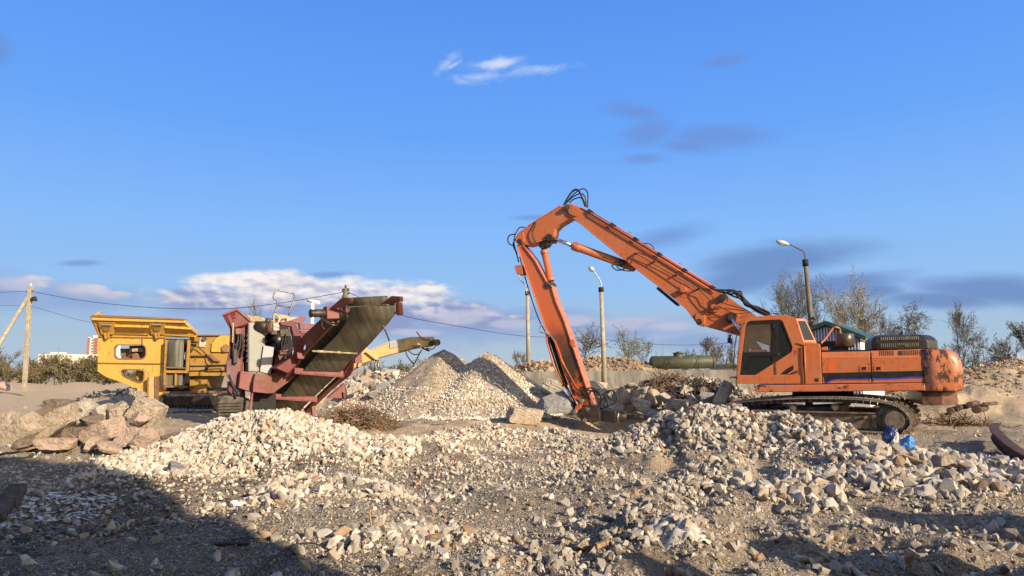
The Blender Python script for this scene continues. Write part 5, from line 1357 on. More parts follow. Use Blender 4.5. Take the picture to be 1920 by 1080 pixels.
nbv = NT('grey_green_belt'); cb = nbv.mix(nbv.ramp(nbv.noise(1, 5, .6, nbv.coord((14, 1, 0.4))), .3, .7), (0.07, 0.068, 0.05), (0.20, 0.19, 0.14)); setc(nbv, 'Base Color', cb); setc(nbv, 'Roughness', .7)
m.build('side_belt', nbv.m, yel)
yp('side_belt', [(752, 660), (830, 660), (828, 764), (750, 764)], -0.2, -0.12, nbv.m); yp('side_belt', [(848, 664), (900, 664), (898, 764), (846, 764)], -0.2, -0.12, nbv.m)
MB().tube([Y.z(912, 390, -.2), Y.z(975, 372, -.2)], 0.10, 10).build('belt_motor', M_brn, yel)
MB().tube(bez([Y.z(u, v, -.2) for u, v in [(930, 470), (922, 520), (935, 560), (925, 600)]], 4), 0.03, 6).build('belt_hose', M_lgry, yel)
yp('lamp', [(712, 660), (735, 655), (730, 790), (712, 790)], -0.15, -0.05, M_lgry, 0.01)
# crusher house to the right
yp('crusher_house', [(965, 320), (1340, 318), (1340, 690), (1290, 680), (955, 680)], 0.25, 2.4, M_yed, 0.03)
yp('house_cap', [(1030, 316), (1340, 316), (1340, 326), (1030, 328)], 0.15, 2.5, M_rus, 0.01)
m = MB().prism(Y.zs([(1155, 440), (1162, 395), (1200, 345), (1240, 322), (1335, 320), (1335, 470), (1155, 470)], 0.15), YN * 0.12); m.build('flywheel_guard', M_yel, yel, 0.01)
MB().tube([Y.z(1282, 435, .11), Y.z(1282, 435, .15)], 0.16, 18).build('guard_cap', M_rus, yel)
yp('notice', [(1052, 350), (1103, 355), (1103, 430), (1052, 422)], 0.20, 0.25, plain('white_notice', (0.55, 0.52, 0.42), 0.6, 0, 0.5, 14), 0)
m = MB().tube([Y.z(1095, 355, .12), Y.z(1095, 355, .25)], 0.09, 14); m.build('gauge', M_brn, yel)
yp('side_shelf', [(965, 495), (1150, 490), (1230, 555), (1180, 552), (1130, 505), (965, 508)], 0.1, 0.25, M_rus)
MB().tube(bez([Y.z(u, v, .05) for u, v in [(965, 468), (1000, 430), (1040, 428), (1120, 500), (1130, 540), (1165, 580)]], 5), 0.02, 6).build('grease_hose', M_rub, yel)
MB().tube(bez([Y.z(u, v, .05) for u, v in [(935, 500), (985, 450), (960, 390), (1040, 385)]], 5), 0.05, 6).build('feed_hose', M_brn, yel)
yp('dark_slot', [(965, 590), (1100, 588), (1100, 600), (965, 602)], 0.235, 0.3, M_drk, 0)
yp('dark_slot', [(965, 632), (1095, 630), (1095, 642), (965, 644)], 0.235, 0.3, M_drk, 0)
m = MB().holed(Y.zs([(1108, 584), (1290, 578), (1288, 650), (1095, 648)], .2), [Y.zs([(1130, 598), (1278, 594), (1278, 632), (1120, 636)], .2)[::-1]], YN * 0.06); m.build('slot_frame', M_drk, yel)
yp('sill_beam', [(955, 652), (1340, 650), (1340, 680), (955, 682)], 0.12, 0.3, M_yed)
yp('chassis', [(960, 682), (1135, 682), (1112, 760), (1100, 815), (950, 815)], 0.4, 2.2, M_yed, 0.02)
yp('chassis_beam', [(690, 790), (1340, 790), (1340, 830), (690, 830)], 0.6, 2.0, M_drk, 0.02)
# track
m = MB()
ol = [(735, 832), (1300, 826), (1340, 840), (1340, 955), (735, 955), (708, 925), (700, 885), (712, 850)]
pts = [Y.z(u, v, 0.0) for u, v in ol]; cl = bez(pts + [pts[0]], 8)
for a, b in zip(cl[::1], cl[1:]):
    if (b - a).length > 0.02: m.box((a + b) / 2 + YN * 0.25, ((b - a).length * 0.9, 0.5, 0.07), b - a, YN)
m.build('crawler_track', M_trk, yel)
m = MB()
for k in range(14):
    u = 745 + k * 36; m.prism(Y.zs([(u, 942), (u + 22, 942), (u + 22, 965), (u, 965)], -0.03), YN * 0.55)
m.build('track_pads', M_brn, yel)
yp('track_frame', [(748, 866), (1225, 856), (1225, 940), (750, 944)], 0.02, 0.42, M_brn, 0.02)
yp('track_guard', [(735, 818), (1300, 812), (1300, 828), (735, 836)], -0.1, 0.6, M_rus, 0.01)
# discharge conveyor reaching right, behind the red crusher
ZK = Zm(600, 600, 4.267)
K = VP(-8.0, 30.0, 8, ZK)
def kp(name, pts, o0, o1, mat, bevel=0.012): return MB().prism(K.zs(pts, o0), K.n * (o1 - o0)).build(name, mat, yel, bevel, 1)
kp('discharge_conveyor', [(240, 330), (330, 262), (560, 170), (740, 136), (908, 133), (916, 150), (912, 176), (895, 202), (740, 228), (470, 302), (345, 345), (300, 380), (255, 402), (240, 400)], 0.0, 1.15, M_yep, 0.01)
kp('conveyor_cover', [(385, 236), (560, 168), (738, 134), (740, 150), (655, 162), (555, 182), (395, 250)], -0.03, 1.2, M_lgry)
kp('conveyor_cover', [(556, 180), (640, 162), (652, 205), (556, 230)], -0.04, 0.0, M_lgry)
kp('support_bracket', [(330, 262), (365, 218), (470, 308), (462, 322), (440, 318), (365, 258), (345, 268), (340, 345), (318, 380), (300, 375)], -0.15, -0.02, M_yep)
kp('conveyor_rib', [(735, 136), (742, 136), (742, 228), (735, 228)], -0.03, 0, M_yep); kp('conveyor_rib', [(240, 395), (470, 298), (740, 224), (895, 198), (895, 208), (740, 236), (470, 310), (250, 405)], -0.05, 0.02, M_rus)
MB().tube([K.z(893, 185, -.1), K.z(893, 185, 1.25)], 0.12, 12).tube([K.z(938, 180, .1), K.z(938, 180, 1.1)], 0.15, 14).build('head_drum', M_brn, yel)
kp('head_bracket', [(880, 180), (905, 150), (950, 165), (955, 200), (905, 205)], 0.0, 0.08, M_rus); kp('scraper', [(820, 218), (880, 240), (875, 252), (815, 228)], 0.1, 0.9, M_blk)
for pts in ([(772, 92), (800, 130), (830, 150), (880, 158)], [(745, 210), (800, 205), (850, 215), (905, 205)], [(685, 250), (700, 290), (750, 350), (780, 300), (820, 230)], [(700, 240), (750, 275), (790, 270), (815, 235)], [(850, 225), (900, 232), (930, 200)], [(900, 165), (930, 175), (955, 165)]):
    MB().tube(bez([K.z(u, v, -.1) for u, v in pts], 5), 0.028, 6).build('conveyor_hose', M_rus, yel)
for a, b in (((452, 318), (434, 412)), ((462, 318), (470, 415)), ((360, 335), (358, 440))): MB().tube([K.z(*a, .2), K.z(*b, .2)], 0.05, 8).build('support_leg', M_stl, yel)
kp('far_link', [(640, 320), (655, 325), (640, 345)], 0.5, 0.7, M_yep)

# ------------------------------------------------------------------ gravel cones
def cone_pile(name, label, apex, d, n, seed, tone, slope, sandy, smax=0.068):
    top = P(*apex, d)
    bx, by = top.x, top.y
    z0 = 0.08
    root = empty(name, (bx, by, z0), label, 'gravel pile')
    H = top.z - z0; Rb = H / math.tan(R(slope)) * 1.0
    r = np.random.RandomState(seed)
    na, nr = 72, 30
    vs = []; fs = []
    def prof(t, a):
        rad = t * Rb
        w = 1.03 + 0.13 * np.sin(a * 3 + seed) * t + 0.08 * np.sin(a * 2 + seed * 2) + 0.05 * np.sin(a * 7 + 2 * seed)
        zz = H * (1 - t) ** 1.10 - 0.03 * H * np.exp(-(t / 0.06) ** 2)
        return rad * w, zz
    for i in range(nr + 1):
        for k in range(na):
            a = 2 * PI * k / na; q_, zz = prof(i / nr, a)
            e = 0.14 * (i / nr) * fbm(np.array([q_ * math.cos(a) * 2 + seed]), np.array([q_ * math.sin(a) * 2]), 3, seed)[0]
            vs.append(Vector((bx + q_ * math.cos(a), by + q_ * math.sin(a), z0 + zz + e)))
    for k in range(na):
        a = 2 * PI * k / na; v = vs[nr * na + k]; vs[nr * na + k] = Vector((v.x, v.y, z0 - 0.6))
    for i in range(nr):
        for k in range(na):
            k2 = (k + 1) % na; fs.append([i * na + k, i * na + k2, (i + 1) * na + k2, (i + 1) * na + k])
    MB().add(vs, fs, True).build('mound', M_pile, root)
    t = np.sqrt(r.uniform(0, 1.15, n)); a = r.uniform(0, 2 * PI, n)
    if sandy:
        # fines run down from the top on the left side
        keep = ~((t < 0.10) | ((t < 0.55) & (np.cos(a - 4.05) > 0.80 + 0.22 * vn(t * 9, a * 3, 5))) & (r.uniform(size=n) < 0.96))
        t = t[keep]; a = a[keep]
    q_, zz = prof(np.minimum(t, 1), a); q_ = np.where(t > 1, Rb * t, q_)
    x = bx + q_ * np.cos(a); y = by + q_ * np.sin(a)
    z = np.maximum(z0 + zz, height(x, y))
    s = 0.020 * (smax / 0.020) ** (r.uniform(size=len(x)) ** 1.5) * (0.75 + 0.55 * t)
    p = np.stack([x, y, z + s * 0.3], -1)
    g = stones('gravel', p, s, SM, 1, seed, tone, root, np.array([0.16, 0.26, 0.10, 0.03, 0.22, 0.16, 0.06, 0.003, 0.01, 0.01])); g['kind'] = 'stuff'
    return root
M_pile = plain('brown_fines', (0.30, 0.245, 0.18), 0.95, 0, 0.4, 5, 0.8)
cone_pile('gravel_pile', 'left gravel cone with a brown sandy top and streak', (832, 651), 29.2, 21000, 51, 1.08, 35, True)
cone_pile('gravel_pile', 'right gravel cone all of pale grey stones', (914, 656), 28.4, 24000, 52, 1.22, 36, False)

# ------------------------------------------------------------------ boulders
def rock_mat(name, c1, c2, c3):
    n = NT(name)
    a = n.noise(2.2, 9, 0.62); b = n.noise(7, 9, 0.7)
    c = n.mix(n.ramp(a, 0.35, 0.65), c1, c2); c = n.mix(n.ramp(b, 0.48, 0.66, 0, 0.7), c, c3)
    c = n.mix(n.ramp(n.noise(30, 6, 0.7), 0.55, 0.75, 0, 0.5), c, tuple(x * 0.45 for x in c1))
    pit = n.ramp(n.noise(16, 9, 0.75), 0.60, 0.66)
    c = n.mix(n.math('MULTIPLY', pit, 0.75), c, tuple(x * 0.22 for x in c1))
    agg = n.ramp(n.noise(24, 4, 0.6), 0.64, 0.68); c = n.mix(n.math('MULTIPLY', agg, 0.7), c, tuple(min(.8, x * 1.6) for x in c2))
    setc(n, 'Base Color', c); setc(n, 'Roughness', 0.93); setc(n, 'Specular IOR Level', 0.2)
    n.bump(n.math('ADD', n.noise(5, 9, 0.68), n.math('MULTIPLY', n.noise(28, 6, 0.7), 0.35)), 1.0, 0.14)
    return n.m
RK = {'tan': rock_mat('tan_concrete', (0.46, 0.37, 0.27), (0.60, 0.50, 0.385), (0.27, 0.21, 0.155)),
      'pink': rock_mat('pinkish_concrete', (0.52, 0.37, 0.29), (0.60, 0.47, 0.375), (0.36, 0.265, 0.21)),
      'pale': rock_mat('pale_concrete', (0.52, 0.46, 0.37), (0.62, 0.56, 0.47), (0.34, 0.29, 0.23)),
      'brown': rock_mat('brown_concrete', (0.22, 0.165, 0.125), (0.31, 0.25, 0.19), (0.12, 0.09, 0.07)),
      'grey': rock_mat('grey_concrete', (0.33, 0.32, 0.31), (0.44, 0.43, 0.41), (0.21, 0.20, 0.19))}
BR = np.random.RandomState(77)
SHB, FB = stone_shapes(5, 16, 31, 6, (0.8, 0.7))
slabs_ = []
def slab_shapes(count, seed):
    bm = bmesh.new(); bmesh.ops.create_icosphere(bm, subdivisions=5, radius=1); V = np.array([v.co[:] for v in bm.verts]); bm.free()
    rg_ = np.random.RandomState(seed); out = []
    for k in range(count):
        N_ = np.array([[1, 0, 0], [-1, 0, 0], [0, 1, 0], [0, -1, 0], [0, 0, 1], [0, 0, -1]], float)
        N_ += rg_.normal(0, 0.07, N_.shape)
        ex_ = rg_.normal(size=(12, 3)); N_ = np.vstack([N_, ex_]); N_ /= np.linalg.norm(N_, axis=1)[:, None]
        h = np.array([0.62, 0.62, 0.62, 0.62, 0.62, 0.62] + [rg_.uniform(0.72, 0.95) for _ in range(12)])
        dt = V @ N_.T
        r = np.where(dt > 0.05, h[None] / np.maximum(dt, 0.05), 9).min(1)
        out.append(V * r[:, None] / 0.72)
    return np.array(out)
SHS = slab_shapes(12, 8)
def boulder(px, py, d, w, h, tone, label, rot=0.0, slab=False, group=None, deep=None, name='boulder', cat='boulder', yaw=None, sink=0.0):
    """w, h in photo pixels of 1920; rot: tilt in the picture plane in degrees"""
    c = P(px, py, d); sc_ = d / F
    a, b = w * sc_ / 2, h * sc_ / 2; cd = (deep * sc_ / 2) if deep else (a + b) / 2 * (0.85 if not slab else 0.9)
    k = BR.randint(0, len(SHS if slab else SHB))
    V = (SHS if slab else SHB)[k].copy()
    if not slab:
        ang = BR.uniform(0, 2 * PI); V = V @ np.array(Matrix.Rotation(ang, 3, 'Y')).T
    ext = V.max(0) - V.min(0); V = (V - (V.max(0) + V.min(0)) / 2) / (ext / 2)
    # surface roughness
    nx = V * 2.3 + k * 3.1
    n_a = fbm(nx[:, 0] + nx[:, 2] * 0.6, nx[:, 1] - nx[:, 2] * 0.8, 5, 7 + k, 0.6); n_b = np.abs(fbm(nx[:, 2] * 1.3 + nx[:, 0] * .3, nx[:, 1] * 1.3 - nx[:, 0] * .5, 5, 9 + k, 0.6))
    disp = n_a * 0.05 - n_b * 0.13
    V = V * (1 + disp[:, None])
    V = V * np.array([a, cd, b])
    yw = BR.uniform(-0.5, 0.5) if yaw is None else R(yaw)
    M_ = Matrix.Rotation(-R(rot), 3, 'Y') @ Matrix.Rotation(yw * 0.6, 3, 'Z')
    V = V @ np.array(M_).T
    o = mesh_np(name, V, FB, RK[tone], 3, False, None, (c.x, c.y + cd * 0.4, c.z - sink))
    tag(o, label, cat, group); return o
def zb(x0, y0, s):
    return lambda u, v, w, h: (x0 + u / s, y0 + v / s, w / s, h / s)
L8 = zb(0, 720, 3.0)
GL = 'broken concrete boulders heaped at the left'
for (u, v, w, h, d, tone, rot, sl, lab) in [
    (15, 235, 150, 150, 15.6, 'tan', 10, False, 'tan boulder cut by the left edge of the photo in the boulder heap'),
    (100, 275, 200, 120, 15.2, 'tan', 38, True, 'long tan block leaning up to the right at the left end of the boulder heap'),
    (205, 195, 100, 90, 15.9, 'brown', 20, False, 'dark grey-brown block behind the long leaning tan block'),
    (270, 240, 270, 110, 15.5, 'tan', 38, True, 'largest long slab of the left heap, tilted up to the right with a dark end'),
    (315, 132, 130, 80, 16.4, 'brown', 0, True, 'brown square block standing at the top left of the boulder heap'),
    (380, 168, 80, 80, 15.9, 'brown', -30, True, 'dark broken end block on top of the largest slab in the left heap'),
    (455, 155, 140, 120, 16.4, 'pale', -15, False, 'pale boulder on the crest of the left heap beside the dark broken end block'),
    (425, 215, 110, 90, 15.9, 'pale', 10, False, 'pale rounded boulder below the crest in the middle of the left heap'),
    (505, 208, 110, 70, 15.5, 'brown', 15, False, 'small dark brown stone in the middle of the left boulder heap'),
    (560, 165, 80, 100, 16.2, 'pale', 50, False, 'narrow upright pale boulder on the crest of the left heap'),
    (610, 143, 80, 66, 16.5, 'tan', 0, False, 'small tan boulder at the very top of the left heap'),
    (665, 165, 160, 120, 16.2, 'tan', 15, False, 'rounded grey-tan boulder on the crest of the left heap'),
    (570, 275, 200, 105, 14.9, 'pink', 24, True, 'flat pinkish slab tilted up to the right in the front row of the left heap'),
    (745, 212, 170, 120, 15.5, 'pink', -20, False, 'pinkish-tan boulder below the largest boulder at the right of the left heap'),
    (812, 165, 150, 130, 15.8, 'tan', -30, True, 'largest angular brown-tan boulder at the top right of the left heap'),
    (715, 298, 190, 100, 14.8, 'pink', 18, False, 'pink wedge-shaped boulder in the front row of the left heap'),
    (800, 328, 140, 110, 14.6, 'pink', 35, False, 'pink rounded boulder at the lower right end of the left heap'),
    (868, 285, 90, 90, 15.2, 'tan', 20, False, 'tan boulder at the far right end of the left heap'),
    (410, 285, 130, 80, 15.2, 'brown', 5, True, 'shaded grey-brown block below the pale boulders of the left heap'),
    (300, 335, 190, 60, 14.6, 'pink', -3, True, 'low pinkish block half buried before the left heap'),
    (610, 360, 170, 50, 14.3, 'pink', -12, False, 'flat pink stone on the ground at the foot of the left heap'),
    (505, 338, 70, 70, 14.6, 'tan', 10, False, 'small tan stone between the buried block and the flat pinkish slab'),
    (62, 195, 110, 80, 16.3, 'tan', -10, False, 'low tan boulder at the back of the left heap near the photo edge'),
    (955, 300, 100, 60, 15.0, 'brown', -8, False, 'dark brown stone in the gap between the left heap and the pale gravel heap'),
    (130, 340, 120, 60, 14.7, 'brown', 5, False, 'dark stone beside the timber scraps at the foot of the left heap'),
]:
    boulder(*[L8(u, v, w, h)[i] for i in (0, 1)], d, L8(u, v, w, h)[2] * 1.1, L8(u, v, w, h)[3] * 1.12, tone, lab, rot, sl, GL)
M9 = zb(1000, 640, 4.571)
GM2 = 'broken concrete boulders around the breaker'
for (u, v, w, h, d, tone, rot, sl, lab) in [
    (250, 425, 330, 120, 26.5, 'pale', -22, True, 'long pale slab lying behind the stick of the excavator'),
    (215, 545, 280, 200, 24.4, 'grey', 15, False, 'biggest grey-blue rock left of the excavator stick'),
    (70, 560, 160, 130, 24.9, 'grey', 20, False, 'bluish rock behind the flat tan slab'),
    (-75, 640, 300, 130, 23.6, 'tan', -8, True, 'flat tan concrete slab lying below the right gravel cone'),
    (545, 385, 180, 110, 27, 'pale', 12, False, 'pale pointed boulder on top of the bank behind the stick'),
    (750, 480, 170, 170, 25.8, 'tan', 5, False, 'large tan boulder just right of the excavator hoses'),
    (700, 565, 160, 90, 25.0, 'grey', -25, False, 'grey stone directly behind the black breaker body'),
    (868, 475, 85, 120, 25.6, 'tan', 0, False, 'upright tan boulder between the large tan boulder and the pale leaning block'),
    (925, 545, 85, 150, 24.9, 'pale', 78, True, 'pale block leaning upright behind the breaker chisel'),
    (1020, 622, 150, 80, 24.3, 'grey', -5, False, 'low grey boulder just beyond the tip of the breaker chisel'),
    (945, 420, 85, 65, 26.4, 'pale', 0, False, 'small pale stone on the crest above the pale leaning block'),
    (1040, 480, 170, 130, 25.8, 'tan', -12, False, 'sandy brown boulder mass in the middle of the bank'),
    (1135, 480, 110, 80, 25.5, 'pale', 10, False, 'pale boulder in the bank right of the sandy brown mass'),
    (1240, 400, 80, 66, 26.5, 'pale', 5, False, 'small pale stone near the top of the bank'),
    (1325, 430, 90, 110, 26, 'pale', 60, True, 'whitish upright stone in the bank left of the excavator cab'),
    (1275, 555, 220, 105, 24.4, 'tan', -6, True, 'broad tan slab behind the rubble mound near the tracks'),
    (1490, 485, 160, 95, 24.5, 'grey', -8, False, 'grey boulder in the shade under the excavator cab'),
    (1640, 450, 90, 200, 22.5, 'pale', -28, True, 'tall pale slab leaning upright at the front of the tracks'),
    (1150, 632, 110, 66, 23.6, 'grey', 5, False, 'dark grey stone low in front of the bank'),
    (640, 505, 100, 80, 25.8, 'brown', 0, False, 'brown stone behind the breaker hoses'),
    (1360, 500, 80, 90, 25, 'pale', 20, False, 'small pale block beside the whitish upright stone'),
    (820, 585, 110, 70, 24.9, 'brown', 0, False, 'dark brown stone in the shade behind the breaker nose'),
    (320, 600, 130, 70, 24.5, 'brown', 0, False, 'dark stone at the foot of the big grey-blue rock'),
    (1200, 540, 90, 120, 25, 'grey', 30, False, 'shaded grey stone left of the broad tan slab'),
    (1590, 545, 110, 60, 22.4, 'tan', 20, False, 'tan wedge stone at the foot of the tall leaning slab'),
    (600, 440, 110, 70, 26.2, 'pale', -10, False, 'pale stone below the pointed boulder behind the stick'),
    (1450, 420, 90, 60, 25.8, 'brown', -12, False, 'rusty brown stone on the bank near the cab'),
]:
    q_ = M9(u, v, w, h); boulder(q_[0], q_[1], d, q_[2] * 1.08, q_[3] * 1.08, tone, lab, rot, sl, GM2)
K7 = zb(600, 600, 4.267)
GB = 'concrete blocks on the rubble bank behind the gravel cones'
for (u, v, w, h, d, tone, rot, sl, lab) in [
    (557, 430, 150, 80, 29.8, 'pale', -4, True, 'large pale square block on the rubble bank under the yellow conveyor'),
    (440, 442, 90, 60, 30, 'pale', 0, False, 'small pale block left of the large pale square block'),
    (268, 555, 140, 60, 27.5, 'pale', 22, True, 'pale slab tilted up to the right beside the red crusher leg'),
    (500, 540, 130, 100, 28.2, 'grey', 5, False, 'dark grey boulder in the shade left of the gravel cones'),
    (590, 500, 50, 80, 28.5, 'grey', 60, False, 'upright bluish stone beside the dark grey boulder'),
    (390, 500, 170, 80, 29, 'tan', -15, False, 'tan earthy boulder on the rubble bank'),
    (640, 470, 90, 60, 29.5, 'tan', 0, False, 'tan stone at the left foot of the sandy gravel cone'),
    (430, 590, 120, 70, 27.6, 'grey', 0, False, 'grey stone above the brushwood pile'),
    (390, 425, 50, 50, 29.8, 'grey', 60, False, 'small dark upright stone by the conveyor leg'),
    (1020, 790, 70, 40, 22.5, 'tan', 0, False, 'small tan stone alone on the sand below the gravel cones'),
]:
    q_ = K7(u, v, w, h); boulder(q_[0], q_[1], d, q_[2], q_[3], tone, lab, rot, sl, GB)
T10 = zb(1280, 760, 3.0)
GF = 'single rocks in the right foreground'
for (u, v, w, h, d, tone, rot, sl, lab) in [
    (1455, 455, 190, 130, 10.4, 'brown', 28, False, 'big brownish rock half buried in the right foreground'),
    (755, 822, 130, 62, 7.9, 'brown', -5, False, 'flat brown rock lying at the bottom right of centre'),
    (912, 735, 90, 120, 8.3, 'tan', 55, True, 'upright tan slab leaning right in the foreground'),
    (815, 735, 110, 60, 8.5, 'brown', -10, True, 'brown slab lying left of the upright tan slab'),
    (1205, 742, 76, 60, 8.5, 'grey', 0, False, 'grey rock alone on dark soil in the right foreground'),
    (1480, 308, 110, 60, 11.7, 'tan', 5, True, 'flat-topped tan stone on the right rubble ridge'),
    (1110, 362, 66, 76, 11.4, 'pale', 55, True, 'pale upright stone left of the big half-buried rock'),
    (1560, 415, 100, 55, 11.2, 'tan', 5, False, 'tan stone right above the big half-buried rock'),
    (1700, 430, 110, 50, 11, 'tan', -12, True, 'long tan stone at the far right of the rubble ridge'),
    (1410, 645, 80, 40, 9.0, 'pale', -8, False, 'pale flat stone on dark soil at the right'),
    (570, 590, 64, 66, 9.5, 'pale', -50, True, 'pale upright stone in the centre of the right foreground'),
    (740, 605, 70, 50, 9.3, 'tan', 10, False, 'tan stone right of the pale upright stone'),
    (1140, 810, 110, 60, 8.0, 'brown', -25, False, 'brown clod-like rock near the bottom edge'),
    (640, 930, 80, 40, 7.2, 'grey', -20, True, 'flat grey chip at the bottom edge'),
    (100, 905, 80, 60, 7.4, 'pale', 25, False, 'pale rock at the bottom beside the white plastic sheet'),
    (1090, 225, 100, 70, 12.3, 'pale', 10, False, 'whitish lump beside the light blue bag'),
]:
    q_ = T10(u, v, w, h); boulder(q_[0], q_[1], d, q_[2], q_[3], tone, lab, rot, sl, GF, name='rock', cat='rock')
for (px, py, w, h, d, tone, rot, lab) in [(325, 880, 42, 24, 11.6, 'grey', -8, 'flat grey stone at the left foot of the pale gravel heap'), (386, 902, 26, 20, 11.2, 'tan', 5, 'tan stone at the lower edge of the pale gravel heap'),
                                          (0, 724, 34, 18, 50, 'pink', 0, 'pink rounded rock beside the dirt road at the left edge'), (520, 948, 26, 34, 9.5, 'tan', -20, 'tan cube-shaped stone in the small pale spill'),
                                          (146, 920, 18, 20, 11, 'pale', 60, 'small pale stone standing in the shade by the white plaster'), (1148, 970, 36, 26, 8.6, 'grey', 10, 'dark grey wedge rock in the central rut'),
                                          (1090, 1022, 30, 22, 7.5, 'tan', 10, 'tan round stone on the nearest clod ridge'), (742, 1005, 40, 26, 7.9, 'brown', 20, 'brown stone in the near patch of pale stones')]:
    boulder(px, py, d, w, h, tone, lab, rot, False, None, name='rock', cat='rock')

# ------------------------------------------------------------------ concrete wall, tank, lamp posts
wn_ = NT('stained_concrete_wall')
st_ = wn_.noise(1, 7, 0.65, wn_.coord((1.6, 1.6, 0.22)))
c = wn_.mix(wn_.ramp(st_, 0.38, 0.62), (0.15, 0.14, 0.12), (0.25, 0.235, 0.205))
c = wn_.mix(wn_.ramp(wn_.noise(1.5, 7), 0.5, 0.7, 0, 0.5), c, (0.10, 0.09, 0.08))
setc(wn_, 'Base Color', c); setc(wn_, 'Roughness', 0.9); wn_.bump(wn_.noise(8, 6), 0.3, 0.03)
wl_ = empty('concrete_wall', P(1190, 722, 46), 'low stained concrete panel wall behind the boulders', 'wall')
xs = [-0.9, 4.2, 9.3, 14.4, 19.6]
A0 = P(985, 697, 46); zt_ = A0.z
for k in range(4):
    x0, x1 = [A0.x + i for i in (xs[k], xs[k + 1])]
    x0, x1 = A0.x + (xs[k] + .9) , A0.x + (xs[k + 1] + .9)
    zA = zt_ + 0.05 * k; 
    MB().hexa([Vector((x0, 46, -.3)), Vector((x1 - .03, 46, -.3)), Vector((x1 - .03, 46, zA + .06)), Vector((x0, 46, zA))], [Vector((x0, 46.25, -.3)), Vector((x1 - .03, 46.25, -.3)), Vector((x1 - .03, 46.25, zA + .06)), Vector((x0, 46.25, zA))]).build('panel', wn_.m, wl_, 0.015)

M_conc = plain('weathered_pole_concrete', (0.33, 0.29, 0.21), 0.85, 0, 0.25, 4, 0.3)
M_dpole = plain('dark_pole', (0.14, 0.12, 0.085), 0.8, 0, 0.3, 4)
M_lamp = plain('lamp_housing', (0.42, 0.44, 0.44), 0.4, 0.2, 0.2)
def lamp_post(label, base, top, arm, head, d, r, mat, hlen=0.75):
    b = P(*base, d); t = P(*top, d); b = b - (t - b).normalized() * 0.6
    root = empty('lamp_post', b, label, 'lamp post', 'concrete lamp posts')
    MB().tube([b, t], [r * 1.15, r * 0.8], 12).build('post', mat, root)
    MB().tube([t - UP * .22, t + UP * .08], r * 1.15, 12).build('collar', M_drk, root)
    pts = [P(*q_, d) for q_ in arm]
    MB().tube(bez([t] + pts, 5), 0.035 * d / 40, 8).build('arm', M_brn if mat is M_dpole else M_lamp, root)
    h0, h1 = P(*head[0], d), P(*head[1], d)
    ax = (h0 - h1).normalized(); L_ = (h0 - h1).length
    m = MB(); rs = [0.05, 0.11, 0.15, 0.16, 0.13, 0.05]
    m.tube([h1 + ax * L_ * k / 5 for k in range(6)], [q_ * d / 40 for q_ in rs], 12); lh = m.build('lamp_head', M_lamp, root)
    m = MB(); m.tube([h1 + ax * L_ * (0.35 + 0.12 * k) - UP * 0.07 * d / 40 for k in range(5)], [q_ * d / 40 for q_ in (0.04, 0.10, 0.12, 0.11, 0.04)], 12); m.build('lamp_glass', plain('frosted_lens', (0.6, 0.62, 0.6), 0.2), lh)
lamp_post('tall dark lamp post rising behind the excavator cab with its lamp arm to the left', (1524, 640), (1510, 490), [(1508, 474), (1500, 468), (1480, 458)], [(1455, 452), (1480, 459)], 30, 0.11, M_dpole)
lamp_post('lamp post between the excavator stick and boom in front of the wall', (1134, 726), (1127, 541), [(1126, 528), (1118, 515), (1113, 508)], [(1104, 500), (1114, 509)], 44, 0.15, M_conc)
lamp_post('lamp post left of the excavator stick with a thin bent arm', (991, 697), (989, 548), [(989, 535), (984, 520), (976, 506)], [(966, 500), (977, 507)], 50, 0.15, M_conc)

M_olv = paint('olive_green_paint', (0.055, 0.062, 0.034), 0.55, 0.3, 0.35, dustcol=(0.20, 0.18, 0.11))
tk = empty('storage_tank', P(1278, 692, 50), 'olive green horizontal storage tank with a raised hatch behind the wall', 'tank')
a, b = P(1222, 679, 50), P(1336, 677, 50)
rT = 14.5 / F * 50 * 0.85
a = a - UP * 0.05; b = b - UP * .05
MB().tube([a - Vector((.14, 0, 0)), a, b, b + Vector((.16, 0, 0))], [rT * 0.6, rT, rT, rT * 0.72], 28).build('tank_shell', M_olv, tk)
MB().tube([b - Vector((.1, 0, 0)), b + Vector((.03, 0, 0))], rT * 1.02, 28).build('end_ring', M_olv, tk)
c = P(1272, 668, 50)
MB().tube([c - UP * .3, c + UP * 0.22], 0.36, 18).tube([c + UP * .22, c + UP * .26], 0.42, 18).build('hatch', M_olv, tk)
MB().tube([c + UP * .26, c + UP * 0.34], [0.2, 0.12], 12).build('hatch_cap', M_olv, tk)
for u in (1250, 1258, 1310):
    p = P(u, 692, 49.3); MB().tube([p, P(u, 669, 49.42)], 0.022, 6).build('ladder_rail', M_blk, tk)

# car parked beyond the wall
car = empty('parked_car', P(1362, 695, 52), 'dark grey parked car seen over the wall beside the excavator cab', 'car')
cz = Zm(1280, 440, 3.4286)
CP = VP(16.0, 52, 0)
M_car = plain('dark_car_paint', (0.05, 0.055, 0.055), 0.25, 0.3, 0.1)
def cp(pts, o0, o1): return [CP.px(u, v, o0) for u, v in pts], CP.n * (o1 - o0)
MB().prism(*cp([(1343, 690), (1346, 684), (1356, 682.5), (1378, 682.5), (1390, 686), (1402, 689), (1405, 700), (1343, 700)], 0, 1.6)).build('body', M_car, car, 0.06, 2)
MB().prism(*cp([(1348, 689), (1351, 685), (1360, 684), (1376, 684), (1386, 689)], -0.02, 1.62)).build('window', M_gld, car)
for u in (1352, 1394): MB().tube([CP.px(u, 700, -.05), CP.px(u, 700, .2)], 0.32, 16).build('wheel', M_rub, car)

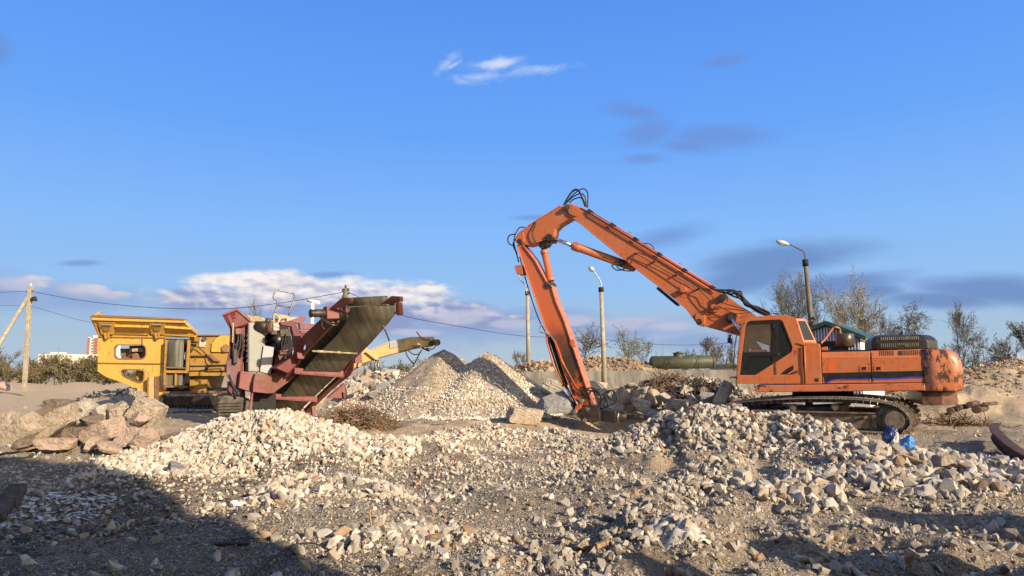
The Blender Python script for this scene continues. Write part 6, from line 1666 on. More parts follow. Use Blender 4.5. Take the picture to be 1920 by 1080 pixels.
# ------------------------------------------------------------------ shed
shd = NT('corrugated_sheet')
wv = shd.n('ShaderNodeTexWave', wave_type='BANDS', bands_direction='X'); wv.inputs['Scale'].default_value = 1.0
M_cor = plain('white_blue_sheet', (0.66, 0.68, 0.74), 0.45, 0.1, 0.1)
M_wht = plain('white_wall', (0.74, 0.74, 0.74), 0.6, 0, 0.08)
M_grn = plain('green_roof_sheet', (0.028, 0.085, 0.055), 0.45, 0.1, 0.2)
M_wood = plain('old_timber', (0.34, 0.22, 0.12), 0.8, 0, 0.35, 8)
H = VP(*P(1505, 690, 27).xy, -36, ZB)
he = empty('shed', P(1560, 745, 27.5), 'small white corrugated shed with a green gabled roof behind the excavator', 'shed')
HN, HT = H.n, H.t
Wd = 2.35; base_z = P(1600, 747, 27).z
def hp(s, o, z): return H.o + HT * s + HN * o + UP * z
pk = H.px(1551, 607, 0); sp_ = (pk - H.o).dot(HT)
s0_ = (H.px(1511, 622, 0) - H.o).dot(HT); s1_ = (H.px(1612, 628, 0) - H.o).dot(HT)
zL = H.px(1511, 622, 0).z; zR = H.px(1612, 630, 0).z; zP = pk.z
LH = 5.2
m = MB(); ribs = MB(); nS = 18
for k in range(nS):
    a = s0_ + (s1_ - s0_) * k / nS; b = s0_ + (s1_ - s0_) * (k + 1) / nS; mid = (a + b) / 2
    def roofz(s): return zL + (zP - zL) * (s - s0_) / (sp_ - s0_) if s < sp_ else zP + (zR - zP) * (s - sp_) / (s1_ - sp_)
    m.prism([hp(a, 0, base_z), hp(b, 0, base_z), hp(b, 0, roofz(b) - 0.06), hp(a, 0, roofz(a) - .06)], HN * 0.05)
    ribs.prism([hp(a + .02, -.055, base_z), hp(mid + .01, -.055, base_z), hp(mid + .01, -.055, roofz(mid) - .1), hp(a + .02, -.055, roofz(a) - .1)], HN * 0.053)
fw = m.build('front_wall', plain('grey_blue_sheet', (0.20, 0.225, 0.30), 0.5, 0.1, 0.1), he); rb = ribs.build('wall_ribs', M_cor, fw)
m = MB().prism([hp(s1_, 0.05, base_z), hp(s1_, LH, base_z), hp(s1_, LH, zR - .2), hp(s1_, .05, zR - .2)], -HT * 0.06); m.build('side_wall', M_wht, he)
MB().prism([hp(s0_, 0.05, base_z), hp(s0_, LH, base_z), hp(s0_, LH, zL - .1), hp(s0_, .05, zL - .1)], HT * 0.06).prism([hp(s0_, LH, base_z), hp(s1_, LH, base_z), hp(s1_, LH, zR - .2), hp(s0_, LH, zL - .2)], HN * 0.05).build('back_wall', M_wht, he)
m = MB()
m.prism([hp(s0_ - .12, -.25, zL - .04), hp(sp_, -.25, zP + .03), hp(sp_, -.25, zP + .10), hp(s0_ - .12, -.25, zL + .04)], HN * (LH + .4))
m.prism([hp(s1_ + .22, -.25, zR - .10), hp(sp_, -.25, zP + .03), hp(sp_, -.25, zP + .10), hp(s1_ + .22, -.25, zR - .03)], HN * (LH + .4))
m.build('roof', M_grn, he, 0.006)
m = MB(); m.prism([hp(s0_ - .14, -.27, zL - .12), hp(sp_, -.27, zP - .05), hp(sp_, -.27, zP + .11), hp(s0_ - .14, -.27, zL + .05)], HN * .04); m.prism([hp(s1_ + .24, -.27, zR - .18), hp(sp_, -.27, zP - .05), hp(sp_, -.27, zP + .11), hp(s1_ + .24, -.27, zR - .02)], HN * .04); m.build('verge_board', M_grn, he, 0.004)
MB().prism([hp(s1_ + .03, -.2, zR - .22), hp(s1_ + .03, LH, zR - .22), hp(s1_ + .2, LH, zR - .13), hp(s1_ + .2, -.2, zR - .13)], UP * .04).build('eaves_board', M_wood, he)
MB().box(hp((s0_ + s1_) / 2 - .1, -.03, zR - .55), (0.8, .08, 0.75), HT, HN).build('window', M_gld, he)
m = MB(); m.box(hp((s0_ + s1_) / 2, 2.5, base_z - .15), (Wd, 5.0, 0.2), HT, HN); m.build('base_frame', M_wht, he)
for s in (s0_ + .3, s1_ - .2):
    for o in (0.3, 4.6): MB().box(hp(s, o, base_z - .5), (.3, .3, .7), HT, HN).build('support_block', M_wood, he)
ch = P(1526, 612, 28.5)
cm = MB().tube([ch - UP * .5, ch + UP * .22], 0.13, 12).build('chimney', plain('rusty_flue', (0.10, 0.06, 0.045), 0.7), he)
MB().tube([ch + UP * .30, ch + UP * .42], [0.20, 0.03], 12).tube([ch + UP * .2, ch + UP * .31], 0.02, 6).build('chimney_cap', M_brn, cm)

# ------------------------------------------------------------------ far buildings
def bldg(name, label, x0, x1, ytop, ybot, d, depth, mat, floors, bays, wmat, roofs=()):
    a = P(x0, ytop, d); b = P(x1, ybot, d)
    root = empty(name, ((a.x + b.x) / 2, d, 0), label, 'building')
    MB().hexa([Vector((a.x, d, -1)), Vector((b.x, d, -1)), Vector((b.x, d, a.z)), Vector((a.x, d, a.z))], [Vector((a.x, d + depth, -1)), Vector((b.x, d + depth, -1)), Vector((b.x, d + depth, a.z)), Vector((a.x, d + depth, a.z))]).build('wall', mat, root)
    if floors:
        fh = (a.z - 0.5) / floors; bw = (b.x - a.x) / bays
        for i in range(floors):
            for k in range(bays):
                cx = a.x + bw * (k + .5); cz_ = 0.5 + fh * (i + .5)
                MB().box((cx, d - 0.06, cz_), (bw * .45, 0.12, fh * .45)).build('window', wmat, root)
    for (u0, u1, v) in roofs:
        p, q_ = P(u0, v, d), P(u1, v, d)
        MB().hexa([Vector((p.x, d + 2, a.z)), Vector((q_.x, d + 2, a.z)), Vector((q_.x, d + 2, p.z)), Vector((p.x, d + 2, p.z))], [Vector((p.x, d + 7, a.z)), Vector((q_.x, d + 7, a.z)), Vector((q_.x, d + 7, p.z)), Vector((p.x, d + 7, p.z))]).build('roof_house', mat, root)
    return root
M_apt = plain('cream_panel_wall', (0.62, 0.58, 0.50), 0.8, 0, 0.06, 0.3)
M_win = plain('dim_window', (0.22, 0.24, 0.27), 0.3, 0, 0.2, 0.5)
M_twr = plain('white_tower_wall', (0.68, 0.68, 0.70), 0.8, 0, 0.04, 0.3)
bldg('apartment_block', 'long cream apartment block behind the left bushes', 72, 132, 664, 720, 230, 12, M_apt, 5, 9, M_win, [(52 + 35, 80 + 20, 660)])
bldg('apartment_block', 'cream apartment block with roof houses left of the yellow crusher', 134, 186, 667, 720, 236, 12, M_apt, 5, 8, M_win, [(104 + 32, 139, 664), (162, 168, 664)])
tw = bldg('tower_block', 'white high-rise tower with red balconies at the left edge of the yellow crusher', 165, 192, 632, 690, 330, 14, M_twr, 0, 0, M_win, [(170, 184, 629)])
M_bal = plain('red_balcony', (0.36, 0.13, 0.10), 0.7, 0, 0.1)
a = P(165, 632, 330); b = P(192, 690, 330)
for i in range(11):
    z = b.z + (a.z - b.z) * (i + 0.4) / 11
    for u0, u1 in ((0.04, 0.16), (0.46, 0.66)):
        x0, x1 = a.x + (b.x - a.x) * u0, a.x + (b.x - a.x) * u1
        MB().box(((x0 + x1) / 2, 329.4, z), (x1 - x0, 1.0, 0.9)).build('balcony', M_bal, tw)
for i in range(11):
    z = b.z + (a.z - b.z) * (i + 0.8) / 11
    for u0 in (0.28, 0.78): MB().box((a.x + (b.x - a.x) * u0, 329.95, z), (1.0, 0.14, 0.9)).build('window', M_win, tw)
bldg('apartment_block', 'distant grey-blue building at the right edge above the dirt mound', 1898, 1960, 668, 690, 260, 12, plain('far_grey_wall', (0.30, 0.32, 0.38), 0.8, 0, 0.05), 3, 9, M_win, [(1902, 1908, 664), (1914, 1920, 663)])
# the hall behind the camera whose shadow lies over the left foreground
hb = empty('warehouse', (-15, -10, 0), 'long brick warehouse standing behind the viewpoint', 'building')
brick = NT('brick_wall'); bk = brick.n('ShaderNodeTexBrick'); bk.inputs['Scale'].default_value = 4; brick.l(brick.tc.outputs['Object'], bk.inputs[0])
bk.inputs['Color1'].default_value = (0.30, 0.13, 0.08, 1); bk.inputs['Color2'].default_value = (0.24, 0.11, 0.07, 1); bk.inputs['Mortar'].default_value = (0.3, 0.28, 0.25, 1)
setc(brick, 'Base Color', bk.outputs[0]); setc(brick, 'Roughness', 0.9)
WX, WY, WH = 8.1, -3.2, 10.1
MB().hexa([Vector((-42, WY, -.5)), Vector((WX, WY, -.5)), Vector((WX, WY - 14, -.5)), Vector((-42, WY - 14, -.5))], [Vector((-42, WY, WH)), Vector((WX, WY, WH)), Vector((WX, WY - 14, WH)), Vector((-42, WY - 14, WH))]).build('wall', brick.m, hb)
m = MB(); m.box((-17.3, WY - 7, WH + .08), (49.8, 14.4, 0.16)); m.build('roof', M_brn, hb)
for k in range(8): MB().box((-38 + k * 5.6, WY + .03, 3), (1.8, 0.08, 1.6)).build('window', M_gld, hb)

# ------------------------------------------------------------------ trees
M_bark = plain('grey_bark', (0.125, 0.112, 0.088), 0.9, 0, 0.35, 5)
M_barkg = plain('greenish_bark', (0.20, 0.17, 0.085), 0.9, 0, 0.35, 5)
def leafm(name, col):
    n = NT(name); c = n.mix(n.ramp(n.noise(1.2, 4), 0.35, 0.65), tuple(x * 0.7 for x in col), tuple(x * 1.25 for x in col))
    setc(n, 'Base Color', c); setc(n, 'Roughness', 0.8); setc(n, 'Specular IOR Level', 0.1); return n.m
M_lfo = leafm('olive_buds', (0.15, 0.125, 0.055)); M_lfg = leafm('young_green_leaves', (0.15, 0.16, 0.05)); M_lfb = leafm('brown_buds', (0.125, 0.10, 0.065)); M_lfy = leafm('yellow_green_catkins', (0.20, 0.20, 0.075))
class Tri:
    def __init__(s): s.v = []; s.f = []
def seg(T_, a, b, ra, rb):
    d = (b - a)
    if d.length < 1e-6: return
    d.normalize(); u = d.cross(UP)
    if u.length < .05: u = d.cross(Vector((1, 0, 0)))
    u.normalize(); w = d.cross(u); k = len(T_.v)
    for c_, r_ in ((a, ra), (b, rb)):
        for i in range(3):
            an = 2 * PI * i / 3; T_.v.append(tuple(c_ + (u * math.cos(an) + w * math.sin(an)) * r_))
    for i in range(3):
        j = (i + 1) % 3; T_.f += [(k + i, k + j, k + 3 + j), (k + i, k + 3 + j, k + 3 + i)]
def tree(name, label, cat, px, pybase, pytop, d, spread, seed, leaf, nleaf, bark=None, kind='up', group=None, stems=1, lsize=1.0, thick=1.0):
    rg_ = random.Random(seed)
    b = P(px, pybase, d); t = P(px, pytop, d); Ht = t.z - b.z
    zg = hz(b.x, b.y); base = Vector((b.x, b.y, min(b.z, max(zg, b.z - 3)))); Ht = t.z - base.z
    root = empty(name, base, label, cat, group)
    TR, CR, LF = Tri(), Tri(), Tri()
    W_ = spread * d / F / 2
    minr = 0.0068 * d / 20 * thick
    tips = []
    def grow(p, dr, ln, r, lev):
        n = 3 if lev < 3 else 2
        q_ = p
        pts = [p]
        for i in range(n):
            wob = 0.10 if lev == 0 else 0.22
            dr = (dr + Vector((rg_.gauss(0, wob), rg_.gauss(0, wob), rg_.gauss(0, wob) * .6 + (0.10 if kind != 'weep' or lev < 2 else -0.25)))).normalized()
            nx = q_ + dr * ln / n
            r2 = max(minr * 0.6, r * (1 - 0.28 * (i + 1) / n * (1.2 if lev == 0 else 1)))
            seg(TR if lev <= 1 else CR, q_ - o, nx - o, max(r, minr * .6), r2)
            q_ = nx; r = r2; pts.append(nx)
        if lev >= (2 if kind != 'bush' else 1): tips.extend(pts[1:])
        if lev >= maxlev: return
        nb = {0: 10, 1: 6, 2: 5, 3: 3}[lev] if kind != 'bush' else {0: 5, 1: 5, 2: 4, 3: 3}[lev]
        for k in range(nb):
            f = rg_.uniform(0.22 if lev == 0 and kind != 'bush' else 0.08, 1.0) if k else 1.0
            i = min(int(f * n), n - 1); bp = pts[i].lerp(pts[i + 1], f * n - i) if f < 1 else pts[-1]
            an = rg_.uniform(0, 2 * PI); tilt = rg_.uniform(0.35, 0.85) if kind != 'tall' else rg_.uniform(0.25, 0.6)
            side = dr.cross(Vector((math.cos(an), math.sin(an), 0.2))).normalized()
            nd = (dr * math.cos(tilt) + side * math.sin(tilt)).normalized()
            l2 = ln * rg_.uniform(0.42, 0.68) * (1.15 - 0.45 * f if lev == 0 else 1)
            grow(bp, nd, l2, max(minr * .6, r * rg_.uniform(0.4, 0.6) * (1.3 - .5 * f)), lev + 1)
    o = base
    maxlev = 4 if (kind != 'bush' and d < 57) else 3
    for s in range(stems):
        an = rg_.uniform(0, 2 * PI); sp = 0.0 if stems == 1 else rg_.uniform(0.1, 0.6)
        dr = Vector((math.cos(an) * sp, math.sin(an) * sp, 1)).normalized()
        off = Vector((rg_.uniform(-1, 1), rg_.uniform(-.5, .5), 0)) * W_ * (0.55 if stems > 1 else 0)
        if s: seg(TR, base - o, base - o + off, minr, minr)
        grow(base + off, dr, Ht * (0.62 if kind != 'bush' else rg_.uniform(.35, .55)), max(Ht * 0.016 * thick, minr) * (1 if stems == 1 else .6), 0)
    # squeeze to the wanted width and height
    allv = TR.v + CR.v
    arr = np.array(allv); 
    mz = np.percentile(arr[:, 2], 99.7); sx = np.percentile(np.abs(arr[:, 0] - 0), 97)
    fz = Ht / mz; fx = W_ / max(sx, 0.05)
    fx = min(max(fx, 0.4), 3.5)
    def sq(v): return (v[0] * fx, v[1] * fx, v[2] * fz)
    TR.v = [sq(v) for v in TR.v]; CR.v = [sq(v) for v in CR.v]
    for _ in range(nleaf):
        tp = rg_.choice(tips) - o; c_ = Vector(sq(tp)) + Vector((rg_.gauss(0, .06), rg_.gauss(0, .06), rg_.gauss(0, .06))) * d / 35
        s = rg_.uniform(0.008, 0.019) * lsize * d / 18
        k = len(LF.v); a1 = Vector((rg_.gauss(0, 1), rg_.gauss(0, 1), rg_.gauss(0, 1))).normalized(); a2 = a1.cross(Vector((rg_.gauss(0, 1), rg_.gauss(0, 1), rg_.gauss(0, 1)))).normalized()
        LF.v += [tuple(c_ + a1 * s), tuple(c_ + a2 * s * .7), tuple(c_ - a1 * s), tuple(c_ - a2 * s * .7)]; LF.f += [(k, k + 1, k + 2), (k, k + 2, k + 3)]
    bark = bark or M_bark
    def mk(nm, T_, mt, par):
        if not T_.f: return None
        ob = mesh_np(nm, np.array(T_.v), np.array(T_.f), mt, 3, False)
        ob.parent = par; return ob
    mk('trunk', TR, bark, root)
    # crown: twigs and buds in one mesh of two materials
    nt2 = len(CR.f); off_ = len(CR.v)
    ob = mesh_np('crown', np.array(CR.v + LF.v), np.array(CR.f + [tuple(i + off_ for i in f) for f in LF.f]), bark, 3, False)
    ob.data.materials.append(leaf); ob.data.polygons.foreach_set('material_index', np.array([0] * nt2 + [1] * len(LF.f), dtype=np.int32)); ob.parent = root
    return root
M_barkp = plain('pale_bark', (0.24, 0.215, 0.165), 0.9, 0, 0.3, 5)
GR = 'bare spring trees behind the shed'
tree('tree', 'leftmost tall bare tree behind the cab roof', 'tree', 1468, 690, 500, 52, 62, 1, M_lfo, 1500, kind='tall', group=GR)
tree('tree', 'bare tree just left of the tall dark lamp post', 'tree', 1500, 690, 510, 54, 52, 2, M_lfo, 1300, kind='tall', group=GR)
tree('tree', 'bare tree just right of the tall dark lamp post', 'tree', 1534, 690, 520, 52, 52, 3, M_lfo, 1000, kind='tall', group=GR)
tree('tree', 'wide twiggy tree rising above the shed ridge', 'tree', 1566, 690, 512, 50, 84, 4, M_lfy, 500, M_barkg, 'up', group=GR)
tree('tree', 'pale bare tree with an open forked crown right of the shed ridge', 'tree', 1600, 690, 508, 48, 96, 5, M_lfb, 350, M_barkp, 'up', group=GR, thick=1.3)
tree('tree', 'short leafy tree behind the right half of the shed roof', 'tree', 1632, 690, 575, 50, 62, 6, M_lfg, 1300, kind='up', group=GR)
tree('tree', 'slender pale tree between the shed and the drooping birch', 'tree', 1664, 690, 588, 56, 40, 7, M_lfb, 300, kind='tall', group=GR)
tree('birch_tree', 'drooping olive birch above the black engine hood', 'tree', 1690, 690, 568, 50, 76, 8, M_lfo, 3600, kind='weep', lsize=0.8)
tree('tree', 'tall young tree right of the excavator counterweight', 'tree', 1802, 700, 564, 36, 62, 9, M_lfo, 1500, kind='tall', lsize=.9)
tree('bush', 'leafy bush at the foot of the tall young tree right of the excavator', 'bush', 1812, 700, 620, 36, 110, 10, M_lfo, 2200, kind='bush', stems=5, lsize=.8)
tree('bush', 'rounded twiggy bush on top of the right dirt mound', 'bush', 1866, 700, 626, 38, 110, 11, M_lfb, 900, kind='bush', stems=6, lsize=.8)
tree('tree', 'tree cut by the right edge of the photo', 'tree', 1932, 705, 596, 36, 44, 12, M_lfo, 900, kind='tall')
tree('tree', 'low bare tree left of the middle lamp post', 'tree', 1094, 690, 610, 62, 66, 13, M_lfo, 900, kind='up', group='bare trees behind the wall')
tree('tree', 'yellowish tree right of the middle lamp post', 'tree', 1172, 690, 612, 60, 66, 14, M_lfy, 1300, M_barkg, 'up', group='bare trees behind the wall')
tree('tree', 'faint thin tree beside the yellowish tree', 'tree', 1208, 692, 632, 66, 50, 15, M_lfb, 250, kind='tall', group='bare trees behind the wall', thick=.6)
tree('bush', 'green bush on the spoil heap right of the excavator stick', 'bush', 1116, 684, 664, 56, 40, 16, M_lfg, 1400, kind='bush', stems=5)
tree('bush', 'twiggy bush behind the tank right of its hatch', 'bush', 1322, 690, 632, 62, 60, 17, M_lfo, 1500, kind='bush', stems=5)
tree('bush', 'small bush right beside the tank hatch', 'bush', 1286, 690, 656, 64, 26, 18, M_lfg, 400, kind='bush', stems=4)
tree('bush', 'pale bush between the tank and the excavator cab', 'bush', 1366, 690, 638, 64, 56, 19, M_lfo, 900, kind='bush', stems=5)
tree('bush', 'dark round bush left of the left lamp post', 'bush', 978, 690, 658, 75, 30, 20, M_lfo, 500, kind='bush', stems=5)
tree('tree', 'dark leafless treetop behind the red crusher hopper', 'tree', 483, 680, 562, 55, 34, 21, M_lfb, 300, kind='up', thick=1.3)
tree('bush', 'yellow-green bush under the yellow conveyor', 'bush', 750, 690, 675, 62, 34, 22, M_lfg, 900, kind='bush', stems=5)
tree('bush', 'dark bush beside the yellow-green bush under the conveyor', 'bush', 729, 692, 684, 66, 40, 23, M_lfb, 500, kind='bush', stems=4)
tree('bush', 'green bush left of the sandy gravel cone', 'bush', 783, 700, 668, 58, 36, 24, M_lfg, 800, kind='bush', stems=4)
tree('bush', 'small bush between red crusher and pale square block', 'bush', 700, 698, 678, 60, 40, 25, M_lfo, 500, kind='bush', stems=4)
GLB = 'bushes along the road before the apartment blocks'
tree('tree', 'reddish bare tree at the left edge by the pole brace', 'tree', 6, 722, 640, 66, 86, 26, M_lfb, 1500, kind='up')
tree('bush', 'leafy bush at the left edge behind the pole brace', 'bush', 26, 722, 682, 64, 84, 27, M_lfo, 2880, lsize=1.5, kind='bush', stems=11, group=GLB)
tree('bush', 'thin bush right of the utility pole', 'bush', 78, 722, 662, 66, 46, 28, M_lfo, 900, kind='bush', stems=5, group=GLB)
tree('bush', 'wide olive bush in the middle of the road hedge', 'bush', 112, 724, 668, 62, 92, 29, M_lfo, 4680, lsize=1.5, kind='bush', stems=13, group=GLB)
tree('bush', 'dense olive bush left of the yellow crusher', 'bush', 148, 724, 668, 62, 92, 30, M_lfo, 5040, lsize=1.5, kind='bush', stems=13, group=GLB)
tree('bush', 'olive bush touching the yellow crusher edge', 'bush', 182, 724, 672, 64, 84, 31, M_lfo, 4320, lsize=1.5, kind='bush', stems=12, group=GLB)
tree('bush', 'low bush seen below the slanted yellow hopper side', 'bush', 218, 726, 690, 64, 70, 33, M_lfo, 2340, lsize=1.5, kind='bush', stems=11, group=GLB)

# ------------------------------------------------------------------ utility poles and wires
def ins(m, p): m.tube([p, p + UP * .10], [0.05, 0.06], 8); m.tube([p + UP * .1, p + UP * .16], [0.06, 0.03], 8)
up1 = empty('utility_pole', P(48, 722, 46), 'concrete utility pole with a slanted brace at the far left', 'utility pole')
pt, pb = P(57, 536, 46), P(46, 726, 46)
MB().beam(pb - UP * .3, pt, 0.26, 0.22).build('post', M_conc, up1, 0.02)
MB().beam(P(53, 556, 46), P(-28, 690, 45), 0.2, 0.2).build('brace', M_conc, up1, 0.02)
MB().beam(P(48, 547, 46), P(62, 545, 46), 0.08, 0.08).build('crossarm', M_stl, up1)
m = MB(); ins(m, P(53, 541, 46)); m.build('insulator', M_wht, up1); m = MB(); ins(m, P(58, 536, 46)); m.build('insulator', M_wht, up1)
MB().tube([P(59, 563, 46), P(61, 561, 45.9), P(65, 560, 45.8), P(68, 563, 45.7)], [0.09, 0.15, 0.16, 0.08], 10).build('street_lamp', M_brn, up1)
up2 = empty('utility_pole', P(648, 700, 34), 'utility pole top showing behind the red conveyor head', 'utility pole')
MB().tube([P(649, 720, 34), P(648, 541, 34)], [0.15, 0.10], 10).build('post', M_dpole, up2)
MB().beam(P(641, 556, 34), P(656, 549, 34), 0.07, 0.07).build('crossarm', M_brn, up2)
MB().tube([P(642, 580, 34), P(645, 548, 34)], 0.05, 6).build('brace', M_dpole, up2)
for u, v in ((643, 547), (653, 546), (648, 540)):
    m = MB(); ins(m, P(u, v, 34)); m.build('insulator', M_olv, up2)
tp = empty('vent_pipe', P(586, 700, 33), 'white T-shaped pipe standing behind the red crusher engine', 'pipe')
MB().tube([P(583, 700, 33), P(586, 568, 33)], 0.085, 12).build('pipe', M_wht, tp); MB().tube([P(577, 563, 33), P(599, 568, 33)], 0.085, 12).build('cross_pipe', M_wht, tp); MB().tube([P(577, 559, 33), P(577, 564, 33)], 0.05, 8).build('stub', M_stl, tp); MB().tube([P(584.5, 591, 33), P(585.4, 589, 33)], 0.12, 12).build('collar', M_wht, tp)
def wire(label, pts, r):
    m = MB(); m.tube(bez([P(*q_) for q_ in pts], 6), r, 5); o = m.build('power_line', M_rub, None); tag(o, label, 'wire')
wire('overhead wire from the left utility pole to the pole behind the red crusher', [(58, 546, 46), (150, 563, 44), (260, 575, 41), (350, 579, 40), (440, 578, 38), (540, 566, 36), (643, 548, 34)], 0.016)
wire('overhead wire leaving the photo left of the utility pole', [(-200, 560, 60), (-60, 551, 52), (52, 546, 46)], 0.016)
wire('lower thin wire from the left pole to the yellow hopper', [(57, 573, 46), (110, 589, 44), (170, 604, 42), (300, 618, 40)], 0.011)
wire('lower thin wire left of the utility pole', [(-200, 560, 60), (-60, 571, 50), (54, 573, 46)], 0.010)
wire('long wire from the pole behind the conveyor towards the tank', [(653, 548, 34), (750, 590, 38), (850, 610, 43), (980, 630, 50), (1100, 634, 52), (1240, 646, 56), (1340, 645, 58), (1460, 632, 60), (1700, 600, 60)], 0.017)

# ------------------------------------------------------------------ small things lying about
def sheet(name, label, cat, px, py, d, w, h, mat, seed, lift=0.05, amp=0.12):
    n = 22; c = P(px, py, d); W2, H2 = w * d / F / 2, h * d / F * 1.0
    vs = []; fs = []
    for j in range(n):
        for i in range(n):
            a, b = i / (n - 1) * 2 - 1, j / (n - 1) * 2 - 1
            ed = 1 + 0.22 * mnoise.noise(Vector((a * 2 + seed, b * 2, 0))) + .1 * mnoise.noise(Vector((a * 6, b * 6, seed)))
            x = c.x + a * W2 * ed; y = c.y + b * W2 * 0.8 * ed
            z = hz(x, y) + lift + amp * abs(mnoise.noise(Vector((a * 2.2, b * 2.2, seed * 3.3)))) * 2 + amp * .5 * mnoise.noise(Vector((a * 6, b * 6, seed)))
            vs.append(Vector((x, y, z)))
    for j in range(n - 1):
        for i in range(n - 1): fs.append([j * n + i, j * n + i + 1, (j + 1) * n + i + 1, (j + 1) * n + i])
    o = MB().add(vs, fs, True).build(name, mat, None, loc=c); sm = o.modifiers.new('thickness', 'SOLIDIFY'); sm.thickness = 0.008
    return tag(o, label, cat)
M_shee = plain('dirty_white_sheet', (0.50, 0.47, 0.42), 0.6, 0, 0.3, 5)
M_plas = plain('white_plastic', (0.62, 0.60, 0.56), 0.45, 0, 0.15)
M_bag = plain('light_blue_plastic', (0.06, 0.24, 0.60), 0.4, 0, 0.45, 9); M_nav = plain('navy_plastic', (0.010, 0.025, 0.12), 0.35, 0, 0.4)
sheet('plastic_sheet', 'crumpled white plastic sheet on the nearest clods', 'plastic sheet', 1268, 1012, 7.3, 105, 62, M_shee, 2, 0.0, 0.055)
def bag(label, px, py, d, w, h, mat, seed, tilt=0.0):
    c = P(px, py, d); a, b = w * d / F / 2, h * d / F / 2
    bm = bmesh.new(); bmesh.ops.create_icosphere(bm, subdivisions=4, radius=1)
    for v in bm.verts:
        p = v.co.copy(); f = 1 + 0.35 * mnoise.noise(p * 1.6 + Vector((seed, 0, 0))) + 0.16 * mnoise.noise(p * 5 + Vector((0, seed, 0)))
        p = p * f; p.x *= (1 - 0.3 * p.z) ; v.co = Vector((p.x * a + tilt * p.z * b, p.y * a * .8, p.z * b))
    me = bpy.data.meshes.new('plastic_bag'); bm.to_mesh(me); bm.free(); me.materials.append(mat)
    o = bpy.data.objects.new('plastic_bag', me); COL.objects.link(o); o.location = c; tag(o, label, 'bag')
bag('light blue crumpled plastic bag on the right rubble ridge', 1701, 831, 12.5, 27, 27, M_bag, 3, 0.25)
bag('navy blue bag leaning against the excavator track', 1669, 814, 13.4, 26, 32, M_nav, 5, 0.2)
bag('white bag piece behind the navy blue bag', 1679, 822, 13.3, 10, 22, M_plas, 8, 0.3)
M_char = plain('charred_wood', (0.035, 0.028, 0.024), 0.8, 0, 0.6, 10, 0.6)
def plank(label, a, b, d0, d1, w, th, mat, name='plank', cat='plank', jit=0.0):
    p, q_ = P(*a, d0), P(*b, d1)
    m = MB(); n = 6
    pts = [lerp(p, q_, k / n) + UP * (random.uniform(-1, 1) * jit) for k in range(n + 1)]
    for i in range(n): m.beam(pts[i], pts[i + 1], w * random.uniform(.8, 1.1), th)
    o = m.build(name, mat, None, 0.004, loc=p); tag(o, label, cat)
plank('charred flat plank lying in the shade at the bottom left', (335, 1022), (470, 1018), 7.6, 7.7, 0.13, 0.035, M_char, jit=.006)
plank('short wooden post lying on the nearest clod ridge', (1117, 1024), (1168, 1008), 7.35, 7.5, 0.055, 0.05, M_wood, name='wood_post', cat='wood')
plank('dark broken board at the left edge below the boulders', (0, 852), (70, 842), 13.6, 13.9, 0.18, 0.04, M_char, jit=.01)
plank('grey split board pointing right from the left edge', (36, 846), (78, 836), 13.5, 13.8, 0.12, 0.03, M_wood, jit=.01)
plank('brown timber beam rising at the left edge in the shade', (-14, 975), (34, 915), 9.0, 9.8, 0.22, 0.14, plain('grey_brown_beam', (0.11, 0.085, 0.065), 0.9, 0, .4, 8, .5), name='timber_beam', cat='timber')
plank('thin light lath at the lower left edge', (0, 1010), (32, 1000), 8.0, 8.1, 0.05, 0.02, M_wood)
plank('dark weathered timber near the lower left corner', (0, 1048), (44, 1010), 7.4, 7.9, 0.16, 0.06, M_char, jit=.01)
plank('brown root-like timber beside the light blue bag', (1695, 858), (1735, 872), 12.0, 11.6, 0.09, 0.09, M_wood, name='timber_beam', cat='timber', jit=.01)
plank('thin pale stick in the right foreground', (1327, 1042), (1372, 1038), 7.2, 7.3, 0.014, 0.014, M_wood, name='stick', cat='stick')
M_rst = plain('rusty_iron', (0.10, 0.055, 0.035), 0.7, 0.4, 0.5, 6, .4)
def rod(label, pts, r, mat=M_rst, name='rebar', cat='rebar'):
    m = MB(); m.tube(bez([P(*q_) for q_ in pts], 8), r, 6); o = m.build(name, mat, None, loc=P(*pts[0])); tag(o, label, cat)
rod('long bent reinforcing bar arching over the ground at bottom left', [(468, 1085, 6.6), (500, 1055, 6.9), (545, 1025, 7.3), (580, 1018, 7.5), (615, 1030, 7.3), (655, 1060, 6.9)], 0.009)
rod('twisted thin wire standing up in the rubble left of centre', [(640, 1014, 7.6), (675, 1000, 7.75), (700, 985, 7.8), (712, 975, 7.85), (706, 962, 7.9), (694, 958, 7.9), (696, 985, 7.8), (700, 1018, 7.6)], 0.010, M_wood, 'wire', 'wire')
rod('short dark wire beside the charred plank', [(430, 1015, 7.75), (455, 1010, 7.8), (474, 1026, 7.7), (440, 1030, 7.6)], 0.007)
rod('thin stalk standing in the low gravel spill before the flat slab', [(913, 790, 17.4), (914, 775, 17.4), (911, 757, 17.4)], 0.010, M_wood, 'stalk', 'stalk')
rod('thin bent rod on the rubble under the excavator cab', [(1385, 735, 22), (1380, 715, 22), (1384, 700, 22)], 0.014)
# curved iron rail at the right edge
rl = MB(); pts = bez([P(1868, 795, 17.2), P(1864, 803, 16.4), P(1876, 818, 15.3), P(1900, 838, 14.2), P(1935, 858, 13.3), P(1990, 880, 12.5)], 6)
pts = [Vector((p.x, p.y, p.z)) for p in pts]
for a, b in zip(pts[:-1], pts[1:]): rl.beam(a, b, 0.20, 0.04); rl.beam(a - UP * .12, b - UP * .12, 0.03, 0.24); rl.beam(a - UP * .24, b - UP * .24, 0.16, 0.03)
tag(rl.build('iron_rail', M_rst, None, loc=pts[0]), 'rusty curved iron rim lying at the right edge', 'iron rim')
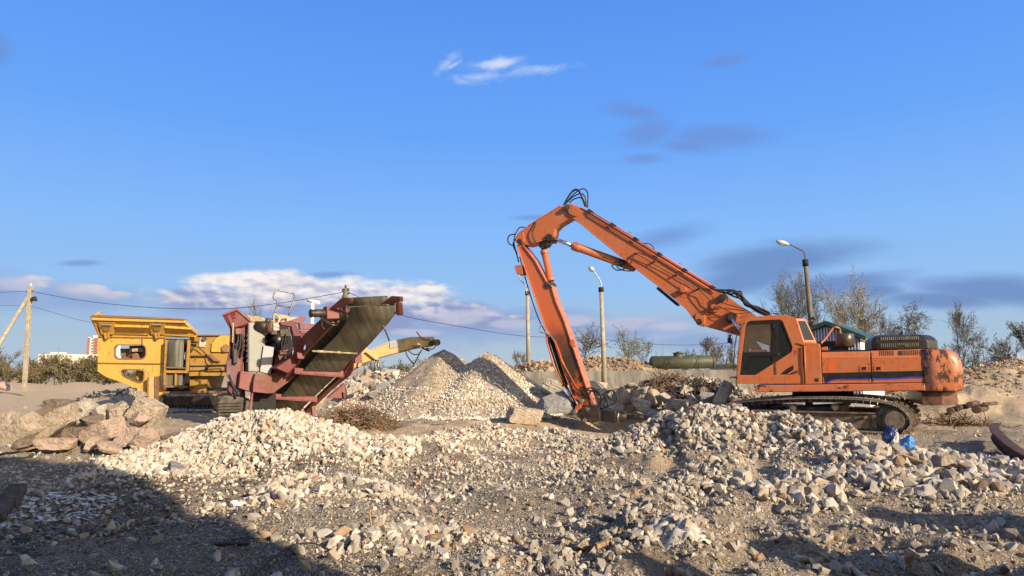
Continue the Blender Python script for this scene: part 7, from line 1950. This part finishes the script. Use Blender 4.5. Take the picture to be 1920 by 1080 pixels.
# logs behind the counterweight
GLg = 'logs lying behind the counterweight'
for k, (u, v, du, dv, r_, lab) in enumerate([(1795, 766, -14, 4, 7, 'log with its sawn end at the left of the log pile'), (1812, 762, -16, 2, 6, 'log in the middle of the log pile'), (1832, 756, -14, 3, 7, 'upper log with a pale sawn end'), (1846, 764, -16, 4, 9, 'thickest log at the right of the log pile'), (1780, 776, -14, 5, 5, 'small low log of the log pile'), (1868, 756, -24, 2, 4, 'thin log sticking out at the back of the log pile')]):
    a, b = P(u, v, 24), P(u + du, v + dv, 23.2); m = MB(); m.tube([a, b], r_ * 24 / F * .8, 12); o = m.build('log', plain('log_bark', (0.10, 0.062, 0.042), .9, 0, .4), None, loc=a)
    m = MB(); m.tube([a, a + (a - b).normalized() * .01], r_ * 24 / F * .7, 12); m.build('sawn_end', M_wood, o); m2 = MB(); m2.tube([b, b - (a - b).normalized() * .01], r_ * 24 / F * .7, 12); m2.build('sawn_end', M_wood, o)
    tag(o, lab, 'log', GLg)
# brushwood: tangled twigs
def brush(label, px, py, d, w, h, n, seed, col, r=0.012):
    rg_ = random.Random(seed); c = P(px, py, d); a, b = w * d / F / 2, h * d / F; T_ = Tri()
    z0 = hz(c.x, c.y)
    for _ in range(n):
        q_ = Vector((rg_.gauss(0, .42) * a, rg_.gauss(0, .4) * a * .8, 0)); rad = min(1, math.hypot(q_.x / a, q_.y / a)); q_.z = rg_.random() * b * (1 - rad ** 1.5) + 0.02
        q_.z += hz(c.x + q_.x, c.y + q_.y) - z0
        dr = Vector((rg_.gauss(0, 1), rg_.gauss(0, 1), rg_.gauss(0, .45))).normalized(); L_ = rg_.uniform(.2, .6)
        for i in range(3):
            nq = q_ + dr * L_ / 3; seg(T_, q_, nq, r, r * .8); q_ = nq; dr = (dr + Vector((rg_.gauss(0, .35), rg_.gauss(0, .35), rg_.gauss(0, .35)))).normalized()
    o = mesh_np('brushwood', np.array(T_.v), np.array(T_.f), col, 3, False, None, (c.x, c.y, z0)); tag(o, label, 'brushwood', None, 'stuff')
M_twig = plain('dry_twigs', (0.20, 0.135, 0.085), .9, 0, .4, 3)
brush('tangle of dry brown brushwood right of the red crusher', 668, 768, 21.5, 150, 34, 2600, 3, M_twig, .012)
brush('dry tangled brushwood under the excavator cab', 1440, 742, 24, 90, 32, 1500, 4, M_twig, .012)
brush('dark tangled scrap on the bank left of the cab', 1310, 716, 26, 120, 20, 900, 6, plain('dark_scrap', (0.05, 0.035, 0.028), .8), .02)
brush('twigs scattered on the bank behind the breaker', 1250, 705, 27, 130, 16, 500, 7, M_twig, .014)
brush('twigs and splinters beside the log pile', 1800, 775, 22.5, 140, 8, 420, 8, M_twig, .015)
# charred litter and white plaster in the shaded left foreground
def flakes(name, label, px, py, d, w, dep, n, smin, smax, mat, seed, cat):
    rg_ = np.random.RandomState(seed); c = P(px, py, d); W2 = w * d / F / 2
    a = rg_.uniform(0, 2 * PI, n); q_ = np.sqrt(rg_.uniform(0, 1, n)) * (0.75 + .35 * vn(a * 2, a * 0, seed)); x = c.x + np.cos(a) * q_ * W2; y = c.y + np.sin(a) * q_ * dep
    s = smin * (smax / smin) ** (rg_.uniform(size=n) ** 2.0)
    SHx = SH1[rg_.randint(0, 24, n)] * s[:, None, None] * np.array([1, 0.7, 0.22]); M_ = rotm(rg_, n)
    ang = rg_.uniform(0, 2 * PI, n); ca, sa_ = np.cos(ang), np.sin(ang); tx = rg_.normal(0, .3, n)
    X = SHx[..., 0] * ca[:, None] - SHx[..., 1] * sa_[:, None]; Yy = SHx[..., 0] * sa_[:, None] + SHx[..., 1] * ca[:, None]; Zz = SHx[..., 2] + X * tx[:, None]
    v = np.stack([X, Yy, Zz], -1) + np.stack([x, y, height(x, y) + s * .15], -1)[:, None, :]
    f = (F1[None] + (np.arange(n) * 12)[:, None, None]).reshape(-1, 3)
    o = mesh_np(name, v.reshape(-1, 3), f, mat, 3, False); tag(o, label, cat, None, 'stuff')
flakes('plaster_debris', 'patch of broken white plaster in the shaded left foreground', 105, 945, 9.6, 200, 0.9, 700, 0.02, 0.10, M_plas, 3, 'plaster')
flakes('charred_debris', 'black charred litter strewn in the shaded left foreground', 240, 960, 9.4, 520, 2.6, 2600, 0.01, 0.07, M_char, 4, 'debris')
flakes('charred_debris', 'dark splinters scattered in the middle foreground', 860, 900, 11.5, 500, 2.5, 700, 0.012, 0.05, M_char, 5, 'debris')
flakes('brick_debris', 'red brick fragments among the left foreground rubble', 130, 950, 9.6, 420, 2.4, 240, 0.02, 0.06, plain('broken_brick', (0.30, 0.11, 0.06), .9), 6, 'debris')
